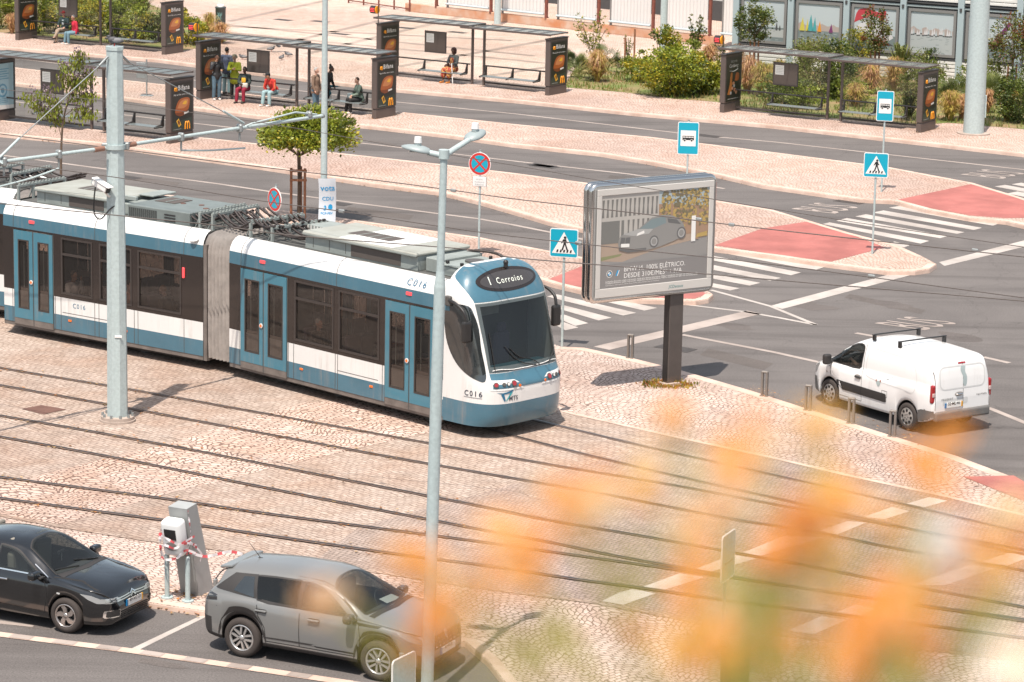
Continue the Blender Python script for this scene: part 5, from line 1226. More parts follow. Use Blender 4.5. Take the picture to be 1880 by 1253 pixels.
# pigeon on the mast top
M_feather = mat('pigeon_feather', (.10, .10, .11), .7, var=.4, vs=18); M_feather2 = mat('pigeon_wing', (.22, .22, .23), .7)
def bird(loc, rz, label, group=None, s=1.0, flying=False):
    b = MB(); prof = spl([(-.17, 0, .085), (-.08, 0, .10), (.0, 0, .11), (.07, 0, .125), (.10, 0, .165), (.115, 0, .20)], 4)
    n = len(prof); rs = [interp([(0, .012), (.2, .045), (.45, .062), (.65, .05), (.8, .03), (.92, .032), (1, .012)], i/(n-1)) for i in range(n)]
    b.tube(prof, .05, M_feather, 10, None, rs); b.tube([(.125, 0, .195), (.155, 0, .19)], .008, M_blk, 5)
    if flying:
        for s_ in (-1, 1): b.add([(.05, s_*.04, .13), (-.08, s_*.04, .12), (-.16, s_*.30, .24), (-.04, s_*.34, .26), (.06, s_*.18, .2)], [(0, 1, 2, 3, 4), (4, 3, 2, 1, 0)], M_feather2)
    else:
        for s_ in (-1, 1):
            b.ball((-.03, s_*.045, .11), (.10, .02, .04), M_feather2, 6); b.tube([(0, s_*.022, .06), (.01, s_*.022, 0)], .006, M_signred, 5)
    o = b.build('pigeon', None, loc, rz); o.scale = (s, s, s); return tag(o, label, 'bird', group)
bird((mp.x, mp.y, PZ+MH+.01), R(200), 'dark pigeon resting on top of the catenary mast', s=1.2)
for u, v, rz, fl, lb in ((498, 95, 20, False, 'pale pigeon behind the bus shelter glass nearest the timetable frame'), (511, 96, 120, True, 'pigeon with raised wings behind the shelter where people wait'), (529, 105, 170, False, 'dark grey pigeon walking on the square behind the waiting people'), (517, 111, 60, False, 'small brownish pigeon lowest of those behind the shelter glass'), (446, 110, 190, False, 'pigeon behind the shelter beside the woman in yellow')):
    q = Q(u, v, KZ); bird((q.x, q.y, KZ+(.15 if fl else 0)), R(rz), lb, 'pigeons on the square', 1.25, fl)
# ---- overhead wires
def wire(pts, z, r, label, sag=0):
    P = [Q(u, v, z) for u, v in pts]; P = spl(P, 6)
    b = MB(); b.tube(P, r, M_wire, 5); o = b.build('overhead_wire'); return tag(o, label, 'wire', 'overhead tram wires')
M_wire = mat('wire_copper', (.10, .085, .078), .6, .0)
wa = [(-500, 190), (-200, 220), (0, 246), (464, 305), (688, 331), (834, 350), (940, 365), (1180, 393), (1420, 422), (1880, 472), (2400, 530)]
wb = [(-500, 108), (-200, 140), (0, 164), (240, 192), (490, 227), (725, 268), (950, 305), (1116, 334), (1420, 384), (1589, 411), (1880, 454), (2400, 530)]
wc = [(-500, 236), (-200, 270), (0, 297), (240, 330), (480, 369), (625, 388), (808, 416), (940, 434), (1180, 460), (1420, 486), (1880, 547), (2400, 616)]
wd_ = [(-500, 313), (-200, 346), (0, 374), (378, 412), (543, 433), (880, 460), (940, 473), (1180, 493), (1420, 514), (1880, 553), (2400, 600)]
wire(wa, 5.5, .012, 'contact wire above the tram roof, running down to the zebra crossings')
wire(wb, 6.35, .008, 'uppermost thin carrier wire passing the round street tree')
wire(wc, 6.2, .010, 'carrier wire passing just under the camera on the mast')
wire(wd_, 5.5, .012, 'lowest contact wire crossing the white roof edge of the tram')
for u, v, z in ((832, 350, 5.5), (1343, 459 if 0 else 413, 5.5), (1283, 403, 5.5), (1062, 447, 6.2), (1790, 460, 5.5), (1600, 508, 6.2), (627, 388, 6.2)):
    q = Q(u, v, z); b = MB(); b.box((0, 0, 0), (.14, .05, .07), M_galvd, .015); o = b.build('wire_clamp', None, q, R(-36)); tag(o, 'small metal clamp on an overhead wire', 'clamp', 'clamps on the overhead wires')
# ---- double street lamp in front
lp = Q(783, 1295, 0)
lamp = thing('street_lamp', 'slim grey street lamp with two outspread lamp heads standing tall before the tram', 'street lamp', lp)
LH = 8.95; lamp.rotation_euler.y = R(.95)
b = MB(); b.cyl((0, 0, 0), (0, 0, 6.9), .105, M_galv, .092, 16); b.cyl((0, 0, 6.9), (0, 0, 7.15), .092, M_galv, .062, 16); b.cyl((0, 0, 7.15), (0, 0, LH), .062, M_galv, .058, 16); b.cyl((0, 0, LH-.02), (0, 0, LH+.12), .085, M_galv, n=14); b.build('pole', lamp)
M_lampg = mat('lamp_grey', (.27, .315, .32), .45)
def lamp_head(dx, dy, L, rise):
    d = Vector((dx, dy, 0)).normalized(); n = Vector((-d.y, d.x, 0)); base = Vector((0, 0, LH+.02)); tip = base+d*L+Vector((0, 0, rise))
    a = MB(); a.cyl(base, tip, .05, M_galv, .045, 12); arm = a.build('lamp_arm', lamp)
    h = MB(); rows = []; up = Vector((0, 0, 1)); slope = (tip-base).normalized()
    for t, wv, ht in ((0, .06, .045), (.06, .10, .07), (.25, .145, .085), (.5, .15, .085), (.75, .12, .065), (.92, .07, .04), (1.0, .02, .02)):
        c = tip+slope*(t*.46-.04); rows.append([c+n*(wv*math.cos(a_))+up*(ht*math.sin(a_) if math.sin(a_) > 0 else .35*ht*math.sin(a_)) for a_ in [2*math.pi*k/16 for k in range(16)]])
    h.grid(rows, M_lampg, True, None, True); h.poly(rows[0], M_lampg)
    hd_ = h.build('lamp_head', lamp)
    c = tip+slope*.16+up*.08; k = MB(); k.cyl(c, c+up*.05, .055, M_galv, n=12); k.cyl(c+up*.04, c+up*.13, .065, M_wht, .055, 12); k.build('light_sensor', hd_)
    c = tip+slope*.2-up*.028; k = MB(); k.box(c, (.2, .15, .02), T_lamp, .008); k.build('lens', hd_)
lamp_head(-.93, .16, .26, .04)
lamp_head(.62, 1.0, .72, .18)
# ---- street light / wire poles
def tall_pole(u, v, r0, r1, h, label, z=KZ):
    q = Q(u, v, z); t = thing('street_pole', label, 'pole', q); b = MB(); b.cyl((0, 0, 0), (0, 0, h), r0, M_galv, r1, 18)
    b.build('shaft', t); b = MB(); b.cyl((0, 0, 0), (0, 0, .05), r0*1.6, M_cap, n=18); b.build('base_plate', t); return t
tall_pole(594, 428, .105, .075, 9.5, 'thin pale pole carrying the blue and white election poster behind the tram')
pr_ = tall_pole(1787, 246, .39, .33, 11.0, 'very thick galvanised pole on the pavement before the building photographs')
b = MB(); b.box((.40, -.02, 1.05), (.05, .16, .85), M_galv, .01); b.build('service_hatch', pr_)
tall_pole(1217, 100, .17, .14, 8, 'grey pole rising behind the bright green bush')
tall_pole(913, 46, .17, .14, 8, 'grey pole standing before the white hoarding')
# ---- election poster on the pole
bp = Q(594, 428, KZ)
M_posterw = mat('poster_white', (.62, .67, .72), .5); M_pblue = mat('poster_blue', (.01, .30, .60), .5)
t = thing('election_poster', 'curved white election poster with blue letters tied to the thin pole', 'poster', (bp.x+.10, bp.y-.20, KZ), R(14))
b = MB(); W_, H0, H1 = .52, .32, 1.70
def pc(x, z): return Vector((x+.05*math.sin((z-H0)/(H1-H0)*2.6)-.03*(z-H0), -.10*math.cos(x/W_*2.4)*1.0+.06*math.sin((z-H0)*3), z))
rows = [[pc(-W_/2+W_*j/10, H0+(H1-H0)*i/16) for j in range(11)] for i in range(17)]
b.grid(rows, M_posterw, True)
def ptext(s, x, z, wv, m):
    tmp = MB(); tmp.text(s, (x, 0, z), (1, 0, 0), (0, 0, 1), m, w=wv, bold=True); b.add([pc(p[0], p[2])+Vector((0, -.006, 0)) for p in tmp.v], tmp.f, m)
ptext('vota', -.22, 1.32, .44, M_pblue); ptext('CDU', -.17, 1.02, .34, M_pblue)
def pblob(cx, cz, rx, rz, m): 
    q = [pc(cx, cz)+Vector((0, -.006, 0))]+[pc(cx+rx*math.cos(k*.5236), cz+rz*math.sin(k*.5236))+Vector((0, -.006, 0)) for k in range(12)]
    b.add(q, [(0, 1+k, 1+(k+1) % 12) for k in range(12)], m)
pblob(.08, .82, .07, .09, M_pblue); pblob(-.09, .80, .05, .08, M_pblue); pblob(-.11, .82, .035, .06, M_posterw)
ptext('PCP-PEV', -.20, .60, .36, M_pblue); b.build('sheet', t)
b = MB()
for z in (.5, 1.55): b.cyl((-.10, .19, z), (-.10, .19, z+.02), .11, M_black, n=12)
b.build('tie_band', t)
# ---- traffic signs
def post_sign(u, v, h, label, cat, face, yaw, z=KZ):
    q = Q(u, v, z); t = thing('traffic_sign', label, cat, q, yaw)
    b = MB(); b.cyl((0, .04, 0), (0, .04, h), .032, M_galv, n=10); b.cyl((0, .04, h), (0, .04, h+.03), .036, M_galvd, n=10); b.build('post', t); face(t); return t
def plate_rect(t, w_, z0, z1, m=M_cyan, bord=M_wht):
    b = MB(); b.prism(rrect(-w_/2, z0, w_/2, z1, .05), -.012, .012, M_wht, Matrix.Rotation(R(90), 4, 'X'))
    b.prism(rrect(-w_/2+.022, z0+.022, w_/2-.022, z1-.022, .04), .012, .0145, m, Matrix.Rotation(R(90), 4, 'X')); return b
def flat(b, pts, m, off): b.poly([(x, -off, z) for x, z in pts], m)
def cross_face(t):
    b = plate_rect(t, .72, 2.28, 3.0); c = 2.64; flat(b, [(-.30, c-.26), (.30, c-.26), (0, c+.28)], M_wht, .017)
    flat(b, [(.03+.035*math.cos(k*.5236), c+.14+.035*math.sin(k*.5236)) for k in range(12)], M_blk, .02)
    flat(b, [(-.02, c+.10), (.06, c+.10), (.055, c-.02), (-.01, c-.02)], M_blk, .02); flat(b, [(-.01, c-.02), (.03, c-.02), (-.02, c-.18), (-.06, c-.18)], M_blk, .02); flat(b, [(.02, c-.02), (.055, c-.02), (.11, c-.17), (.07, c-.18)], M_blk, .02)
    flat(b, [(-.02, c+.09), (-.07, c-.0), (-.05, c-.01), (.0, c+.06)], M_blk, .02); flat(b, [(.05, c+.09), (.10, c+.01), (.08, c), (.04, c+.05)], M_blk, .02)
    for k in range(5): x = -.19+.085*k; flat(b, [(x, c-.235), (x+.045, c-.235), (x+.06, c-.165), (x+.02, c-.165)], M_blk, .0195)
    b.build('sign_plate', t)
def bus_face(t, z0, z1, w_):
    b = plate_rect(t, w_, z0, z1); h_ = z1-z0; a, c = z0+h_*.26, z0+h_*.74; flat(b, [(-w_*.36, a), (w_*.36, a), (w_*.36, c), (-w_*.36, c)], M_wht, .017)
    m_ = (a+c)/2; x = w_*.27; flat(b, [(-x, m_+.055), (x, m_+.055), (x, m_+.075), (-x, m_+.075)], M_blk, .02); flat(b, [(-x, m_-.055), (x*1.02, m_-.055), (x, m_+.02), (-x, m_+.02)], M_blk, .02)
    for k in range(5): xx = -x+k*(2*x-.012)/4; flat(b, [(xx, m_+.02), (xx+.012, m_+.02), (xx+.012, m_+.055), (xx, m_+.055)], M_blk, .02)
    for s in (-.6, .6):
        flat(b, [(s*x+.04*math.cos(k*.5236), m_-.065+.04*math.sin(k*.5236)) for k in range(12)], M_wht, .0215); flat(b, [(s*x+.03*math.cos(k*.5236), m_-.065+.03*math.sin(k*.5236)) for k in range(12)], M_blk, .023)
    b.build('sign_plate', t)
def stop_face(t, cz=2.68, plate2=True):
    b = MB(); Mx = Matrix.Rotation(R(90), 4, 'X'); r = .335
    def disc(rr, m, a, c): b.prism([(rr*math.cos(k*.2618), cz+rr*math.sin(k*.2618)) for k in range(24)], a, c, m, Mx)
    disc(r, M_wht, -.012, .012); disc(r-.015, M_signred, .012, .014); disc(r-.085, M_cyan, .014, .016)
    for s in (-1, 1):
        d = Vector((1, s)).normalized(); n = Vector((-d.y, d.x)); L = r-.06
        flat(b, [(d.x*k*L+n.x*j*.028, cz+d.y*k*L+n.y*j*.028) for k, j in ((-1, -1), (1, -1), (1, 1), (-1, 1))][::1], M_signred, .0185+.001*s)
    b.build('sign_plate', t)
    if plate2:
        p = MB(); p.box2((-.2, -.012, cz-.65), (.2, .012, cz-.37), M_wht, .004); p.box2((-.21, .0, cz-.66), (.21, .014, cz-.36), M_galvd, 0)
        for k in range(3): p.text(('EXCETO', 'TRANSPORTES', 'PUBLICOS')[k], (0, -.015, cz-.47-.075*k), (1, 0, 0), (0, 0, 1), M_galvd, w=(.2, .3, .26)[k], align='c')
        p.build('supplementary_plate', t)
post_sign(1601, 467, 3.02, 'blue pedestrian crossing sign on the island tip in front of the red crossing paving', 'road sign', cross_face, R(-12))
post_sign(1031, 638, 2.93, 'blue pedestrian crossing sign beside the front of the tram', 'road sign', cross_face, R(-14), PZ)
post_sign(1259, 396, 2.98, 'large blue bus stop sign seen above the advertising board', 'bus stop sign', lambda t: bus_face(t, 1.93, 2.95, .66), R(-6))
post_sign(1618, 353, 3.38, 'blue bus stop sign in front of the shelter on the far pavement', 'bus stop sign', lambda t: bus_face(t, 2.36, 3.36, .56), R(-12))
post_sign(878, 470, 3.05, 'round red and blue no stopping sign with a small plate, behind the tram roof', 'road sign', stop_face, R(-18))
post_sign(504, 500, 2.45, 'round no stopping sign turned nearly edge-on behind the tram cables', 'road sign', lambda t: stop_face(t, 2.05, False), R(-52), PZ)
def blank_back(w_, z0, z1):
    def f(t):
        b = MB(); Mx = Matrix.Rotation(R(90), 4, 'X'); b.prism(rrect(-w_/2, z0, w_/2, z1, .06), -.012, .012, M_galv, Mx)
        pts = rrect(-w_/2, z0, w_/2, z1, .06); b.tube([(x, -.0, z) for x, z in pts+[pts[0]]], .016, M_wht, 6)
        b.box2((-w_*.3, -.03, z0+.3), (w_*.3, -.014, z0+.33), M_galvd); b.build('sign_plate', t)
    return f
post_sign(1330, 1205, 2.18, 'rectangular sign showing its bare metal back, standing by the litter bin', 'road sign', blank_back(.62, 1.36, 2.17), R(66), PZ)
post_sign(738, 1462, 2.18, 'rectangular sign plate with bare back at the lower photo edge by the lamp post', 'road sign', blank_back(.62, 1.36, 2.17), R(60), 0)
# ---- bollards along the kerb
M_boll = mat('bollard_paint', (.21, .185, .165), .5, .2, var=.15, vs=12)
def bollard():
    t = thing('bollard', '', 'bollard', (0, 0, 0), 0, 'bollards along the junction kerb')
    b = MB()
    for s in (-1, 1):
        b.box((s*.055, 0, .30), (.05, .09, .56), M_boll, .012); b.box((s*.055, 0, .012), (.085, .13, .024), M_boll, .006)
    b.box((0, 0, .575), (.165, .095, .05), M_boll, .018); b.build('frame', t); return t
b0 = bollard()
for i, (u, v, lb) in enumerate(((1157, 660, 'metal bollard by the zebra crossing, on the tram side of the advertising board'), (1403, 730, 'metal bollard nearest the dark post of the advertising board, towards the van'), (1483, 756, "metal bollard in front of the white van's front wheel"), (1562, 780, 'metal bollard in front of the black rubbing strip of the van'), (1638, 804, "metal bollard in front of the white van's rear wheel"))):
    o = b0 if i == 0 else copy_tree(b0); q = Q(u, v-2, PZ); o.location = (q.x, q.y, PZ+.006); o.rotation_euler.z = R(-24); o['label'] = lb
# ---- advertising board on its post
bq = Q(1231, 702, PZ)
p0, p1 = Q(1088, 553, PZ+2.24), Q(1307, 529, PZ+2.24)
bh = heading(p0, p1); bw = (p1-p0).length
board = thing('advertising_board', 'big framed advertising board with a car picture on a thick dark post', 'billboard', (bq.x, bq.y, PZ), bh)
ux = Vector((math.cos(bh), math.sin(bh), 0)); l0 = (p0-bq).dot(ux); nrm = Vector((-ux.y, ux.x, 0)); ly = (p0-bq).dot(nrm)
bx0, bx1, bz0, bz1 = l0, l0+bw, 2.24, 2.24+2.64
print('board', bw, ly, math.degrees(bh))
M_postd = mat('board_post', (.085, .072, .066), .5, .1, var=.15, vs=3); M_bfr = mat('board_frame', (.50, .50, .49), .25, .55); M_bin = mat('board_inner_frame', (.52, .50, .47), .5)
yb0, yb1 = ly, ly+.42
b = MB(); b.box2((-.20, yb0+.09, 0), (.20, yb1-.09, 2.2), M_postd, .02); b.box2((-.215, yb0+.12, .0), (-.19, yb1-.12, 2.18), M_black); b.box2((-.30, yb0+.02, 0), (.30, yb1-.02, .03), M_cap, .01); b.build('post', board)
b = MB(); Mx = Matrix.Rotation(R(90), 4, 'X')
b.prism(rrect(bx0, bz0, bx1, bz1, .10), -yb1+.01, -yb0-.02, M_bfr, Mx, True)
for y in (yb0+.11, yb0+.31): b.tube([(x, y, z) for x, z in rrect(bx0-.01, bz0-.01, bx1+.01, bz1+.01, .12)+[rrect(bx0-.01, bz0-.01, bx1+.01, bz1+.01, .12)[0]]], .085, mat('board_chrome', (.62, .60, .58), .12, 1.0), 10)
b.build('casing', board)
fr = MB(); yf = yb0
def rf(x0, z0, x1, z1, m, off, mb=None): (mb or fr).add([(x0, yf-off, z0), (x1, yf-off, z0), (x1, yf-off, z1), (x0, yf-off, z1)], [(0, 1, 2, 3)], m)
ins_ = .20
for a in ((bx0+.05, bz0+.05, bx1-.05, bz0+ins_+.06), (bx0+.05, bz1-ins_, bx1-.05, bz1-.05), (bx0+.05, bz0+ins_+.06, bx0+ins_-.02, bz1-ins_), (bx1-ins_+.02, bz0+ins_+.06, bx1-.05, bz1-ins_)):
    fr.box2((a[0], yf-.03, a[1]), (a[2], yf-.005, a[3]), M_bin, .008)
fr.text('JCDecaux', (bx0+bw*.62, yf-.034, bz0+.09), (1, 0, 0), (0, 0, 1), mat('frame_lettering', (.05, .22, .22), .5), h=.095, shear=.15)
fr.build('frame', board)
# the printed poster: flat picture of a grey saloon before a pale facade and autumn trees
pm = lambda n, c: mat('print_'+n, c, .3, coat=.15)
px0, px1, pz0, pz1 = bx0+ins_-.02, bx1-ins_+.02, bz0+ins_+.06, bz1-ins_
pw, ph = px1-px0, pz1-pz0
po = MB()
def pr_rect(x0, z0, x1, z1, m, off): rf(px0+x0*pw, pz0+z0*ph, px0+x1*pw, pz0+z1*ph, m, off, po)
def pr_poly(pts, m, off): po.poly([(px0+x*pw, yf-off, pz0+z*ph) for x, z in pts], m)
c_road = pm('road', (.26, .25, .24)); c_fac = pm('facade', (.42, .40, .37)); c_facd = pm('facade_shade', (.17, .165, .155)); c_dark = pm('doorway', (.17, .17, .16)); c_car = pm('car_grey', (.245, .24, .23)); c_card = pm('car_shade', (.13, .13, .13)); c_carl = pm('car_light', (.36, .36, .35)); c_gl = pm('car_glass', (.19, .24, .25)); c_leaf = pm('autumn_leaf', (.42, .30, .11)); c_leafd = pm('autumn_dark', (.18, .155, .095)); c_brick = pm('brick', (.33, .22, .15)); c_sky = pm('sky', (.36, .42, .44)); c_sand = pm('path', (.36, .28, .22)); c_grass = pm('verge', (.22, .23, .12)); c_txt = pm('white', (.74, .73, .70))  # print colours lightened to carry the pale sky reflection over the board
pr_rect(0, 0, 1, 1, c_road, .004); pr_poly([(0, .30), (0, .48), (.62, .54), (1, .50), (1, .46), (.55, .38), (.2, .27)], c_sand, .005); pr_poly([(0, .30), (.18, .335), (.20, .36), (.0, .34)], c_grass, .0058)
pr_rect(0, .48, .53, 1, c_fac, .0064); pr_rect(.53, .52, 1, 1, c_sky, .0064); pr_poly([(.53, .52), (1, .50), (1, .80), (.53, .86)], c_brick, .0072)
for k in range(13): x = .005+k*.041; pr_poly([(x, .76), (x+.022, .76), (x+.018, .86), (x+.024, .95), (x+.003, .95), (x+.006, .86)], c_facd, .0072)
for k in range(6): x = .24+k*.045; pr_poly([(x, .50), (x+.02, .50), (x+.016, .62), (x+.022, .72), (x+.002, .72), (x+.005, .6)], c_facd, .0072)
pr_rect(.0, .48, .21, .72, c_dark, .008); pr_rect(.17, .48, .185, .72, c_fac, .009)
rnd = random.Random(5)
for k in range(520):
    x, z = rnd.uniform(.55, .99), rnd.uniform(.60, .99); r_ = rnd.uniform(.006, .019); pr_poly([(min(1, max(.53, x+r_*math.cos(j*1.05+k)*rnd.uniform(.6, 1.2))), min(1, z+r_*1.2*math.sin(j*1.05+k))) for j in range(6)], (c_leaf if rnd.random() < (.62 if z < .82 else .35) else c_leafd), .0085+.000008*k)
pr_rect(.64, .5, .662, .86, c_brick, .014); pr_rect(.885, .44, .91, .78, c_brick, .014); pr_rect(.84, .42, .88, .70, c_txt, .0145); pr_poly([(.88, .46), (.99, .47), (.99, .52), (.9, .5)], c_leaf, .0145)
car_o = [(.165, .42), (.16, .50), (.20, .565), (.34, .61), (.46, .715), (.62, .735), (.73, .67), (.77, .60), (.77, .52), (.73, .47), (.55, .40), (.42, .375), (.25, .37)]
pr_poly(curve2(car_o+[car_o[0]], 3), c_car, .0152); pr_poly([(.355, .612), (.465, .705), (.59, .722), (.60, .65), (.48, .60)], c_gl, .016); pr_poly([(.61, .70), (.70, .675), (.74, .62), (.62, .65)], c_card, .016)
pr_poly([(.20, .565), (.34, .61), (.48, .598), (.44, .55), (.30, .54)], c_carl, .016); pr_poly([(.165, .40), (.25, .365), (.42, .37), (.42, .40), (.28, .40), (.17, .44)], c_card, .0165)
for x, z in ((.49, .46), (.745, .525)):
    for rr, m_, o_ in ((.058, c_card, .0172), (.043, c_carl, .018), (.03, c_car, .0186)): pr_poly([(x+rr*.75*math.cos(k*.3927), z+rr*1.15*math.sin(k*.3927)) for k in range(16)], m_, o_)
pr_poly([(.175, .46), (.215, .455), (.225, .53), (.185, .535)], c_card, .017); pr_poly([(.22, .455), (.265, .455), (.27, .53), (.23, .53)], c_card, .017); pr_poly([(.185, .43), (.262, .425), (.262, .462), (.185, .467)], c_txt, .0178); pr_poly([(.325, .535), (.40, .56), (.395, .59), (.335, .565)], c_txt, .0172)
pr_rect(0, 0, 1, .255, pm('caption_field', (.215, .205, .20)), .0185)
X3, Z3_ = (1, 0, 0), (0, 0, 1)
po.text('BMW i4. 100% ELÉTRICO.', (px0+.22*pw, yf-.0195, pz0+.165*ph), X3, Z3_, c_txt, w=.57*pw); po.text('DESDE 310€/MÊS* + IVA.', (px0+.22*pw, yf-.0195, pz0+.095*ph), X3, Z3_, c_txt, w=.55*pw)
for k in range(3): po.text('Campanha financeira sujeita a aprovacao, valida para clientes particulares, TAEG e condicoes em vigor nos concessionarios', (px0+.05*pw, yf-.0195, pz0+(.06-.018*k)*ph), X3, Z3_, c_txt, w=.86*pw if k < 2 else .5*pw)
cx, czz, rr = px0+.085*pw, pz0+.155*ph, .085
for r_, m_, o_ in ((rr, c_txt, .0195), (rr*.86, c_card, .0202), (rr*.55, c_txt, .0209)): po.poly([(cx+r_*math.cos(k*.2618), yf-o_, czz+r_*math.sin(k*.2618)) for k in range(24)], m_)
for q0 in (0, 180): po.poly([(cx, yf-.0216, czz)]+[(cx+rr*.53*math.cos(R(q0+90*k/6)), yf-.0216, czz+rr*.53*math.sin(R(q0+90*k/6))) for k in range(7)], M_pblue)
po.poly([(cx+.17, yf-.02, czz-.06), (cx+.21, yf-.02, czz-.06), (cx+.26, yf-.02, czz+.07), (cx+.22, yf-.02, czz+.07)], M_pblue); po.poly([(cx+.215, yf-.02, czz-.06), (cx+.235, yf-.02, czz-.06), (cx+.285, yf-.02, czz+.07), (cx+.265, yf-.02, czz+.07)], c_txt)
po.build('poster', board)
# ---- charging post
cq = Q(349, 1093, PZ); ch = LOT_H
chg = thing('charging_post', 'leaning grey charging post with a white charger unit wrapped in barrier tape', 'charging station', (cq.x, cq.y, PZ), ch)
M_cgrey = mat('charger_grey', (.34, .35, .345), .4, var=.08, vs=3); M_cwhite = mat('charger_white', (.75, .75, .74), .35)
b = MB(); lean = -.42; hh = 1.72
for_pts = [(-.19, 0, 0), (.19, 0, 0), (.19, .50, 0), (-.19, .50, 0)]; top_pts = [(-.19, lean, hh), (.19, lean, hh), (.19, lean+.34, hh+.03), (-.19, lean+.34, hh+.03)]
b.add(for_pts+top_pts, [(3, 2, 1, 0), (4, 5, 6, 7), (0, 1, 5, 4), (1, 2, 6, 5), (2, 3, 7, 6), (3, 0, 4, 7)], M_cgrey); b.build('column', chg)
b = MB(); Ml = Matrix.Translation((-.03, lean*.78-.14, 1.20)) @ Matrix.Rotation(R(12), 4, 'X'); b.box((0, 0, 0), (.40, .27, .68), M_cwhite, .07, Ml, True, 3); un = b.build('charger_unit', chg)
b = MB(); b.box((0, -.137, .10), (.24, .012, .2), M_black, .004, Ml); b.build('screen', un)
b = MB(); b.prism([(.12*math.cos(k*.35), -.13+.085*math.sin(k*.35)) for k in range(18)], .136, .142, mat('socket_grey', (.25, .24, .23), .5), Ml @ Matrix.Rotation(R(90), 4, 'X')); b.build('socket', un)
b = MB(); b.box((.2, .55, .12), (.05, .12, .16), M_galvd, .02); b.build('cable_hook', chg)
for x in (-.27, .16):
    t = thing('guard_post', 'thin steel guard post before the charging post, '+('on the black car side' if x < 0 else 'on the grey car side'), 'guard post', Vector((cq.x, cq.y, PZ))+Matrix.Rotation(ch, 3, 'Z') @ Vector((x, -.34, 0)), ch, 'guard posts of the charger')
    b = MB(); b.cyl((0, 0, .02), (0, 0, .80), .045, M_galv, n=16); b.ball((0, 0, .80), (.045, .045, .03), M_galv, 6); b.build('tube', t)
    b = MB(); b.cyl((0, 0, 0), (0, 0, .025), .11, M_galv, n=18); b.build('base_plate', t)
M_tr, M_tw = mat('tape_red', (.62, .10, .11), .5), mat('tape_white', (.80, .74, .74), .5)
tape = thing('barrier_tape', 'red and white barrier tape wound round the charger with a loose end in the wind', 'barrier tape', (cq.x, cq.y, PZ), ch)
def tape_run(pts, wd=.021):
    P = spl(pts, 8); b = MB(); acc = 0
    for i in range(len(P)-1):
        d = (P[i+1]-P[i]); acc += d.length; up = Vector((.1*math.sin(i), .2*math.cos(i*.7), 1)).normalized(); n = d.cross(up).cross(d); n = n.normalized() if n.length > 1e-5 else up
        b.add([P[i]-n*wd, P[i+1]-n*wd, P[i+1]+n*wd, P[i]+n*wd], [(0, 1, 2, 3)], M_tr if int(acc/.09) % 3 == 0 else M_tw)
    b.build('tape_loop', tape)
cy = lean*.78-.14
tape_run([(-.25, cy-.18, 1.26), (-.05, cy-.20, 1.20), (.15, cy-.16, 1.12), (.22, cy+.05, 1.10), (.24, cy+.3, 1.0)])
tape_run([(-.25, cy-.16, 1.02), (-.1, cy-.2, 1.08), (.1, cy-.2, 1.05), (.2, cy-.1, 1.14), (.26, cy+.2, 1.2)])
tape_run([(-.24, cy-.1, .82), (-.1, cy-.15, .80), (.1, cy-.12, .86), (.2, cy, .98), (.3, cy+.2, .88)])
tape_run([(.20, cy+.05, 1.15), (.24, cy+.25, 1.0), (.25, cy+.45, .80), (.28, cy+.35, .70)])
tape_run([(.17, lean+.05, 1.72), (.215, lean+.05, 1.5), (.21, cy+.15, 1.2), (.22, cy+.0, .9)], .015)
tape_run([(.22, cy+.1, .92), (.40, cy+.3, .82), (.60, cy+.42, .86), (.78, cy+.55, .90), (.95, cy+.7, .84)], .026)
tape_run([(-.24, cy+.05, 1.5), (-.25, cy-.1, 1.3), (-.25, cy-.12, 1.0), (-.23, cy-.05, .8)], .03)
# ---- litter bin near the blank sign
bq_ = Q(1347, 1290, PZ); t = thing('litter_bin', 'round dark litter bin behind the blurred flowers, by the blank sign', 'litter bin', bq_)
M_bing = mat('bin_green', (.055, .06, .05), .5)
b = MB(); b.lathe([(.001, .05), (.20, .05), (.235, .2), (.24, .95), (.25, .97), (.25, 1.03), (.22, 1.03)], M_bing, 24); b.build('container', t)
b = MB(); b.lathe([(.25, 1.08), (.265, 1.10), (.25, 1.16), (.12, 1.20), (.001, 1.21)], M_bing, 24)
for k in range(4): b.cyl((.2*math.cos(k*1.57), .2*math.sin(k*1.57), 1.0), (.2*math.cos(k*1.57), .2*math.sin(k*1.57), 1.12), .015, M_bing, n=6)
b.build('lid', t)
# ---- bin on the far square
bq_ = Q(405, 48, KZ); t = thing('litter_bin', 'dark litter bin with pale graffiti standing on the far square', 'litter bin', bq_)
b = MB(); b.lathe([(.001, .03), (.22, .03), (.24, .1), (.25, .85), (.27, .87), (.27, .92), (.2, .93)], mat('bin_grey', (.06, .075, .075), .5), 20); b.build('container', t)
b = MB(); b.lathe([(.15, .92), (.15, 1.04), (.001, 1.05)], M_wht, 14); b.build('lid', t)
b = MB()
for k in range(3): b.tube(spl([(-.12+.08*k, -.256, .35), (-.16+.09*k, -.25, .5), (-.06+.07*k, -.257, .55), (-.12+.1*k, -.25, .66)], 4), .012, mat('graffiti_teal', (.25, .5, .48), .6), 4)
b.build('graffiti', t)
# ---- timetable post on the first island
q = Q(265, 176, KZ); t = thing('timetable_post', 'bare metal stop post with a grey panel, seen past the tree branches', 'sign post', q, R(-10))
b = MB(); b.cyl((0.1, 0, 0), (0.1, 0, 1.45), .03, M_galvd, n=8); b.box((0.1, 0, .01), (.5, .35, .02), M_galvd, .005); b.build('post', t)
b = MB(); b.box((-.12, 0, 1.0), (.40, .04, .62), M_galvd, .01); b.build('panel', t)
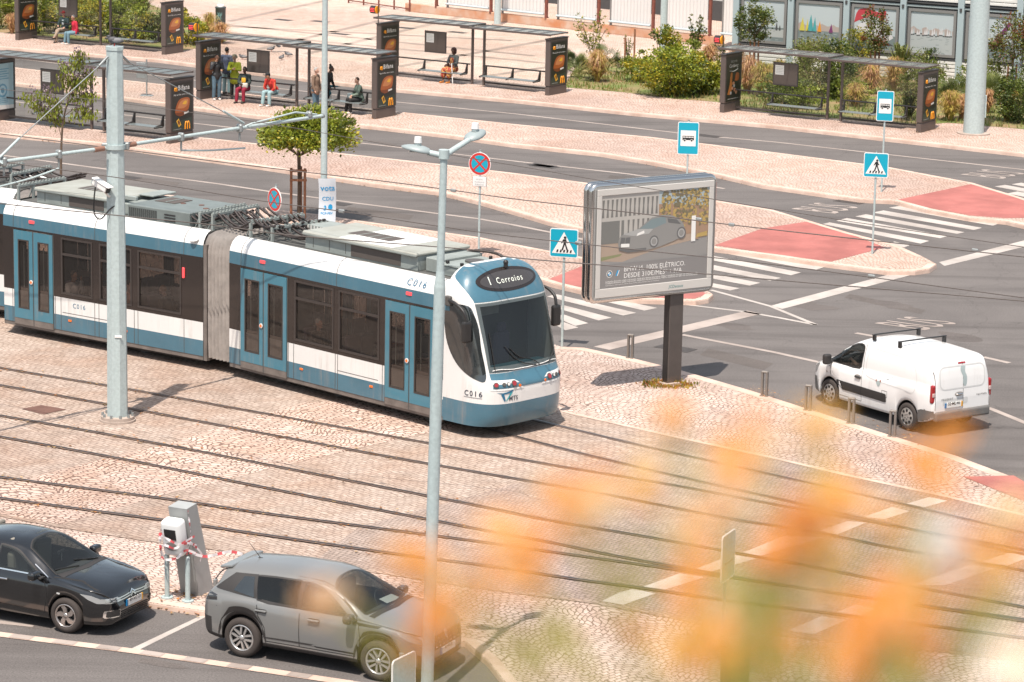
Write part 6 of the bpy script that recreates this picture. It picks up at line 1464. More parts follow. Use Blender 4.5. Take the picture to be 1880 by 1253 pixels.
# ------------------------------------------------------------------ bus shelters
H_glass = glass('shelter_glass', (.93, .94, .92), .015, .03, .35); H_roof = glass('roof_glass', (.62, .70, .70), .42, .08)
H_tint = glass('smoked_glass', (.45, .40, .37), .12)
H_post = pm('ad_black', (.018, .019, .017)); H_frame = mat('shelter_bronze', (.125, .098, .088), .4, .25, var=.1, vs=3); H_frd = mat('shelter_dark', (.05, .042, .04), .45)
H_w = pm('ad_white', (.72, .71, .68)); H_bun = pm('bun', (.36, .095, .025)); H_bunl = pm('bun_light', (.52, .20, .075)); H_bund = pm('bun_dark', (.17, .045, .015)); H_or = pm('ad_orange', (.85, .33, .02)); H_ye = pm('ad_yellow', (.75, .42, .04)); H_gd = pm('ad_green', (.03, .045, .035))
H_lb = pm('ad_pale_blue', (.36, .52, .58)); H_lb2 = pm('ad_blue', (.12, .30, .42)); H_amber = pm('ad_amber', (.35, .13, .03)); H_skin = pm('ad_skin', (.40, .20, .12)); H_gr = pm('ad_grey', (.34, .34, .33))
def ad_text(b, s, x, z, w_, m, yx, bold=True, **k): b.text(s, (yx, x, z), (0, 1, 0), (0, 0, 1), m, w=w_, bold=len(s) < 9, **k)
def ad_poly(b, pts, m, xx): b.poly([(xx, y, z) for y, z in pts], m)
def poster_bifana(xf):
    b = MB(); ad_poly(b, [(-.55, .42), (.55, .42), (.55, 2.12), (-.55, 2.12)], H_post, xf)
    ad_poly(b, [(-.55, .42), (.55, .42), (.55, .85), (-.55, .72)], H_gd, xf+.0015)
    ad_text(b, 'Bifana', -.22, 1.86, .64, H_w, xf+.004, space=1.12); ad_text(b, 'Não há Mac como o nosso.', -.47, 1.68, .94, H_w, xf+.004)
    for k in range(2): b.tube([(xf+.004, -.40+.07*k+.03*math.cos(t*.5), 1.84+.13*math.sin(t*.5)) for t in range(7)], .018, H_or, 4)
    bun = [(-.36, 1.0), (-.40, 1.12), (-.30, 1.38), (-.12, 1.54), (.16, 1.58), (.40, 1.54), (.43, 1.38), (.34, 1.12), (.14, .98), (-.12, .93)]
    ad_poly(b, curve2(bun+[bun[0]], 3), H_bun, xf+.003)
    ad_poly(b, curve2([(-.28, 1.22), (-.12, 1.44), (.14, 1.52), (.34, 1.48), (.30, 1.3), (.06, 1.2), (-.28, 1.22)], 3), H_bunl, xf+.0045)
    ad_poly(b, curve2([(-.38, 1.08), (-.1, 1.06), (.2, 1.1), (.34, 1.14), (.14, .99), (-.12, .94), (-.36, 1.0), (-.38, 1.08)], 3), H_bund, xf+.006)
    ad_poly(b, curve2([(.0, 1.36), (.14, 1.46), (.26, 1.44), (.2, 1.33), (.0, 1.36)], 3), H_ye, xf+.0065)
    ad_poly(b, [(.10, .98), (.36, 1.02), (.36, 1.08), (.10, 1.05)], H_w, xf+.0075)
    ad_poly(b, [(-.34, .78), (-.20, .86), (-.06, .62), (-.20, .54)], H_ye, xf+.005); ad_poly(b, curve2([(-.27, .76), (-.20, .80), (-.13, .68), (-.2, .62), (-.27, .76)], 3), H_bund, xf+.007)
    for k in range(2): b.tube([(xf+.006, .22+.13*k+.065*math.cos(R(180-180*t/10)), .47+.24*math.sin(R(180*t/10))**.8 if t not in (0, 10) else .44) for t in range(11)], .022, H_or, 5)
    ad_poly(b, [(-.5, .47), (-.05, .47), (-.05, .485), (-.5, .485)], H_gr, xf+.004); return b
def poster_beer(xf):
    b = MB(); ad_poly(b, [(-.55, .42), (.55, .42), (.55, 2.12), (-.55, 2.12)], H_post, xf)
    ad_text(b, 'DISCOVER', -.26, 1.93, .52, H_gr, xf+.004); ad_text(b, 'Carlsberg', -.36, 1.70, .72, H_w, xf+.004, shear=.25)
    b.tube(spl([(xf+.004, -.34, 1.62), (xf+.004, 0, 1.58), (xf+.004, .34, 1.66)], 4), .012, H_w, 4)
    ad_poly(b, curve2([(-.48, .7), (-.3, 1.1), (-.25, 1.5), (-.1, 1.5), (-.12, 1.1), (-.2, .7), (-.48, .7)], 3), H_amber, xf+.003); ad_poly(b, curve2([(.1, 1.2), (.2, 1.5), (.45, 1.45), (.4, 1.2), (.1, 1.2)], 3), H_bun, xf+.003)
    for y, z, r_ in ((0, 1.1, .10), (-.08, .92, .09), (.12, .84, .10), (.06, 1.0, .08), (.24, .74, .09), (-.2, .74, .08)): ad_poly(b, [(y+r_*math.cos(k*.7), z+r_*.8*math.sin(k*.7)) for k in range(9)], H_skin if r_ > .085 else H_gr, xf+.004+.001*y)
    ad_poly(b, [(-.45, .5), (.45, .5), (.45, .52), (-.45, .52)], H_gr, xf+.004); return b
def poster_blue(xf):
    b = MB(); ad_poly(b, [(-.55, .42), (.55, .42), (.55, 2.12), (-.55, 2.12)], H_lb, xf)
    for k in range(5): ad_poly(b, [(-.4, 1.9-.09*k), (.3-.1*(k % 2), 1.9-.09*k), (.3-.1*(k % 2), 1.93-.09*k), (-.4, 1.93-.09*k)], H_lb2, xf+.003)
    for r_, m_ in ((.26, H_lb2), (.19, H_lb), (.10, H_lb2)): ad_poly(b, [(-.05+r_*math.cos(k*.5236), 1.12+r_*math.sin(k*.5236)) for k in range(12)], m_, xf+.0045-.004*r_)
    for k in range(3): ad_poly(b, [(-.42, .80-.07*k), (.25, .80-.07*k), (.25, .82-.07*k), (-.42, .82-.07*k)], H_lb2, xf+.003)
    ad_poly(b, [(-.55, .42), (.55, .42), (.55, .55), (-.55, .6)], H_w, xf+.002); return b
def mupi(sh, x, poster, label=None):
    """free end panel of the shelter with its lit case"""
    b = MB(); b.box2((x-.11, -.68, .38), (x+.11, .68, 2.26), H_frame, .015); b.box2((x-.10, -.66, .0), (x+.10, .66, .34), H_frame, .01); b.box2((x-.085, -.64, .33), (x+.085, .64, .39), H_frd)
    b.box2((x-.13, -.72, 2.26), (x+.13, .70, 2.30), H_frd, .008); b.box2((x+.10, -.62, .40), (x+.114, .62, 2.18), H_frd, .004)
    p = b.build('advert_case', sh)
    if label: p['label'] = label
    q = poster(x+.117); q.build('poster', p)
    for xx, yy in ((x+.10, -.60), (x+.10, .60)): pass
    return p
def shelter(u, v, rz, label, left, right, led=False, L=8.42, z=KZ):
    a = Q(u, v, z); d = Vector((math.cos(rz+R(90)), math.sin(rz+R(90)), 0)); o = a+d*.68+Vector((math.cos(rz), math.sin(rz), 0))*.11
    sh = thing('bus_shelter', label, 'bus shelter', o, rz, 'glass bus shelters with advertising panels'); yg = .28
    mupi(sh, 0, left); mupi(sh, L, right)
    for x0, x1, zz in ((-.25, 4.55, 2.52), (4.15, L+.15, 2.46)):
        b = MB(); b.box2((x0, -.72, zz-.05), (x1, -.66, zz+.03), H_frame, .008); b.box2((x0, .56, zz-.04), (x1, .62, zz+.03), H_frame, .008)
        n = 7
        for k in range(n+1): xx = x0+(x1-x0-.04)*k/n; b.box2((xx, -.66, zz-.02), (xx+.055, .56, zz+.022), H_frame)
        r_ = b.build('roof', sh); g = MB(); g.poly([(x0, -.66, zz+.012), (x1, -.66, zz+.012), (x1, .56, zz+.012), (x0, .56, zz+.012)], H_roof); g.build('roof_pane', r_)
    for x in (4.12, 4.70): b = MB(); b.box2((x-.045, yg-.045, 0), (x+.045, yg+.045, 2.46), H_frame, .006); b.build('post', sh)
    for x0, x1, cuts in ((.12, 4.07, (1.45, 2.85)), (4.75, L-.12, (6.3, 7.4))):
        es = (x0,)+cuts+(x1,)
        for i in range(len(es)-1): g = MB(); g.poly([(es[i]+.006, yg, .16), (es[i+1]-.006, yg, .16), (es[i+1]-.006, yg, 2.44), (es[i]+.006, yg, 2.44)], H_glass); g.build('glass_panel', sh)
        b = MB(); b.box2((x0, yg-.025, .10), (x1, yg+.025, .17), H_frd, .004); b.build('bottom_rail', sh)
    for x0, x1, s0, s1 in ((.12, 4.07, 1.75, 3.95), (4.75, L-.12, 4.85, 7.55)):
        b = MB(); b.cyl((x0, yg-.10, .84), (x1, yg-.10, .84), .032, H_frd, n=8); k = .6
        while x0+k < x1: b.cyl((x0+k, yg-.10, .84), (x0+k, yg, .84), .018, H_frd, n=6); k += 1.1
        b.build('back_rail', sh)
        b = MB(); b.box2((s0, yg-.58, .43), (s1, yg-.16, .46), mat('bench_steel', (.20, .225, .225), .35, .3) if 'bench_steel' not in bpy.data.materials else bpy.data.materials['bench_steel'], .008)
        n = 2 if s1-s0 < 2.4 else 3
        for i in range(n):
            x = s0+.03+(s1-s0-.06)*i/(n-1); b.prism([(yg-.60, .40), (yg-.12, .40), (yg-.06, .46), (yg-.05, .86), (yg-.11, .86), (yg-.24, .52), (yg-.60, .46)], x-.02, x+.02, H_frd, Matrix(((0, 0, 1, 0), (1, 0, 0, 0), (0, 1, 0, 0), (0, 0, 0, 1))))
        b.build('bench', sh)
    b = MB(); b.box2((1.72, yg-.05, 1.16), (2.82, yg-.015, 2.06), H_frd, .006); f = b.build('timetable_frame', sh)
    g = MB(); g.poly([(1.76, yg-.053, 1.20), (2.78, yg-.053, 1.20), (2.78, yg-.053, 2.02), (1.76, yg-.053, 2.02)], mat('timetable_back', (.085, .07, .062), .12, coat=.6) if 'timetable_back' not in bpy.data.materials else bpy.data.materials['timetable_back'])
    g.poly([(1.82, yg-.056, 1.58), (2.2, yg-.056, 1.58), (2.2, yg-.056, 1.95), (1.82, yg-.056, 1.95)], H_w)
    for k in range(5): g.poly([(1.86, yg-.058, 1.88-.06*k), (2.16, yg-.058, 1.88-.06*k), (2.16, yg-.058, 1.895-.06*k), (1.86, yg-.058, 1.895-.06*k)], H_gr)
    g.build('timetable', f)
    if led:
        b = MB(); b.cyl((-.06, -.62, 2.3), (-.06, -.62, 3.02), .022, H_frd, n=8); s_ = b.build('display_pole', sh)
        b = MB(); b.cyl((-.40, -.62, 2.84), (-.12, -.62, 2.84), .165, M_black, n=20); b.cyl((-.12, -.62, 2.84), (-.09, -.62, 2.84), .165, mat('display_amber', (.95, .36, .01), .4) if 'display_amber' not in bpy.data.materials else bpy.data.materials['display_amber'], n=20)
        for k in range(3): b.box((-.26, -.62-.162*math.cos(R(-8+22*k-14)), 2.84+.166*math.sin(R(-8+22*k-14))), (.20, .01, .028), T_redl)
        b.build('arrival_display', s_)
    return sh
shelter(1320, 207, R(-32.3), 'bus shelter in front of the planting with a beer advert on its nearer end', poster_beer, poster_bifana, True)
shelter(-24, 224, R(-32.2), 'empty bus shelter with a pale blue advert, behind the small flowering tree', poster_blue, poster_bifana)
shelter(359, 183, R(-32.0), 'busy bus shelter where most of the waiting people stand and sit', poster_bifana, poster_bifana, True)
shelter(690, 143, R(-33.2), 'bus shelter where a woman with a cane sits alone', poster_bifana, poster_bifana, True)
shelter(27, 74, R(-31.5), 'bus shelter by the hedge where two elderly people sit', poster_bifana, poster_bifana, True)
# ------------------------------------------------------------------ building with regatta photographs, hoarding
F_rib = mat('white_ribbed_sheet', (.66, .65, .62), .5, var=.06, vs=.6); F_col = mat('facade_column_blue', (.33, .40, .42), .5); F_frame = mat('picture_frame', (.19, .185, .18), .5); F_dark = mat('facade_dark_band', (.06, .06, .062), .6); F_rail = mat('facade_rail', (.30, .35, .36), .45)  # F_dark: near-black base colour for the recess band, brackets and braces
f0 = Q(1448, 128, KZ); fh = R(-29); bay = 2.62
bld = thing('building', 'white ribbed building with large framed sailing photographs along its wall', 'building', (f0.x, f0.y, KZ), fh)
NB0, NB1 = -1, 6
b = MB(); x0, x1 = NB0*bay, NB1*bay
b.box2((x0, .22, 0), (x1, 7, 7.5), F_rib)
def ribs(z0, z1, step=.16):
    z = z0
    while z < z1-.02:
        b.prism([(.0, z), (.0, z+step*.62), (.05, z+step*.78), (.05, z+step), (.25, z+step), (.25, z)], x0, x1, F_rib, Matrix(((0, 0, 1, 0), (1, 0, 0, .03), (0, 1, 0, 0), (0, 0, 0, 1)))); z += step
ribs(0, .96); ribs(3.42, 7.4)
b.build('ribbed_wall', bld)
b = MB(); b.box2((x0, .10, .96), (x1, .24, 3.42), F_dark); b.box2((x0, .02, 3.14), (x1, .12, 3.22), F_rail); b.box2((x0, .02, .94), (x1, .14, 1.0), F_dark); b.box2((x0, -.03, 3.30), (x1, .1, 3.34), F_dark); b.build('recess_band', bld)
for k in range(NB0, NB1+1):
    b = MB(); b.box2((k*bay-.14, -.06, 0), (k*bay+.14, .2, 7.4), F_col, .01); b.box2((k*bay-.05, -.09, 3.05), (k*bay+.05, -.05, 3.2), F_dark); b.build('column', bld)
q_sky = pm('photo_sky', (0.4, 0.448, 0.464)); q_sea = pm('photo_sea', (0.16, 0.196, 0.2)); q_seal = pm('photo_foam', (0.368, 0.392, 0.392)); q_town = pm('photo_town', (0.352, 0.296, 0.272)); q_w = pm('photo_sail', (0.528, 0.52, 0.528)); q_red = pm('photo_red', (0.416, 0.048, 0.064)); q_ye = pm('photo_yellow', (0.496, 0.44, 0.08)); q_tl = pm('photo_teal', (0.064, 0.288, 0.304)); q_or = pm('photo_orange', (0.576, 0.24, 0.032)); q_pu = pm('photo_purple', (0.16, 0.04, 0.128)); q_dk = pm('photo_dark', (0.072, 0.076, 0.08))
rnd = random.Random(3)
for k in range(NB0, NB1):
    a, c = k*bay+.22, (k+1)*bay-.22; z0, z1 = 1.06, 3.06
    fr = MB()
    for q_ in ((a, c, z0, z0+.12), (a, c, z1-.12, z1), (a, a+.12, z0+.12, z1-.12), (c-.12, c, z0+.12, z1-.12)): fr.box2((q_[0], .03, q_[2]), (q_[1], .095, q_[3]), F_frame)
    f_ = fr.build('picture_frame', bld)
    p = MB(); pa, pb, pz0_, pz1_ = a+.12, c-.12, z0+.12, z1-.12; W_, H_ = pb-pa, pz1_-pz0_
    def pp_(pts, m, o): p.poly([(pa+x*W_, .08-o, pz0_+z*H_) for x, z in pts], m)
    def sail(x, z, w_, h_, m, o): pp_([(x-w_*.55, z), (x+w_*.5, z), (x+w_*.05, z+h_)], m, o); pp_([(x-w_*.4, z-.03), (x+w_*.4, z-.03), (x+w_*.35, z), (x-w_*.45, z)], q_dk, o)
    hz = .34 if k != 2 else .45
    pp_([(0, 0), (1, 0), (1, 1), (0, 1)], q_sky, .002); 
    if k in (0, 2): pp_([(0, hz)]+[(x/14, hz+.13+.035*math.sin(x*1.7)+rnd.uniform(0, .03)) for x in range(15)]+[(1, hz)], q_town, .003)
    pp_([(0, 0), (1, 0), (1, hz), (0, hz)], q_sea if k != 2 else q_seal, .004)
    for j in range(26): x, z = rnd.random()*.9, rnd.random()*hz*.9; pp_([(x, z), (x+.09, z+.004), (x+.07, z+.012), (x+.01, z+.01)], q_seal if k != 2 else q_sea, .0045)
    if k == 0:
        for x, w_, h_, m in ((.10, .13, .34, q_ye), (.22, .07, .3, q_ye), (.30, .14, .42, q_tl), (.40, .10, .36, q_tl), (.52, .10, .27, q_or), (.80, .10, .22, q_pu)): sail(x, hz-.02, w_, h_, m, .006)
    elif k == 1:
        pp_(curve2([(.0, .62), (.08, .92), (.3, .98), (.6, .9), (.75, .95), (.7, .75), (.4, .8), (.0, .62)], 3), q_red, .006); pp_([(.02, .5), (.35, .78), (.7, .72), (.95, .3), (.7, .12), (.4, .3)], q_w, .0055); pp_([(.3, .1), (.98, .1), (.8, .2), (.4, .18)], q_dk, .006)
    elif k == 2:
        for j in range(22): sail(.03+.044*j, hz+rnd.uniform(-.02, .03), .05, rnd.uniform(.10, .26), (q_w, q_sky, q_town, q_w)[j % 4], .0055+.0001*j)
    elif k == 3:
        pp_(curve2([(.06, .12), (.04, .55), (.16, .92), (.32, .72), (.40, .2), (.3, .02), (.06, .12)], 3), q_w, .006); pp_([(.14, .86), (.3, .70), (.36, .78), (.2, .9)], q_pu, .0065); pp_([(.5, .3), (.92, .9), (.99, .86), (.6, .22)], q_pu, .006)
    elif k == -1:
        pp_([(0, .1), (.5, .28), (1, .30), (1, .1)], q_seal, .005); sail(.82, .30, .06, .2, q_dk, .006); sail(.9, .3, .05, .12, q_dk, .0065)
    else:
        for j in range(4): sail(.15+.22*j, hz, .14, .35, (q_w, q_or, q_tl, q_ye)[j], .006)
    p.build('photograph', f_)
# hoarding of white sheets on rusty posts above a low stained wall
w0, w1 = Q(754, 22, KZ), Q(1312, 84, KZ); wh = heading(w0, w1); wl = (w1-w0).length
M_stain = mat('stained_concrete', (.50, .37, .29), .9, var=.45, vs=1.1, dark=(.46, .19, .085)); M_sheet = mat('hoarding_sheet', (.60, .59, .575), .5, var=.06, vs=.5); M_rustp = mat('rusty_post', (.20, .060, .040), .7, var=.4, vs=5); M_tubeb = mat('pale_blue_tube', (.42, .49, .51), .5)
hoard = thing('hoarding', 'white sheet hoarding on rusty posts above a stained low wall', 'fence', w0, wh)
b = MB(); b.box2((-.4, 0, 0), (wl+.4, .22, .42), M_stain, .02); b.build('low_wall', hoard)
n = 6; sp = wl/n*1.0
posts_u = [800, 900, 1001.5, 1097.5, 1197.5, 1301.6]
def u_on(u):       # distance along the hoarding that projects to column u
    lo, hi = -3.0, wl+6
    for _ in range(40):
        m_ = (lo+hi)/2; pt = w0+(w1-w0).normalized()*m_+Vector((0, 0, .6))
        if proj(pt)[0] < u: lo = m_
        else: hi = m_
    return lo
xs_ = [u_on(u) for u in posts_u]
for i, x in enumerate(xs_):
    b = MB(); b.box2((x-.07, .0, .3), (x+.07, .12, 4.2), M_rustp, .01); b.tube([(x+.05, .1, .45), (x+.05, .75, .05)], .04, F_dark, 5); b.build('post', hoard)
    nx = xs_[i+1] if i+1 < len(xs_) else x+3.0
    g0 = x+.78; 
    sh_ = MB(); m_ = 12
    pts_ = []
    for k in range(m_*2+1): pts_.append((g0+(nx-.14-g0)*k/(2*m_), .06+(.035 if k % 2 else 0)))
    sh_.grid([[(a, c_, .62) for a, c_ in pts_], [(a, c_, 4.2) for a, c_ in pts_]], M_sheet, False); 
    if i < len(xs_): sh_.build('sheet_panel', hoard)
    t_ = MB(); t_.cyl((x+.7, -.02, .60), (nx-.1, -.02, .60), .055, M_tubeb, n=10); t_.build('bottom_tube', hoard)
    e_ = MB(); e_.box2((g0-.08, .02, .3), (g0-.0, .14, 4.2), F_frame, .01); e_.build('edge_post', hoard)
# open red fence frames left of it
rf0, rf1 = Q(640, 6, KZ), Q(752, 22, KZ); rh = heading(rf0, rf1); rl = (rf1-rf0).length
t = thing('fence', 'rusty red open fence frame at the top edge beside the stained wall', 'fence', rf0, rh)
b = MB()
for k in range(5): b.box2((rl*k/4-.03, -.03, 0), (rl*k/4+.03, .03, 1.6), M_rustp)
for z in (.12, .75, 1.5): b.box2((0, -.02, z), (rl, .02, z+.05), M_rustp)
b.build('frame', t)
# pale hall behind the hoarding
hq = w0+Vector((-math.sin(wh), math.cos(wh), 0))*9
t = thing('hall', 'pale hall with a grey roof edge glimpsed between the hoarding sheets', 'building', hq, wh)
b = MB(); b.box2((-4, 0, 0), (wl+12, 8, 5), mat('hall_wall', (.62, .60, .57), .6, var=.1, vs=.4)); b.build('wall', t)
b = MB(); b.box2((-4, -.4, 2.3), (wl+12, -.02, 2.6), F_frame); b.box2((-4, -.1, 0), (wl+12, -.02, 1.0), F_dark); b.build('plinth', t)
# ------------------------------------------------------------------ plants
G1, G2, G3, G4 = leafmat('leaf_bright', (.25, .29, .03)), leafmat('leaf_mid', (.15, .19, .03)), leafmat('leaf_dark', (.06, .09, .02)), leafmat('leaf_yellow', (.40, .33, .03))
G5, G6, G7 = leafmat('leaf_olive', (.17, .165, .045)), leafmat('leaf_red', (.20, .07, .03)), leafmat('leaf_lilac', (.25, .18, .22))
Gs1, Gs2, Gs3 = leafmat('straw', (.55, .34, .15), .3), leafmat('straw_green', (.46, .37, .09), .3), leafmat('straw_pink', (.58, .32, .19), .3)
Gp1, Gp2, Gp3 = leafmat('palm_leaf', (.12, .155, .045), .2), leafmat('palm_leaf_pale', (.23, .25, .08), .2), leafmat('palm_dark', (.035, .05, .02), .2)
M_bark = mat('bark', (.12, .085, .06), .9, var=.3, vs=8); M_stake = mat('wooden_stake', (.30, .135, .075), .85, var=.25, vs=6)
M_lawn = mat('lawn_soil', (.13, .165, .04), .95, var=.6, vs=.7, dark=(.28, .18, .10), bump=.6, bs=22)
def leaf(b, p, d, s, m, rnd, w_=.45):
    d = d.normalized(); u = d.cross(Vector((rnd.uniform(-1, 1), rnd.uniform(-1, 1), rnd.uniform(-1, 1)))).normalized()
    b.v += [tuple(p-d*s*.5), tuple(p+u*s*w_*.5), tuple(p+d*s*.5), tuple(p-u*s*w_*.5)]; o = len(b.v)-4; b.f.append((o, o+1, o+2, o+3)); b.m.append(b.mi(m)); b.sm.append(False)
def cloud(b, c, r, n, s, mats, rnd, flat=0.0, clumps=18, w_=.5, hollow=.35):
    """leaves gathered in clumps spread through a crown's volume"""
    c = Vector(c); r = Vector(r if hasattr(r, '__len__') else (r, r, r)); cl = []
    for _ in range(clumps):
        while True:
            q = Vector((rnd.uniform(-1, 1), rnd.uniform(-1, 1), rnd.uniform(-1, 1)))
            if hollow < q.length < 1: break
        if flat and q.z < -flat: q.z = -flat*rnd.random()
        cl.append((q, rnd.uniform(.16, .42), rnd.choice(mats)))
    for i in range(n):
        q, rr, m = cl[i % clumps]
        k = Vector((rnd.gauss(0, 1), rnd.gauss(0, 1), rnd.gauss(0, .8)))*rr*.55
        p = q+k
        if p.length > 1.12: p = p.normalized()*rnd.uniform(.9, 1.12)
        mm = m if rnd.random() < .7 else rnd.choice(mats)
        d = Vector((p.x+rnd.uniform(-.8, .8), p.y+rnd.uniform(-.8, .8), p.z*.4+rnd.uniform(-.6, .8)))
        leaf(b, c+Vector((p.x*r.x, p.y*r.y, p.z*r.z)), d if d.length > .01 else Vector((0, 0, 1)), s*rnd.uniform(.6, 1.3), mm, rnd, w_)
def stems(b, c, r, n, rnd, base=(0, 0, 0), rad=.014, m=None):
    for _ in range(n):
        t = Vector(c)+Vector((rnd.uniform(-.7, .7)*r[0], rnd.uniform(-.7, .7)*r[1], rnd.uniform(-.3, .7)*r[2])); a = Vector(base); mid = a.lerp(t, .5)+Vector((rnd.uniform(-.1, .1), rnd.uniform(-.1, .1), .05))
        b.tube(spl([a, mid, t], 3), rad, m or M_bark, 4)
def shrub(kind, u, v, h, wd, label, mats, n=1500, s=.11, seed=0, group=None, name='shrub', dep=None):
    if kind == 'r': h, wd, n = h*1.55, wd*1.6, int(n*2)
    rnd = random.Random(seed+int(u)); q = Q(u, v, KZ); t = thing(name, label, 'shrub', q, rnd.uniform(0, 3), group)
    b = MB(); c = (0, 0, h*.52); r = (wd*.5, (dep or wd)*.5, h*.52); cloud(b, c, r, int(n*1.7), s*1.12, mats, rnd, .85, max(20, int(n/45)), .55); b.build('foliage', t)
    b = MB(); stems(b, c, r, 7, rnd); b.build('stem', t); return t
def tuft(u, v, h, wd, label, mats, n=240, seed=0, droop=.5, name='ornamental_grass', cat='grass tuft', group=None, w_=.012):
    """fountain of long thin blades"""
    rnd = random.Random(seed+int(u)*3); q = Q(u, v, KZ); t = thing(name, label, cat, q, 0, group); b = MB(); n = int(n*2.6); h, wd, w_, droop = h*1.2, wd*1.1, w_*.8, droop*.62
    for i in range(n):
        a = rnd.uniform(0, 6.283); k = abs(rnd.gauss(0, .5)); R_ = wd*.5*min(1.2, k+.15); H_ = h*rnd.uniform(.30, 1.05); d = Vector((math.cos(a), math.sin(a), 0)); s_ = Vector((-d.y, d.x, 0))
        P_ = [d*.03*rnd.random()*3, d*R_*.35+Vector((0, 0, H_*.6)), d*R_*.75+Vector((0, 0, H_*(1-.12*k))), d*R_*(1.15)+Vector((0, 0, H_*(1-droop*k)))]
        m = rnd.choice(mats); ww = w_*rnd.uniform(.7, 1.5); vs = []
        for j, p in enumerate(P_): e = ww*(1, 1.1, .8, .1)[j]; vs += [p-s_*e, p+s_*e]
        b.add(vs, [(0, 1, 3, 2), (2, 3, 5, 4), (4, 5, 7, 6)], m)
    b.build('blades', t); return t
def palm(u, v, h, wd, label, seed=0, mats=None, group='dwarf fan palms', n=26):
    """low fan palm: stalks ending in fans of narrow fingers"""
    mats = mats or [Gp1, Gp1, Gp2, Gp3]; rnd = random.Random(seed+int(u)); q = Q(u, v, KZ); t = thing('fan_palm', label, 'palm', q, rnd.uniform(0, 6), group); b = MB(); sk = MB()
    for i in range(n):
        a = rnd.uniform(0, 6.283); el = rnd.uniform(.1, 1.35); L = rnd.uniform(.75, 1.0); d = Vector((math.cos(a)*math.cos(el)*wd*.42, math.sin(a)*math.cos(el)*wd*.42, math.sin(el)*h*.62+h*.12))*L
        sk.tube(spl([(0, 0, .05), d*.5+Vector((0, 0, h*.1)), d], 3), .010, Gp2, 4)
        dn = d.normalized(); u1 = dn.cross(Vector((0, 0, 1))); u1 = u1.normalized() if u1.length > .01 else Vector((1, 0, 0)); u2 = dn; m = rnd.choice(mats); fr = wd*.24*rnd.uniform(.8, 1.15)
        for k in range(15):
            th = R(-105+210*k/14); tip = d+(u2*math.cos(th)+u1*math.sin(th))*fr+Vector((0, 0, -.12*fr*abs(math.sin(th))-.05)); e = u1*math.cos(th)*.018-u2*math.sin(th)*.018
            mid = d.lerp(tip, .5); b.add([d, mid+e, tip, mid-e], [(0, 1, 2, 3)], m)
    b.build('fans', t); sk.build('stalk', t); return t
def spiky(u, v, h, wd, label, n=70, seed=0, mats=None):
    return tuft(u, v, h, wd, label, mats or [Gp1, Gp2, Gp2, G5], n, seed, .25, 'spiky_plant', 'plant', None, .035)
# planting beds
bed1 = [(1034, 161), (1142, 170), (1237, 182), (1316, 188), (1400, 206), (1540, 219), (1680, 232), (1740, 226), (1880, 238), (2150, 268), (2150, 205), (1880, 172), (1600, 140), (1448, 127), (1345, 118), (1270, 112), (1120, 108), (1060, 118)]
struct(sheet('planting_bed', [px(bed1, KZ)], M_lawn, KZ+.012))
bed2 = [(-160, 40), (0, 60), (60, 66), (330, 94), (400, 84), (432, 66), (330, 30), (200, -20), (60, -60), (-160, -90)]
struct(sheet('planting_bed', [px(bed2, KZ)], M_lawn, KZ+.012))
# grass on the beds
def inpoly(p, poly):
    r_ = False; n = len(poly)
    for i in range(n):
        a, c = poly[i], poly[(i+1) % n]
        if (a[1] > p[1]) != (c[1] > p[1]) and p[0] < (c[0]-a[0])*(p[1]-a[1])/(c[1]-a[1])+a[0]: r_ = not r_
    return r_
rnd = random.Random(8); b = MB(); pb1 = [(p.x, p.y) for p in px(bed1, KZ)]; pb2 = [(p.x, p.y) for p in px(bed2, KZ)]
gm = [leafmat('grass_blade', (.18, .21, .045)), leafmat('grass_dry', (.34, .24, .10)), leafmat('grass_fresh', (.17, .24, .04))]
for poly, cnt in ((pb1, 26000), (pb2, 8000)):
    ax, bx, ay, by = min(p[0] for p in poly), min(26, max(p[0] for p in poly)), min(p[1] for p in poly), max(p[1] for p in poly); k = 0
    while k < cnt:
        p = (rnd.uniform(ax, bx), rnd.uniform(ay, by)); k += 1
        if not inpoly(p, poly): continue
        if math.sin(p[0]*1.3+2*math.sin(p[1]*.7))+rnd.gauss(0, .5) < -.55: continue
        hgt_ = rnd.uniform(.07, .26); a = rnd.uniform(0, 6.28); o = Vector((p[0], p[1], KZ)); s_ = Vector((math.cos(a), math.sin(a), 0))*.03
        b.add([o-s_, o+s_, o+s_*.3+Vector((rnd.uniform(-.08, .08), rnd.uniform(-.08, .08), hgt_))], [(0, 1, 2)], rnd.choice(gm))
struct(b.build('grass'), 'stuff')
# --- bed on the right
br = [G1, G1, G4, G2, G1, G3]
shrub('a', 1232, 176, 1.9, 2.9, 'biggest bright yellow-green bush on the bed edge, before the grey pole', br, 4200, .12, 1)
shrub('b', 1283, 172, 1.6, 2.1, 'bright green bush beside the beer advert end of the shelter', br, 2600, .12, 2)
shrub('c', 1176, 150, 1.25, 1.7, 'low yellow-green bush on the palm side of the biggest bush', [G1, G4, G2], 1600, .11, 3)
shrub('d', 1218, 132, 1.9, 1.5, 'upright bright bush directly before the grey pole', br, 1700, .11, 4)
palm(1060, 146, 1.3, 1.7, 'grey-green fan palm beside the advert panel at the end of the cane woman shelter')
palm(1112, 136, 1.5, 1.9, 'dark fan palm behind the pinkish grass tuft', 2, [Gp1, Gp3, Gp3, Gp1])
palm(1040, 134, 1.2, 1.3, 'dark fan palm half hidden by the shelter advert', 3, [Gp3, Gp3, Gp1])
palm(1318, 118, 1.2, 1.5, 'fan palm under the arrival display of the beer advert shelter', 4)
tuft(1097, 151, 1.15, 1.15, 'pinkish tan grass tuft between the two fan palms at the bed edge', [Gs1, Gs3, Gs1, Gs2], 420, 1, .55)
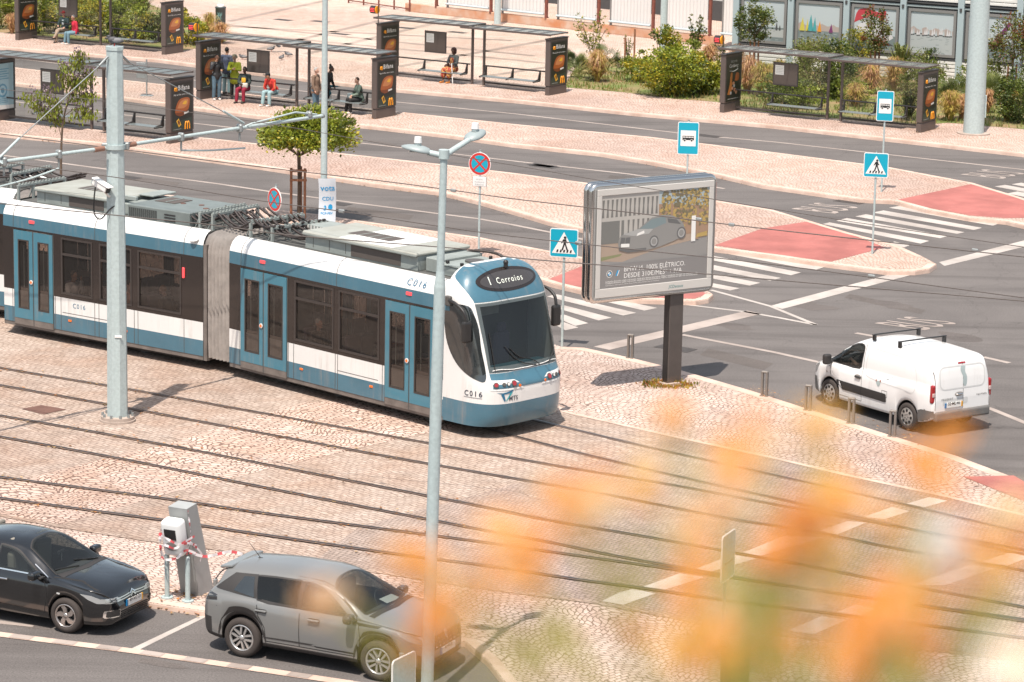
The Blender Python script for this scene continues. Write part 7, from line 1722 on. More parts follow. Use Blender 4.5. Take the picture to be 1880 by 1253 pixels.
def airy(u, v, h, wd, label, mats, n, s, seed, stakes=0, name='sapling', cat='young tree'):
    rnd = random.Random(seed); q = Q(u, v, KZ); t = thing(name, label, cat, q); b = MB(); k = MB()
    for i in range(9):
        a = rnd.uniform(0, 6.28); tip = Vector((math.cos(a)*wd*.45*rnd.uniform(.3, 1), math.sin(a)*wd*.45*rnd.uniform(.3, 1), h*rnd.uniform(.6, 1))); P_ = spl([(0, 0, 0), tip*.4+Vector((0, 0, h*.08)), tip], 5); k.tube(P_, .016, M_bark, 4)
        for p in P_[4:]:
            cloud(b, p, wd*.13, int(n/40), s, mats, rnd, 0, 3, .55, 0)
    b.build('crown', t); k.build('trunk', t)
    for i in range(stakes): st = MB(); st.cyl((-.22+.22*i, .1*(i % 2), 0), (-.22+.22*i, .1*(i % 2), h*.62), .04, M_stake, n=7); st.build('stake', t)
    return t
airy(1088, 112, 2.0, 2.0, 'airy pale leaved shrub tree before the white hoarding', [G2, G5, G4, G2], 900, .085, 3)
airy(1276, 110, 2.0, 1.2, 'upright twiggy young tree behind the biggest bush', [G2, G3, G2, G5], 1100, .085, 5)
t = airy(1153, 118, 1.3, .5, 'tiny sapling between two rusty stakes', [G1, G5, G2], 160, .08, 6)
for x, hh in ((-.15, 1.15), (.26, 1.55)): st = MB(); st.cyl((x, 0, 0), (x, 0, hh), .045, M_stake, n=7); st.build('stake', t)
def lollipop(u, v, trunk_h, cr, label, mats, n, seed, stakes=3, s=.11, cz=None, trunkr=.045, flat=.5, stake_h=None, name='street_tree', z=KZ, cx_=0.0):
    rnd = random.Random(seed); q = Q(u, v, z); t = thing(name, label, 'tree', q); b = MB(); c = Vector((cx_, 0, trunk_h+cr[2]*.55)); cloud(b, c, cr, int(n*1.5), s*1.1, mats, rnd, flat, max(40, int(n/40)), .55, .2); b.build('crown', t)
    k = MB(); k.tube(spl([(0, 0, 0), (.02, .01, trunk_h*.5), (0, 0, trunk_h)], 4), trunkr, M_bark, 8)
    for i in range(14):
        a = 6.283*i/14+rnd.uniform(-.2, .2); e = Vector((cx_+math.cos(a)*cr[0]*.8, math.sin(a)*cr[1]*.8, trunk_h+cr[2]*rnd.uniform(.2, .7))); k.tube(spl([(0, 0, trunk_h*.92), Vector((0, 0, trunk_h)).lerp(e, .45)+Vector((0, 0, -.03)), e], 4), .014, M_bark, 4)
    k.build('trunk', t)
    for i in range(stakes):
        a = 6.283*i/max(1, stakes)+.4; st = MB(); st.cyl((.22*math.cos(a), .22*math.sin(a), 0), (.20*math.cos(a), .20*math.sin(a), stake_h or trunk_h*.8), .04, M_stake, n=7); st.build('stake', t)
    return t
lollipop(1383, 134, 1.7, (.85, .85, .95), 'dark round tree on three stakes before the first sailing photograph', [G3, G2, G5, G3], 2200, 21, 3, .10, flat=.8)
lollipop(1604, 152, 1.7, (.65, .65, 1.0), 'slender staked tree before the red sail photograph', [G3, G2, G5, G6], 1500, 22, 3, .10, flat=.9)
shrub('e', 1570, 142, 2.1, 1.7, 'pale olive shrub leaning on the slender staked tree', [G5, G2, G4], 1900, .09, 7)
lollipop(1856, 172, 1.5, (.95, .95, 1.25), 'reddish leaved staked tree at the photo edge beside the thick pole', [G3, G2, G6, G6, G5], 2200, 23, 2, .10, flat=.9)
spiky(1478, 150, 1.5, 1.5, 'spiky pale plant behind the timetable of the beer advert shelter', 80, 2); spiky(1652, 158, 1.5, 1.8, 'spiky strap leaved plant below the white sails photograph', 90, 3)
for i, (u, v, h_, w_, lb, ms) in enumerate(((1372, 172, 1.3, 1.2, 'orange tan grass tuft just beyond the beer advert', [Gs3, Gs1, Gs3]), (1352, 132, 1.0, 1.0, 'dry grass tuft under the dark round tree', [Gs3, Gs1]), (1398, 178, 1.2, 1.1, 'yellowish green tuft left of the shelter timetable', [Gs2, Gs2, G1, Gs1]), (1598, 172, 1.0, 1.3, 'tan grass tuft behind the second pane of the planted shelter', [Gs1, Gs3, Gs2]), (1640, 168, 1.2, 1.2, 'tall straw tuft below the white sails photograph', [Gs1, Gs2, Gs1]), (1744, 222, 1.0, 1.2, 'golden grass tuft at the foot of the shelter end panel', [Gs2, Gs1, Gs2]), (1766, 218, .8, .8, 'pink dry tuft against the thick pole', [Gs3, Gs3]), (1848, 222, 1.1, 1.0, 'golden tuft to the far side of the thick pole', [Gs2, Gs1, Gs2]), (1570, 196, .8, 1.0, 'short straw tuft behind the bench of the planted shelter', [Gs1, Gs2]), (1812, 208, .8, .7, 'faded tuft right behind the thick pole', [Gs3, Gs1]), (1300, 128, .9, 1.0, 'rust coloured grass behind the bright green bushes', [Gs3, Gs1]), (1430, 168, 1.1, 1.2, 'soft straw grass behind the timetable frame', [Gs1, Gs2, G5]))):
    tuft(u, v, h_, w_, lb, ms, 330, i)
palm(1752, 196, 1.5, 1.9, 'fan palm just beyond the shelter end panel by the thick pole', 5); palm(1822, 190, 1.5, 1.7, 'fan palm on the far side of the thick pole', 6, [Gp1, Gp2]); palm(1880, 196, 1.3, 1.4, 'fan palm cut off by the photo edge', 7, [Gp2, Gp1, G1]); palm(1838, 160, 1.2, 1.5, 'fan palm beneath the reddish staked tree', 8)
for i, (u, v, h_, w_, lb, ms, n_) in enumerate(((1500, 176, 1.5, 1.8, 'grey-olive shrub behind the planted shelter, beside its middle posts', [G5, G2, G5], 1500), (1440, 192, .8, 1.5, 'low dark green shrub under the timetable frame', [G3, G2], 1100), (1536, 182, 1.5, 1.0, 'dark narrow shrub showing between the two shelter posts', [G3, G3, G2], 1100), (1868, 226, 1.3, 1.1, 'dense dark shrub at the photo edge by the golden tuft', [G3, G3, G2], 1500), (1560, 186, .6, 1.3, 'low bright ground shrub behind the second bench', [G1, G2], 700), (1710, 148, .9, 1.2, 'green shrub against the ribbed base of the building', [G2, G3], 900), (1690, 178, 1.1, 1.2, 'olive shrub behind the shelter end panel', [G5, G2], 900), (1480, 200, .6, 1.1, 'short green shrub behind the first bench', [G2, G1], 600), (1260, 126, .8, 1.0, 'small shrub at the foot of the twiggy young tree', [G2, G1], 600), (1800, 170, 1.0, 1.2, 'green shrub before the boat bow photograph', [G2, G5], 800))):
    shrub('r', u, v, h_, w_, lb, ms, n_, .09, 30+i)
spiky(1668, 222, 1.0, 1.0, 'aloe like spiky plant beside the shelter end panel', 90, 4, [Gp1, G5, Gp3])
# --- hedge at the top edge
hd_ = ((5, 52, 1.5, 1.8, 'loose green shrub at the top corner of the photo', [G2, G1, G5]), (70, 62, 1.7, 1.6, 'yellow-green shrub between the end advert and the seated elderly man', [G1, G4, G2]), (100, 58, 1.9, 1.6, 'dense green shrub directly behind the seated elderly man', [G2, G1, G3]), (140, 60, 1.8, 1.6, 'yellowish shrub behind the timetable of the hedge shelter', [G4, G1, G2]), (178, 66, 1.7, 1.6, 'green shrub before the middle posts of the hedge shelter', [G1, G2, G4]), (215, 72, 1.6, 1.5, 'dark green shrub just beyond the middle posts of the hedge shelter', [G3, G2, G1]), (255, 78, 1.5, 1.6, 'bright shrub behind the second bench of the hedge shelter', [G1, G2, G4]), (290, 78, 1.4, 1.5, 'shrub hidden mostly by the end advert of the hedge shelter', [G2, G3]), (345, 82, 1.3, 1.7, 'yellow flowering shrub beside the busy shelter display', [G4, G4, G1, G2]), (60, 28, 1.6, 2.0, 'shrub in the second row at the top edge near the first advert', [G2, G5]), (150, 30, 1.6, 2.0, 'olive shrub in the second row above the elderly pair', [G5, G2]), (235, 40, 1.4, 2.0, 'mid green shrub in the second row at the top edge', [G2, G1]), (320, 50, 1.0, 1.3, 'small shrub behind the yellow flowering one', [G5, G4]))
for i, (u, v, h_, w_, lb, ms) in enumerate(hd_): shrub('h', u, v, h_, w_, lb, ms, 1500, .11, 60+i)
tuft(405, 80, .8, 1.2, 'rust tan grass tuft at the end of the hedge, below the litter bin', [Gs3, Gs1, Gs1], 300, 40); tuft(385, 66, .9, 1.0, 'straw tuft behind the yellow flowering shrub', [Gs1, Gs2], 260, 41); spiky(262, 38, 1.3, 1.2, 'dark spiky plant at the top edge above the hedge', 60, 6, [Gp3, Gp1, Gs1]); tuft(22, 62, .8, .8, 'small tan tuft beside the first advert', [Gs1, Gs3], 200, 42)
# --- street tree with the umbrella crown
um = lollipop(548, 404, 2.12, (1.45, 1.45, .88), 'round umbrella crowned street tree with wooden stakes behind the tram', [G1, G1, G4, G1, G2, G2], 6500, 31, 0, .12, flat=.25, trunkr=.055, cx_=.32)
for x, y in ((-.22, -.12), (.20, -.16), (.05, .22)): st = MB(); st.cyl((x, y, 0), (x, y, 1.62), .042, M_stake, n=7); st.build('stake', um)
st = MB(); st.box2((-.26, -.19, 1.50), (.26, -.13, 1.58), M_stake); st.box2((-.26, -.19, 1.22), (.26, -.14, 1.29), M_stake); st.build('crossbar', um)
# --- small flowering tree by the mast
tq = Q(112, 346, KZ); t = thing('flowering_tree', 'thin young tree with drooping leaves and lilac flowers beside the catenary mast', 'tree', tq); rnd = random.Random(77); k = MB(); b = MB()
k.tube(spl([(0, 0, 0), (.02, 0, 1.2), (.10, 0, 2.2), (.32, 0, 3.1), (.5, .05, 3.9)], 5), .03, M_bark, 7, rs=[.045-.0015*i for i in range(21)])
tips = [((.10, 0, 2.0), (-.5, 0, 2.5), (-.95, .1, 3.05)), ((.02, 0, 1.7), (-.12, .1, 2.2), (-.30, .1, 2.6)), ((.2, 0, 2.6), (.45, .1, 3.0), (1.0, .1, 3.1)), ((.3, 0, 3.0), (.1, 0, 3.5), (.22, .0, 4.0)), ((.3, 0, 3.0), (.7, 0, 3.5), (.95, 0, 3.75)), ((.1, 0, 2.3), (.5, -.1, 2.6), (1.0, -.1, 2.5)), ((.4, 0, 3.5), (.6, 0, 4.1), (.62, 0, 4.35)), ((.1, 0, 2.1), (-.1, -.2, 2.7), (-.45, -.2, 3.2)), ((.3, 0, 3.1), (.45, .2, 3.4), (.5, .3, 3.5))]
for P_ in tips:
    C_ = spl(P_, 5); k.tube(C_, .014, M_bark, 4)
    for p in C_[5:]:
        for _ in range(4):
            o = p+Vector((rnd.gauss(0, .10), rnd.gauss(0, .10), rnd.gauss(0, .10)))
            for j in range(9): leaf(b, o+Vector((rnd.gauss(0, .10), rnd.gauss(0, .10), -rnd.random()*.26)), Vector((rnd.uniform(-.5, .5), rnd.uniform(-.5, .5), -1)), rnd.uniform(.09, .18), rnd.choice([G1, G1, G2, G5]), rnd, .4)
        for _ in range(12): leaf(b, p+Vector((rnd.gauss(0, .09), rnd.gauss(0, .09), rnd.gauss(.06, .09))), Vector((rnd.uniform(-1, 1), rnd.uniform(-1, 1), 1)), .075, G7, rnd, .8)
b.build('crown', t); k.build('trunk', t)
# weeds round the board's post and between stones
rnd = random.Random(4); b = MB(); q = Q(1229, 707, PZ); wm = [leafmat('weed_rust', (.42, .16, .05)), leafmat('weed_yellow', (.42, .30, .04)), G5]
for i in range(420):
    a = rnd.uniform(0, 6.28); r_ = .26+abs(rnd.gauss(0, .16)); o = q+Vector((math.cos(a)*r_*1.3, math.sin(a)*r_*.8-.05, 0)); leaf(b, o+Vector((0, 0, rnd.uniform(.01, .07))), Vector((rnd.uniform(-.5, .5), rnd.uniform(-.5, .5), 1)), rnd.uniform(.05, .12), rnd.choice(wm), rnd, .5)
struct(b.build('weeds'), 'stuff')
# ------------------------------------------------------------------ people
def voxel(mb, name, parent, size, m, smooth=2):
    """one continuous surface from overlapping tapered limbs"""
    o = mb.build(name, parent); md = o.modifiers.new('r', 'REMESH'); md.mode = 'VOXEL'; md.voxel_size = size
    ms = o.modifiers.new('s', 'SMOOTH'); ms.iterations = smooth; ms.factor = .5
    bpy.context.view_layer.update(); me = bpy.data.meshes.new_from_object(o.evaluated_get(bpy.context.evaluated_depsgraph_get())); o.modifiers.clear(); o.data = me
    me.materials.clear(); me.materials.append(m); me.polygons.foreach_set('use_smooth', [True]*len(me.polygons)); me.polygons.foreach_set('material_index', [0]*len(me.polygons)); return o
def limb(mb, pts, rs):
    for i in range(len(pts)-1): mb.cyl(pts[i], pts[i+1], rs[i], M_wht, rs[i+1], 12)
    for p, r in zip(pts, rs): mb.ball(p, r, M_wht, 7)
def cm(name, c, r=.8): return mat('cloth_'+name, c, r, var=.15, vs=9)
SK_L, SK_M, SK_D = mat('skin_light', (.50, .29, .21), .55), mat('skin_tan', (.36, .19, .12), .55), mat('skin_dark', (.085, .042, .028), .5)
def person(label, base, face, pose, skin, top, bottom, hair, shoes, k=1.0, zf=KZ, lean=0.0, arms=None, hairstyle='short', sleeve=1.0, skirt=False, coat=0.0, hat=None, head_turn=0.0, group=None, cross=False, stripes=None, bottoms_len=1.0):
    """base: foot point; face: direction they face (degrees in plan)"""
    rz = R(face-90); B = lambda x, y, z: Vector((x*k, y*k, z*k))
    sit = pose == 'sit'
    if sit:
        hip_y, hip_z = 0, .555; hips = [B(s*.10, 0, .55) for s in (-1, 1)]; knees = [B(-.13, .42, .53), B(.13, .44, .53)]; ank = [B(-.13, .42, .085), B(.14, .50, .085)]
        if cross: knees[0] = B(.02, .44, .60); ank[0] = B(.16, .60, .26)
        tb = Vector((0, -.02, .60)); L = .47
    else:
        hips = [B(s*.095, 0, .90) for s in (-1, 1)]; knees = [B(-.10, .02, .49), B(.11, .03, .49)]; ank = [B(-.10, -.03, .085), B(.12, -.01, .085)]; tb = Vector((0, 0, .95)); L = .50
    up = Vector((0, math.sin(lean), math.cos(lean))); fw = Vector((0, math.cos(lean), -math.sin(lean)))
    T = lambda x, y, z: (tb+Vector((x, 0, 0))+up*z+fw*y)*k
    sh = [T(s*.185, 0, L-.03) for s in (-1, 1)]; neck0, neck1 = T(0, 0, L), T(0, .02, L+.10); hc = T(0, .035, L+.215)
    arms = arms or ((( .06, .02, -.28), (.05, .10, -.50)),)*2
    el, wr = [], []
    for i, s in enumerate((-1, 1)):
        e, w_ = arms[i]; el.append(T(s*(.185+e[0]), e[1], L-.03+e[2])); wr.append(T(s*(.185+w_[0]), w_[1], L-.03+w_[2]))
    t = None
    mb = MB()      # body
    limb(mb, [T(0, 0, -.02), T(0, 0, .18), T(0, .01, .36), neck0], [.125*k, .115*k, .135*k, .06*k]); limb(mb, [sh[0], sh[1]], [.06*k, .06*k]); limb(mb, [neck0, neck1, hc-Vector((0, 0, .05*k))], [.055*k, .05*k, .055*k])
    mb.ball(hc, (.073*k, .092*k, .112*k), M_wht, 10)
    Rt = Matrix.Rotation(R(head_turn), 3, 'Z'); hd = lambda x, y, z: hc+(Rt @ Vector((x, y, z)))*k
    mb.cyl(hd(0, .085, .01), hd(0, .108, -.028), .012*k, M_wht, .019*k, 8); mb.ball(hd(0, .075, -.085), (.032*k, .03*k, .028*k), M_wht, 6)
    for s in (-1, 1): mb.ball(hd(s*.078, -.005, -.01), (.012*k, .022*k, .032*k), M_wht, 6)
    for i in (0, 1):
        limb(mb, [hips[i], knees[i], ank[i]], [.085*k, .056*k, .04*k]); limb(mb, [ank[i], ank[i]+B(0, .13, -.045)], [.04*k, .032*k]); limb(mb, [sh[i], el[i], wr[i]], [.055*k, .042*k, .030*k])
        d = (wr[i]-el[i]).normalized(); sd = d.orthogonal().normalized(); sd2 = d.cross(sd); p = wr[i]+d*.05*k; mb.ball(p, .034*k, M_wht, 6); limb(mb, [wr[i], p], [.03*k, .034*k])
        for f in range(4): o_ = sd*(-.027+.018*f)*k; ln = (.06, .075, .07, .055)[f]; limb(mb, [p+o_, p+o_+d*ln*.6*k, p+o_+d*ln*k+sd2*.02*k], [.0105*k, .010*k, .009*k])
        limb(mb, [p-sd*.03*k, p-sd*.052*k+d*.025*k, p-sd*.05*k+d*.05*k], [.012*k, .0105*k, .0095*k])
    if sit: limb(mb, [hips[0], hips[1]], [.10*k, .10*k])
    body = voxel(mb, 'person', None, .013, skin); tag(body, label, 'person', group); body.location = (base.x, base.y, zf); body.rotation_euler.z = rz
    if sit:      # origin so that the feet land on the base point
        off = Matrix.Rotation(rz, 3, 'Z') @ Vector((0, .44*k, 0)); body.location -= off
    # clothing
    mb = MB(); limb(mb, [T(0, 0, -.04), T(0, 0, .16), T(0, .01, .34), T(0, .0, L-.02)], [.148*k, .138*k, .155*k, .085*k]); limb(mb, [sh[0], sh[1]], [.078*k, .078*k]); limb(mb, [T(-.06, 0, .02), T(.06, 0, .02)], [.14*k, .14*k])
    for i in (0, 1):
        e2 = el[i].lerp(wr[i], .92) if sleeve > .9 else el[i]
        if sleeve > .9: limb(mb, [sh[i], el[i], e2], [.075*k, .060*k, .046*k])
        else: limb(mb, [sh[i], sh[i].lerp(el[i], sleeve*1.1)], [.075*k, .064*k])
    if coat > 0: limb(mb, [T(-.04, 0, .0), T(-.05, .0, -coat)], [.15*k, .16*k]); limb(mb, [T(.04, 0, .0), T(.05, .0, -coat)], [.15*k, .16*k])
    jacket = voxel(mb, 'jacket', body, .016, top)
    if stripes:
        st = MB(); 
        for i, s in enumerate((-1, 1)): st.tube([sh[i]+Vector((s*.03, .02, .075))*k, el[i]+Vector((s*.058, .02, .02))*k, el[i].lerp(wr[i], .85)+Vector((s*.045, .02, .01))*k], .016*k, stripes, 6)
        st.build('sleeve_stripe', body)
    mb = MB()
    if skirt:
        limb(mb, [hips[0], knees[0], knees[0].lerp(ank[0], .45)], [.13*k, .11*k, .12*k]); limb(mb, [hips[1], knees[1], knees[1].lerp(ank[1], .45)], [.13*k, .11*k, .12*k]); limb(mb, [knees[0], knees[1]], [.10*k, .10*k]); limb(mb, [hips[0], hips[1]], [.14*k, .14*k])
    else:
        limb(mb, [hips[0], hips[1]], [.118*k, .118*k])
        for i in (0, 1): limb(mb, [hips[i], knees[i], knees[i].lerp(ank[i], .95*bottoms_len)], [.108*k, .078*k, .066*k])
    voxel(mb, 'skirt' if skirt else 'trousers', body, .015, bottom)
    for i in (0, 1):
        mb = MB(); a = ank[i]; dv = Vector((0, 1, 0)); mb.box((0, 0, 0), (.085*k, .25*k, .07*k), shoes, .028*k, Matrix.Translation(a+B(0, .06, -.045)), True, 2); mb.ball(a+B(0, -.0, -.0), .048*k, shoes, 6); mb.build('shoe', body)
    h_ = MB()
    if hairstyle != 'none':
        h_.ball(hd(0, -.016, .03), (.082*k, .092*k, .098*k), M_wht, 10)
        if hairstyle == 'curly':
            rr = random.Random(len(label))
            for _ in range(34): a, e = rr.uniform(0, 6.28), rr.uniform(-.4, 1.3); h_.ball(hd(.09*math.cos(a)*math.cos(e), -.035+.085*math.sin(a)*math.cos(e), .02+.10*math.sin(e)), .034*k, M_wht, 5)
        if hairstyle == 'afro': h_.ball(hd(0, -.03, .03), (.125*k, .12*k, .125*k), M_wht, 8); h_.ball(hd(0, -.05, -.06), (.11*k, .09*k, .09*k), M_wht, 8)
        if hairstyle == 'bun': h_.ball(hd(0, -.05, .135), (.05*k, .05*k, .06*k), M_wht, 8)
        if hairstyle == 'tied': h_.ball(hd(0, -.09, -.02), (.06*k, .06*k, .07*k), M_wht, 8)
        ho = voxel(h_, 'hair', body, .014, hair)
        # hair must not cover the face: pull the face side back
        for v in ho.data.vertices:
            q = Rt.inverted() @ (v.co-hc)
            if q.y > .045*k and q.z < .065*k: v.co = hc+Rt @ Vector((q.x*.9, .03*k, q.z))
    fc = MB()
    for s in (-1, 1): fc.ball(hd(s*.030, .083, .012), (.011*k, .008*k, .007*k), M_blk, 5)
    fc.box((0, 0, 0), (.045*k, .008*k, .009*k), mat('lips', (.25, .08, .07), .5) if 'lips' not in bpy.data.materials else bpy.data.materials['lips'], .003*k, Matrix.Translation(hd(0, .089, -.052)) @ Rt.to_4x4()); fc.build('face_detail', body)
    if hat:
        hm, kind = hat; q = MB(); q.ball(hd(0, -.01, .065), (.092*k, .104*k, .075*k), hm, 9)
        Mh = Matrix.Translation(hd(0, .09, .045)) @ Rt.to_4x4()
        if kind == 'cap': q.box((0, .03*k, 0), (.15*k, .13*k, .016*k), hm, .006*k, Mh)
        else: q.cyl(hd(0, -.01, .035), hd(0, -.01, .055), .12*k, hm, .112*k, 16)
        q.build('hat', body)
    return body, (T, wr, el, hd, jacket)
HB, HG, HBR, HW_ = cm('hair_black', (.012, .010, .009)), cm('hair_grey', (.38, .36, .34)), cm('hair_brown', (.05, .030, .02)), cm('hair_blond', (.42, .37, .26))
jean, jeanl, blkc = cm('jeans', (.085, .145, .19)), cm('pale_jeans', (.30, .44, .46)), cm('black', (.018, .017, .018)); shw, shb, shor = mat('shoe_white', (.66, .63, .60), .6), mat('shoe_dark', (.025, .022, .022), .6), mat('shoe_orange', (.55, .20, .04), .6)
WG = 'people waiting at the bus shelters'
SHO = -122.3
person('man in black leather jacket and jeans standing before the advert, hand at his mouth', Q(398, 184, KZ), -70, 'stand', SK_M, cm('leather_jacket', (.022, .021, .022), .45), jean, HB, shw, 1.02, arms=(((.05, .06, -.25), (-.04, .24, -.24)), ((.06, .12, -.2), (-.10, .16, .08))), group=WG, head_turn=-10)
person('man seen from behind in white and navy jacket beside the woman in yellow', Q(416, 173, KZ), 62, 'stand', SK_M, cm('navy_jacket', (.055, .07, .12)), jeanl, HB, cm('boot', (.10, .07, .05)), 1.05, coat=.05, group=WG)
yk = MB(); q_ = None
o_, (T_, *_r) = person('curly haired woman in a bright yellow-green coat standing with folded arms', Q(431, 182, KZ), -95, 'stand', SK_L, cm('lime_coat', (.50, .52, .035)), blkc, HW_, shb, .98, arms=(((.06, .06, -.24), (-.14, .22, -.20)), ((.06, .08, -.23), (-.16, .22, -.17))), hairstyle='curly', coat=.22, group=WG)
b = MB(); b.box(T_(.24, .02, -.02), (.10, .22, .24), blkc, .04, None, True, 2); b.tube([T_(.10, .10, .44), T_(.19, .13, .2), T_(.25, .04, .08)], .012, blkc, 5); tag(b.build('handbag', None, o_.location, o_.rotation_euler.z), 'black handbag hanging at the side of the woman in yellow', 'bag')
o_, (T_, *_r) = person('seated woman in dark green jacket, yellow scarf and crimson trousers', Q(441, 190, KZ), -112, 'sit', SK_D, cm('green_jacket', (.028, .042, .038)), cm('crimson', (.25, .012, .035)), HB, shb, 1.0, arms=(((.06, .10, -.24), (-.12, .26, -.28)), ((.06, .10, -.24), (-.10, .24, -.30))), hairstyle='tied', group=WG, lean=.08)
b = MB(); b.box(T_(0, .15, .28), (.18, .06, .22), cm('yellow_scarf', (.70, .38, .03)), .04, None, True, 2); b.build('scarf', o_)
b = MB(); b.box(T_(-.10, .24, .10), (.24, .16, .20), cm('white_bag', (.52, .49, .44)), .05, None, True, 2); tag(b.build('bag', None, o_.location, o_.rotation_euler.z), 'pale bag on the lap of the woman in crimson trousers', 'bag')
person('seated man in a red and black track jacket, black cap and pale jeans, leaning forward', Q(489, 196, KZ), -125, 'sit', SK_M, cm('red_track_jacket', (.52, .035, .025)), jeanl, HB, shw, 1.02, lean=.55, arms=(((.05, .18, -.22), (-.12, .30, -.34)), ((.05, .18, -.22), (-.12, .28, -.36))), hat=(blkc, 'cap'), group=WG, stripes=cm('stripe_orange', (.75, .30, .12)), head_turn=-25)
person('grey haired man in a brown jacket standing partly behind the thin pole', Q(579, 209, KZ), -25, 'stand', SK_L, cm('brown_jacket', (.20, .13, .09)), jean, HG, shb, 1.0, coat=.10, group=WG)
person('woman in black with a hair bun bending towards the child', Q(598, 203, KZ), -20, 'stand', SK_D, blkc, blkc, HB, shb, 1.0, lean=.28, hairstyle='bun', arms=(((.05, .10, -.26), (.0, .28, -.44)), ((.05, .10, -.26), (.0, .26, -.44))), group=WG)
person('small child in a teal top and white trousers pointing ahead', Q(603, 199, KZ), -60, 'stand', SK_D, cm('teal_top', (.012, .115, .15)), cm('white_trousers', (.60, .57, .53)), HB, shw, .60, arms=(((.22, .06, -.02), (.44, .12, -.02)), ((.10, .04, -.22), (.12, .10, -.40))), group=WG)
o_, (T_, *_r) = person('dark haired man in a grey-green jacket sitting at the bench end with a plastic bag', Q(640, 209, KZ), -158, 'sit', SK_L, cm('sage_jacket', (.17, .22, .175)), blkc, HBR, shw, 1.0, lean=.15, arms=(((.04, .14, -.24), (-.06, .32, -.28)), ((.04, .14, -.24), (-.08, .30, -.34))), coat=.08, group=WG, head_turn=20)
b = MB(); M_bag = mat('plastic_bag', (.45, .50, .48), .35, var=.4, vs=14); b.box(T_(.24, .30, .02), (.30, .24, .34), M_bag, .07, None, True, 3); tag(b.build('plastic_bag', None, o_.location, o_.rotation_euler.z), 'crinkled pale plastic bag on the bench beside the man in grey-green', 'bag')
def floral(): 
    m, nt, p, N, L_ = _nodes('floral_dress'); f = noise(nt, 16, 2, .5, objco(nt)); L_(ramp(nt, f, .48, .54, (.30, .02, .025), (.52, .30, .09)), p.inputs['Base Color']); p.inputs['Roughness'].default_value = .8; return m
FL = floral()
o_, (T_, wr_, *_r) = person('woman in a red floral dress and grey cardigan sitting alone with a white cane', Q(819, 153, KZ), -130, 'sit', SK_D, cm('grey_cardigan', (.11, .115, .11)), FL, cm('hair_auburn', (.04, .012, .010)), shor, 1.02, hairstyle='afro', skirt=True, arms=(((.06, .10, -.24), (-.02, .30, -.26)), ((.06, .10, -.24), (-.10, .24, -.26))), group=WG)
b = MB(); b.box(T_(0, .10, .22), (.20, .13, .42), FL, .05, None, True, 2); b.build('dress_front', o_)
b = MB(); a_ = wr_[0]; b.tube([a_+Vector((-.02, .05, .03)), a_+Vector((-.30, .28, -a_.z+.02))], .015, M_wht, 6); tag(b.build('cane', None, o_.location, o_.rotation_euler.z), 'white walking cane held out by the seated woman', 'cane')
b = MB(); b.ball(T_(.30, .05, .02), (.16, .12, .11), cm('brown_bag', (.20, .09, .06)), 8); tag(b.build('handbag', None, o_.location, o_.rotation_euler.z), 'brown handbag on the bench beside the woman with the cane', 'bag')
o_, (T_, *_r) = person('elderly man in a red cap and dark green jacket sitting with crossed legs', Q(109, 79, KZ), -112, 'sit', SK_L, cm('bottle_green', (.055, .085, .08)), cm('beige_trousers', (.34, .26, .19)), HG, shb, 1.0, cross=True, hat=(cm('red_cap', (.30, .03, .03)), 'cap'), group=WG, arms=(((.06, .06, -.25), (-.02, .24, -.34)), ((.06, .1, -.24), (-.04, .3, -.28))))
b = MB(); b.box(T_(0, .125, .30), (.11, .06, .24), cm('white_shirt', (.62, .66, .66)), .03, None, True, 2); b.build('shirt_front', o_)
person('grey haired woman in a bright red jacket and jeans turned to the elderly man', Q(123, 82, KZ), -150, 'sit', SK_M, cm('red_jacket', (.50, .018, .045)), cm('mid_jeans', (.14, .24, .29)), HG, shw, .95, lean=.15, head_turn=15, group=WG)
# --- passengers behind the tram windows and the van driver
def in_tram(M_, x, y, face, label, skin, top, hair, **kw):
    w_ = Matrix.Translation(o1) @ Matrix.Rotation(h1, 4, 'Z') @ M_; p = w_ @ Vector((x, y, .40)); d = (w_.to_3x3() @ Vector((face, 0, 0))); a = math.degrees(math.atan2(d.y, d.x)); f = d.normalized()*.44
    return person(label, Vector((p.x, p.y, 0))+Vector((f.x, f.y, 0)), a, 'sit', skin, top, blkc, hair, shb, 1.0, zf=p.z, group='tram passengers', **kw)
in_tram(M2s, 2.05, -.98, 1, 'tram passenger in a pale shirt with a raised arm, in the middle section window', SK_M, cm('pale_shirt', (.55, .55, .56)), HBR, arms=(((.06, .1, -.2), (-.05, .16, .12)), ((.06, .1, -.24), (-.02, .26, -.3))))
in_tram(M2s, 5.0, -.75, -1, 'tram passenger low in the window next to the bellows', SK_L, cm('dark_coat', (.05, .04, .04)), cm('hair_ginger', (.30, .12, .05)), lean=.3)
in_tram(M2s, 3.9, -.98, 1, 'tram passenger in a salmon shirt half hidden by the mast', SK_L, cm('salmon_shirt', (.50, .25, .17)), HBR)
in_tram(M1, 2.75, -.98, 1, 'grey haired tram passenger at the first window of the front section', SK_L, cm('dark_top', (.06, .05, .05)), HG)
in_tram(M1, 4.85, -.75, -1, 'tram passenger in a rust sweater at the second window of the front section', SK_M, cm('rust_sweater', (.22, .08, .04)), HBR)
vm = Matrix.Translation(van.location) @ Matrix.Rotation(vh, 4, 'Z'); p = vm @ Vector((.58, .38, 0)); f = Vector((math.cos(vh), math.sin(vh), 0))*.44
person('van driver with bare forearms behind the open side window', Vector((p.x, p.y, 0))+f, math.degrees(vh), 'sit', SK_L, blkc, blkc, HB, shb, 1.0, zf=.28, sleeve=.6, arms=(((.10, .12, -.22), (.05, .34, -.16)), ((.04, .16, -.22), (-.02, .40, -.16))))
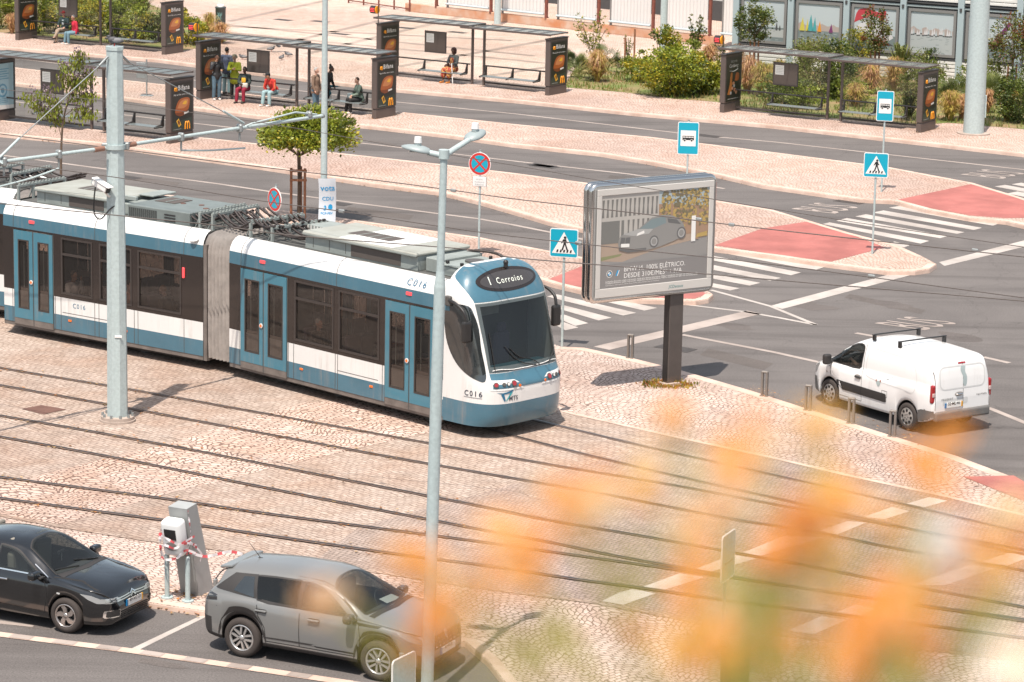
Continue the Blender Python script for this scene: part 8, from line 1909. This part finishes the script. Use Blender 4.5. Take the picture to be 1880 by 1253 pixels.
# ------------------------------------------------------------------ flowering plant close to the camera
N_or, N_pe, N_ye, N_wh = leafmat('petal_orange', (.95, .34, .06), .4), leafmat('petal_peach', (.95, .58, .32), .4), leafmat('petal_yellow', (.95, .46, .08), .4), leafmat('petal_white', (.88, .85, .80), .4)
N_st, N_lf = leafmat('flower_stem', (.40, .36, .10), .2), leafmat('flower_leaf', (.46, .44, .10), .5)
root = along(1500, 1760, 1.42)
plant = thing('flowering_plant', 'orange flowering plant blurred close in front of the camera', 'plant', root)
rnd = random.Random(9)
def blossom(b, c, r, m, axis):
    axis = axis.normalized(); u = axis.orthogonal().normalized(); w_ = axis.cross(u); n = 6
    for k in range(n):
        t = 6.283*k/n+rnd.random(); d = u*math.cos(t)+w_*math.sin(t); s_ = axis.cross(d)
        p0 = c; p1 = c+d*r*.55+axis*r*.45; p2 = c+d*r+axis*r*.25
        b.add([p0-s_*r*.06, p1-s_*r*.26, p2-s_*r*.12, p2+s_*r*.12, p1+s_*r*.26, p0+s_*r*.06], [(0, 1, 4, 5), (1, 2, 3, 4)], m)
spots = [(1232, 772, 1.5, 26, N_or), (1392, 778, 1.5, 20, N_or), (1500, 792, 1.45, 30, N_ye), (1325, 868, 1.4, 34, N_pe), (930, 975, 1.35, 34, N_or), (1092, 918, 1.35, 30, N_pe), (1060, 940, 1.4, 26, N_or), (735, 1030, 1.4, 26, N_ye), (800, 1055, 1.35, 26, N_pe), (945, 1060, 1.35, 36, N_pe), (590, 1110, 1.45, 28, N_pe), (1262, 1190, 1.3, 38, N_ye), (1262, 1100, 1.4, 26, N_or),
         (1470, 960, 1.3, 38, N_or), (1560, 900, 1.4, 30, N_pe), (1690, 850, 1.4, 24, N_or), (1745, 800, 1.5, 20, N_or), (1610, 1125, 1.25, 42, N_or), (1590, 1170, 1.3, 34, N_or), (1660, 1075, 1.3, 38, N_pe), (1780, 1005, 1.3, 30, N_or), (1730, 1040, 1.3, 38, N_wh), (1855, 1225, 1.15, 46, N_wh), (1835, 1045, 1.35, 26, N_ye), (1430, 1215, 1.3, 28, N_or), (1490, 1090, 1.35, 30, N_pe), (1005, 895, 1.45, 22, N_pe), (1190, 855, 1.5, 22, N_pe), (1260, 960, 1.4, 26, N_pe), (1640, 960, 1.4, 24, N_ye), (1400, 1020, 1.35, 28, N_or), (1850, 940, 1.4, 26, N_pe), (820, 1120, 1.35, 26, N_or), (770, 1190, 1.4, 22, N_or), (1540, 1010, 1.35, 24, N_ye), (1700, 1180, 1.3, 30, N_or), (1345, 1130, 1.4, 22, N_pe), (600, 1075, 1.45, 18, N_wh), (930, 985, 1.3, 30, N_or), (960, 1030, 1.35, 34, N_or), (880, 1075, 1.4, 26, N_or), (1040, 925, 1.35, 30, N_or), (1110, 905, 1.4, 24, N_or), (760, 1030, 1.3, 30, N_or), (1270, 1170, 1.25, 36, N_ye), (1620, 1140, 1.2, 44, N_or), (1480, 950, 1.3, 34, N_or), (1445, 990, 1.35, 34, N_or), (1530, 925, 1.35, 30, N_ye), (1720, 900, 1.35, 28, N_or), (1790, 1080, 1.3, 30, N_or), (1870, 1000, 1.3, 30, N_or), (1560, 1240, 1.25, 34, N_or), (1670, 1120, 1.3, 34, N_or), (790, 1120, 1.35, 34, N_or), (840, 1180, 1.4, 26, N_or), (1870, 1240, 1.1, 44, N_wh), (1235, 765, 1.5, 24, N_or), (1500, 785, 1.5, 22, N_or), (1690, 845, 1.4, 26, N_or), (1350, 875, 1.4, 26, N_or), (1400, 830, 1.45, 22, N_pe), (1330, 820, 1.45, 22, N_ye), (1175, 910, 1.4, 26, N_ye), (1340, 930, 1.35, 28, N_pe), (1352, 1215, 1.3, 34, N_or), (1330, 1165, 1.35, 26, N_pe), (1280, 1030, 1.35, 28, N_or), (1160, 1160, 1.4, 24, N_or), (1450, 1170, 1.3, 28, N_or)]
for i, (u, v, d, rp, m) in enumerate(spots):
    c = along(u, v, d)-root; r = rp*1.26/FPX*d
    mid = c*.5+Vector((rnd.uniform(-.012, .012), rnd.uniform(-.01, .01), -.015)); b = MB(); b.tube(spl([Vector((rnd.uniform(-.02, .02), 0, 0)), mid, c], 8), .0011, N_st, 5); st_ = b.build('stem', plant)
    b = MB()
    for k in range(8): blossom(b, c+Vector((rnd.gauss(0, .5), rnd.gauss(0, .5), rnd.gauss(0, .5)))*r*.85, r*rnd.uniform(.5, .85), m if rnd.random() < .7 else rnd.choice([N_or, N_pe, N_or]), Vector((rnd.uniform(-.5, .5), rnd.uniform(-1, -.3), rnd.uniform(.4, 1.2))))
    b.build('blossom', plant)
leaves = [(985, 1180, 1.35, 62), (930, 1150, 1.4, 44), (1060, 1210, 1.35, 40), (1140, 1100, 1.4, 34), (1390, 1110, 1.3, 52), (1440, 1150, 1.3, 46), (1330, 1210, 1.35, 42), (1640, 1190, 1.25, 48), (1520, 1190, 1.35, 36), (1420, 1060, 1.35, 36), (1560, 1060, 1.4, 28), (1750, 1130, 1.3, 34), (1700, 980, 1.4, 26), (1500, 1230, 1.3, 40), (880, 1090, 1.4, 34), (1810, 1160, 1.3, 30), (1180, 1000, 1.45, 26), (1250, 1010, 1.45, 24), (1600, 1240, 1.3, 36), (660, 1150, 1.4, 24), (1120, 1060, 1.35, 46), (1180, 1080, 1.35, 46), (1420, 1100, 1.25, 60), (1390, 1180, 1.25, 60), (1340, 1060, 1.3, 48), (1660, 1230, 1.2, 56), (1600, 1000, 1.3, 44), (1690, 1090, 1.25, 48), (960, 1210, 1.3, 60), (1020, 1160, 1.3, 56), (1830, 1120, 1.25, 48), (1500, 1030, 1.3, 44), (1450, 1210, 1.25, 60), (1780, 1210, 1.25, 44), (1345, 1235, 1.25, 70), (1365, 1190, 1.3, 60)]
for u, v, d, rp in leaves:
    c = along(u, v, d)-root; r = rp*.78/FPX*d; ax = Vector((rnd.uniform(-.6, .6), rnd.uniform(-.2, .2), 1)).normalized(); sd = Vector((1, rnd.uniform(-.4, .4), rnd.uniform(-.2, .2))).normalized()
    b = MB(); rows = [[c+ax*r*(t-.5)*2.6-sd*r*w_*k+Vector((0, -.15*r*abs(k), 0)) for k in (-1, 0, 1)] for t, w_ in ((0, .05), (.25, .42), (.55, .5), (.8, .3), (1, .02))]; b.grid(rows, N_lf, True); b.tube(spl([Vector((0, 0, 0)), c*.5+Vector((0, 0, -.01)), c-ax*r*1.3], 6), .001, N_st, 4); b.build('leaf', plant)
# the trough it grows in, just below the view
tr = thing('planter', 'grey planter trough holding the blurred flowering plant', 'planter', root-Vector((0, 0, .17)))
b = MB(); b.box2((-.5, -.11, 0), (.5, .11, .012), M_cap); 
for a_, c_ in (((-.5, -.11), (.5, -.10)), ((-.5, .10), (.5, .11)), ((-.5, -.10), (-.49, .10)), ((.49, -.10), (.5, .10))): b.box2((a_[0], a_[1], .012), (c_[0], c_[1], .18), M_cap)
b.build('trough', tr); b = MB(); b.box2((-.49, -.10, .012), (.49, .10, .165), M_bark); b.build('soil', tr)
# fallen leaves and dirt gathered along rails, kerbs and post feet
rnd = random.Random(21); b = MB(); lm = [leafmat('dry_leaf', (.46, .20, .07)), leafmat('dry_leaf_pale', (.50, .34, .18)), leafmat('dry_leaf_dark', (.20, .10, .05))]
def litter(pts, z, n, spread):
    P = px(pts, z)
    for _ in range(n):
        i = rnd.randrange(len(P)-1); p = P[i].lerp(P[i+1], rnd.random())+Vector((rnd.gauss(0, spread), rnd.gauss(0, spread), 0)); a = rnd.uniform(0, 6.28); s_ = rnd.uniform(.015, .05)
        u = Vector((math.cos(a), math.sin(a), rnd.uniform(-.2, .2)))*s_; w_ = Vector((-math.sin(a), math.cos(a), rnd.uniform(-.2, .2)))*s_*.6; p = Vector((p.x, p.y, z+.03+rnd.random()*.01))
        b.add([p-u, p+w_, p+u, p-w_], [(0, 1, 2, 3)], rnd.choice(lm))
for k in ('a2', 'b2', 'a3', 'b3', 'a4', 'b4'): litter(RAILS[k][1:5], PZ, 170, .12)
litter([(267, 1112), (382, 1130), (560, 1150)], 0, 160, .10); litter([(310, 1088), (380, 1098)], PZ, 90, .18); litter([(1380, 712), (1560, 770), (1760, 832)], PZ, 130, .15)
litter([(672, 219), (722, 208)], KZ, 160, .25); litter([(1100, 175), (1316, 192)], KZ, 120, .25); litter([(1670, 246), (1730, 236)], KZ, 80, .2); litter([(20, 150), (255, 188), (470, 216), (827, 252), (1103, 285), (1400, 344)], 0, 260, .15); litter([(0, 250), (480, 310), (880, 374), (1080, 428)], 0, 220, .15)
struct(b.build('leaf_litter'), 'stuff')
# the terrace the planter stands on, under the viewpoint
tz = root.z-.17
mb = MB(); mb.box2((-14, -9, 0), (14, root.y+.16, tz), M_cap); struct(mb.build('terrace'))
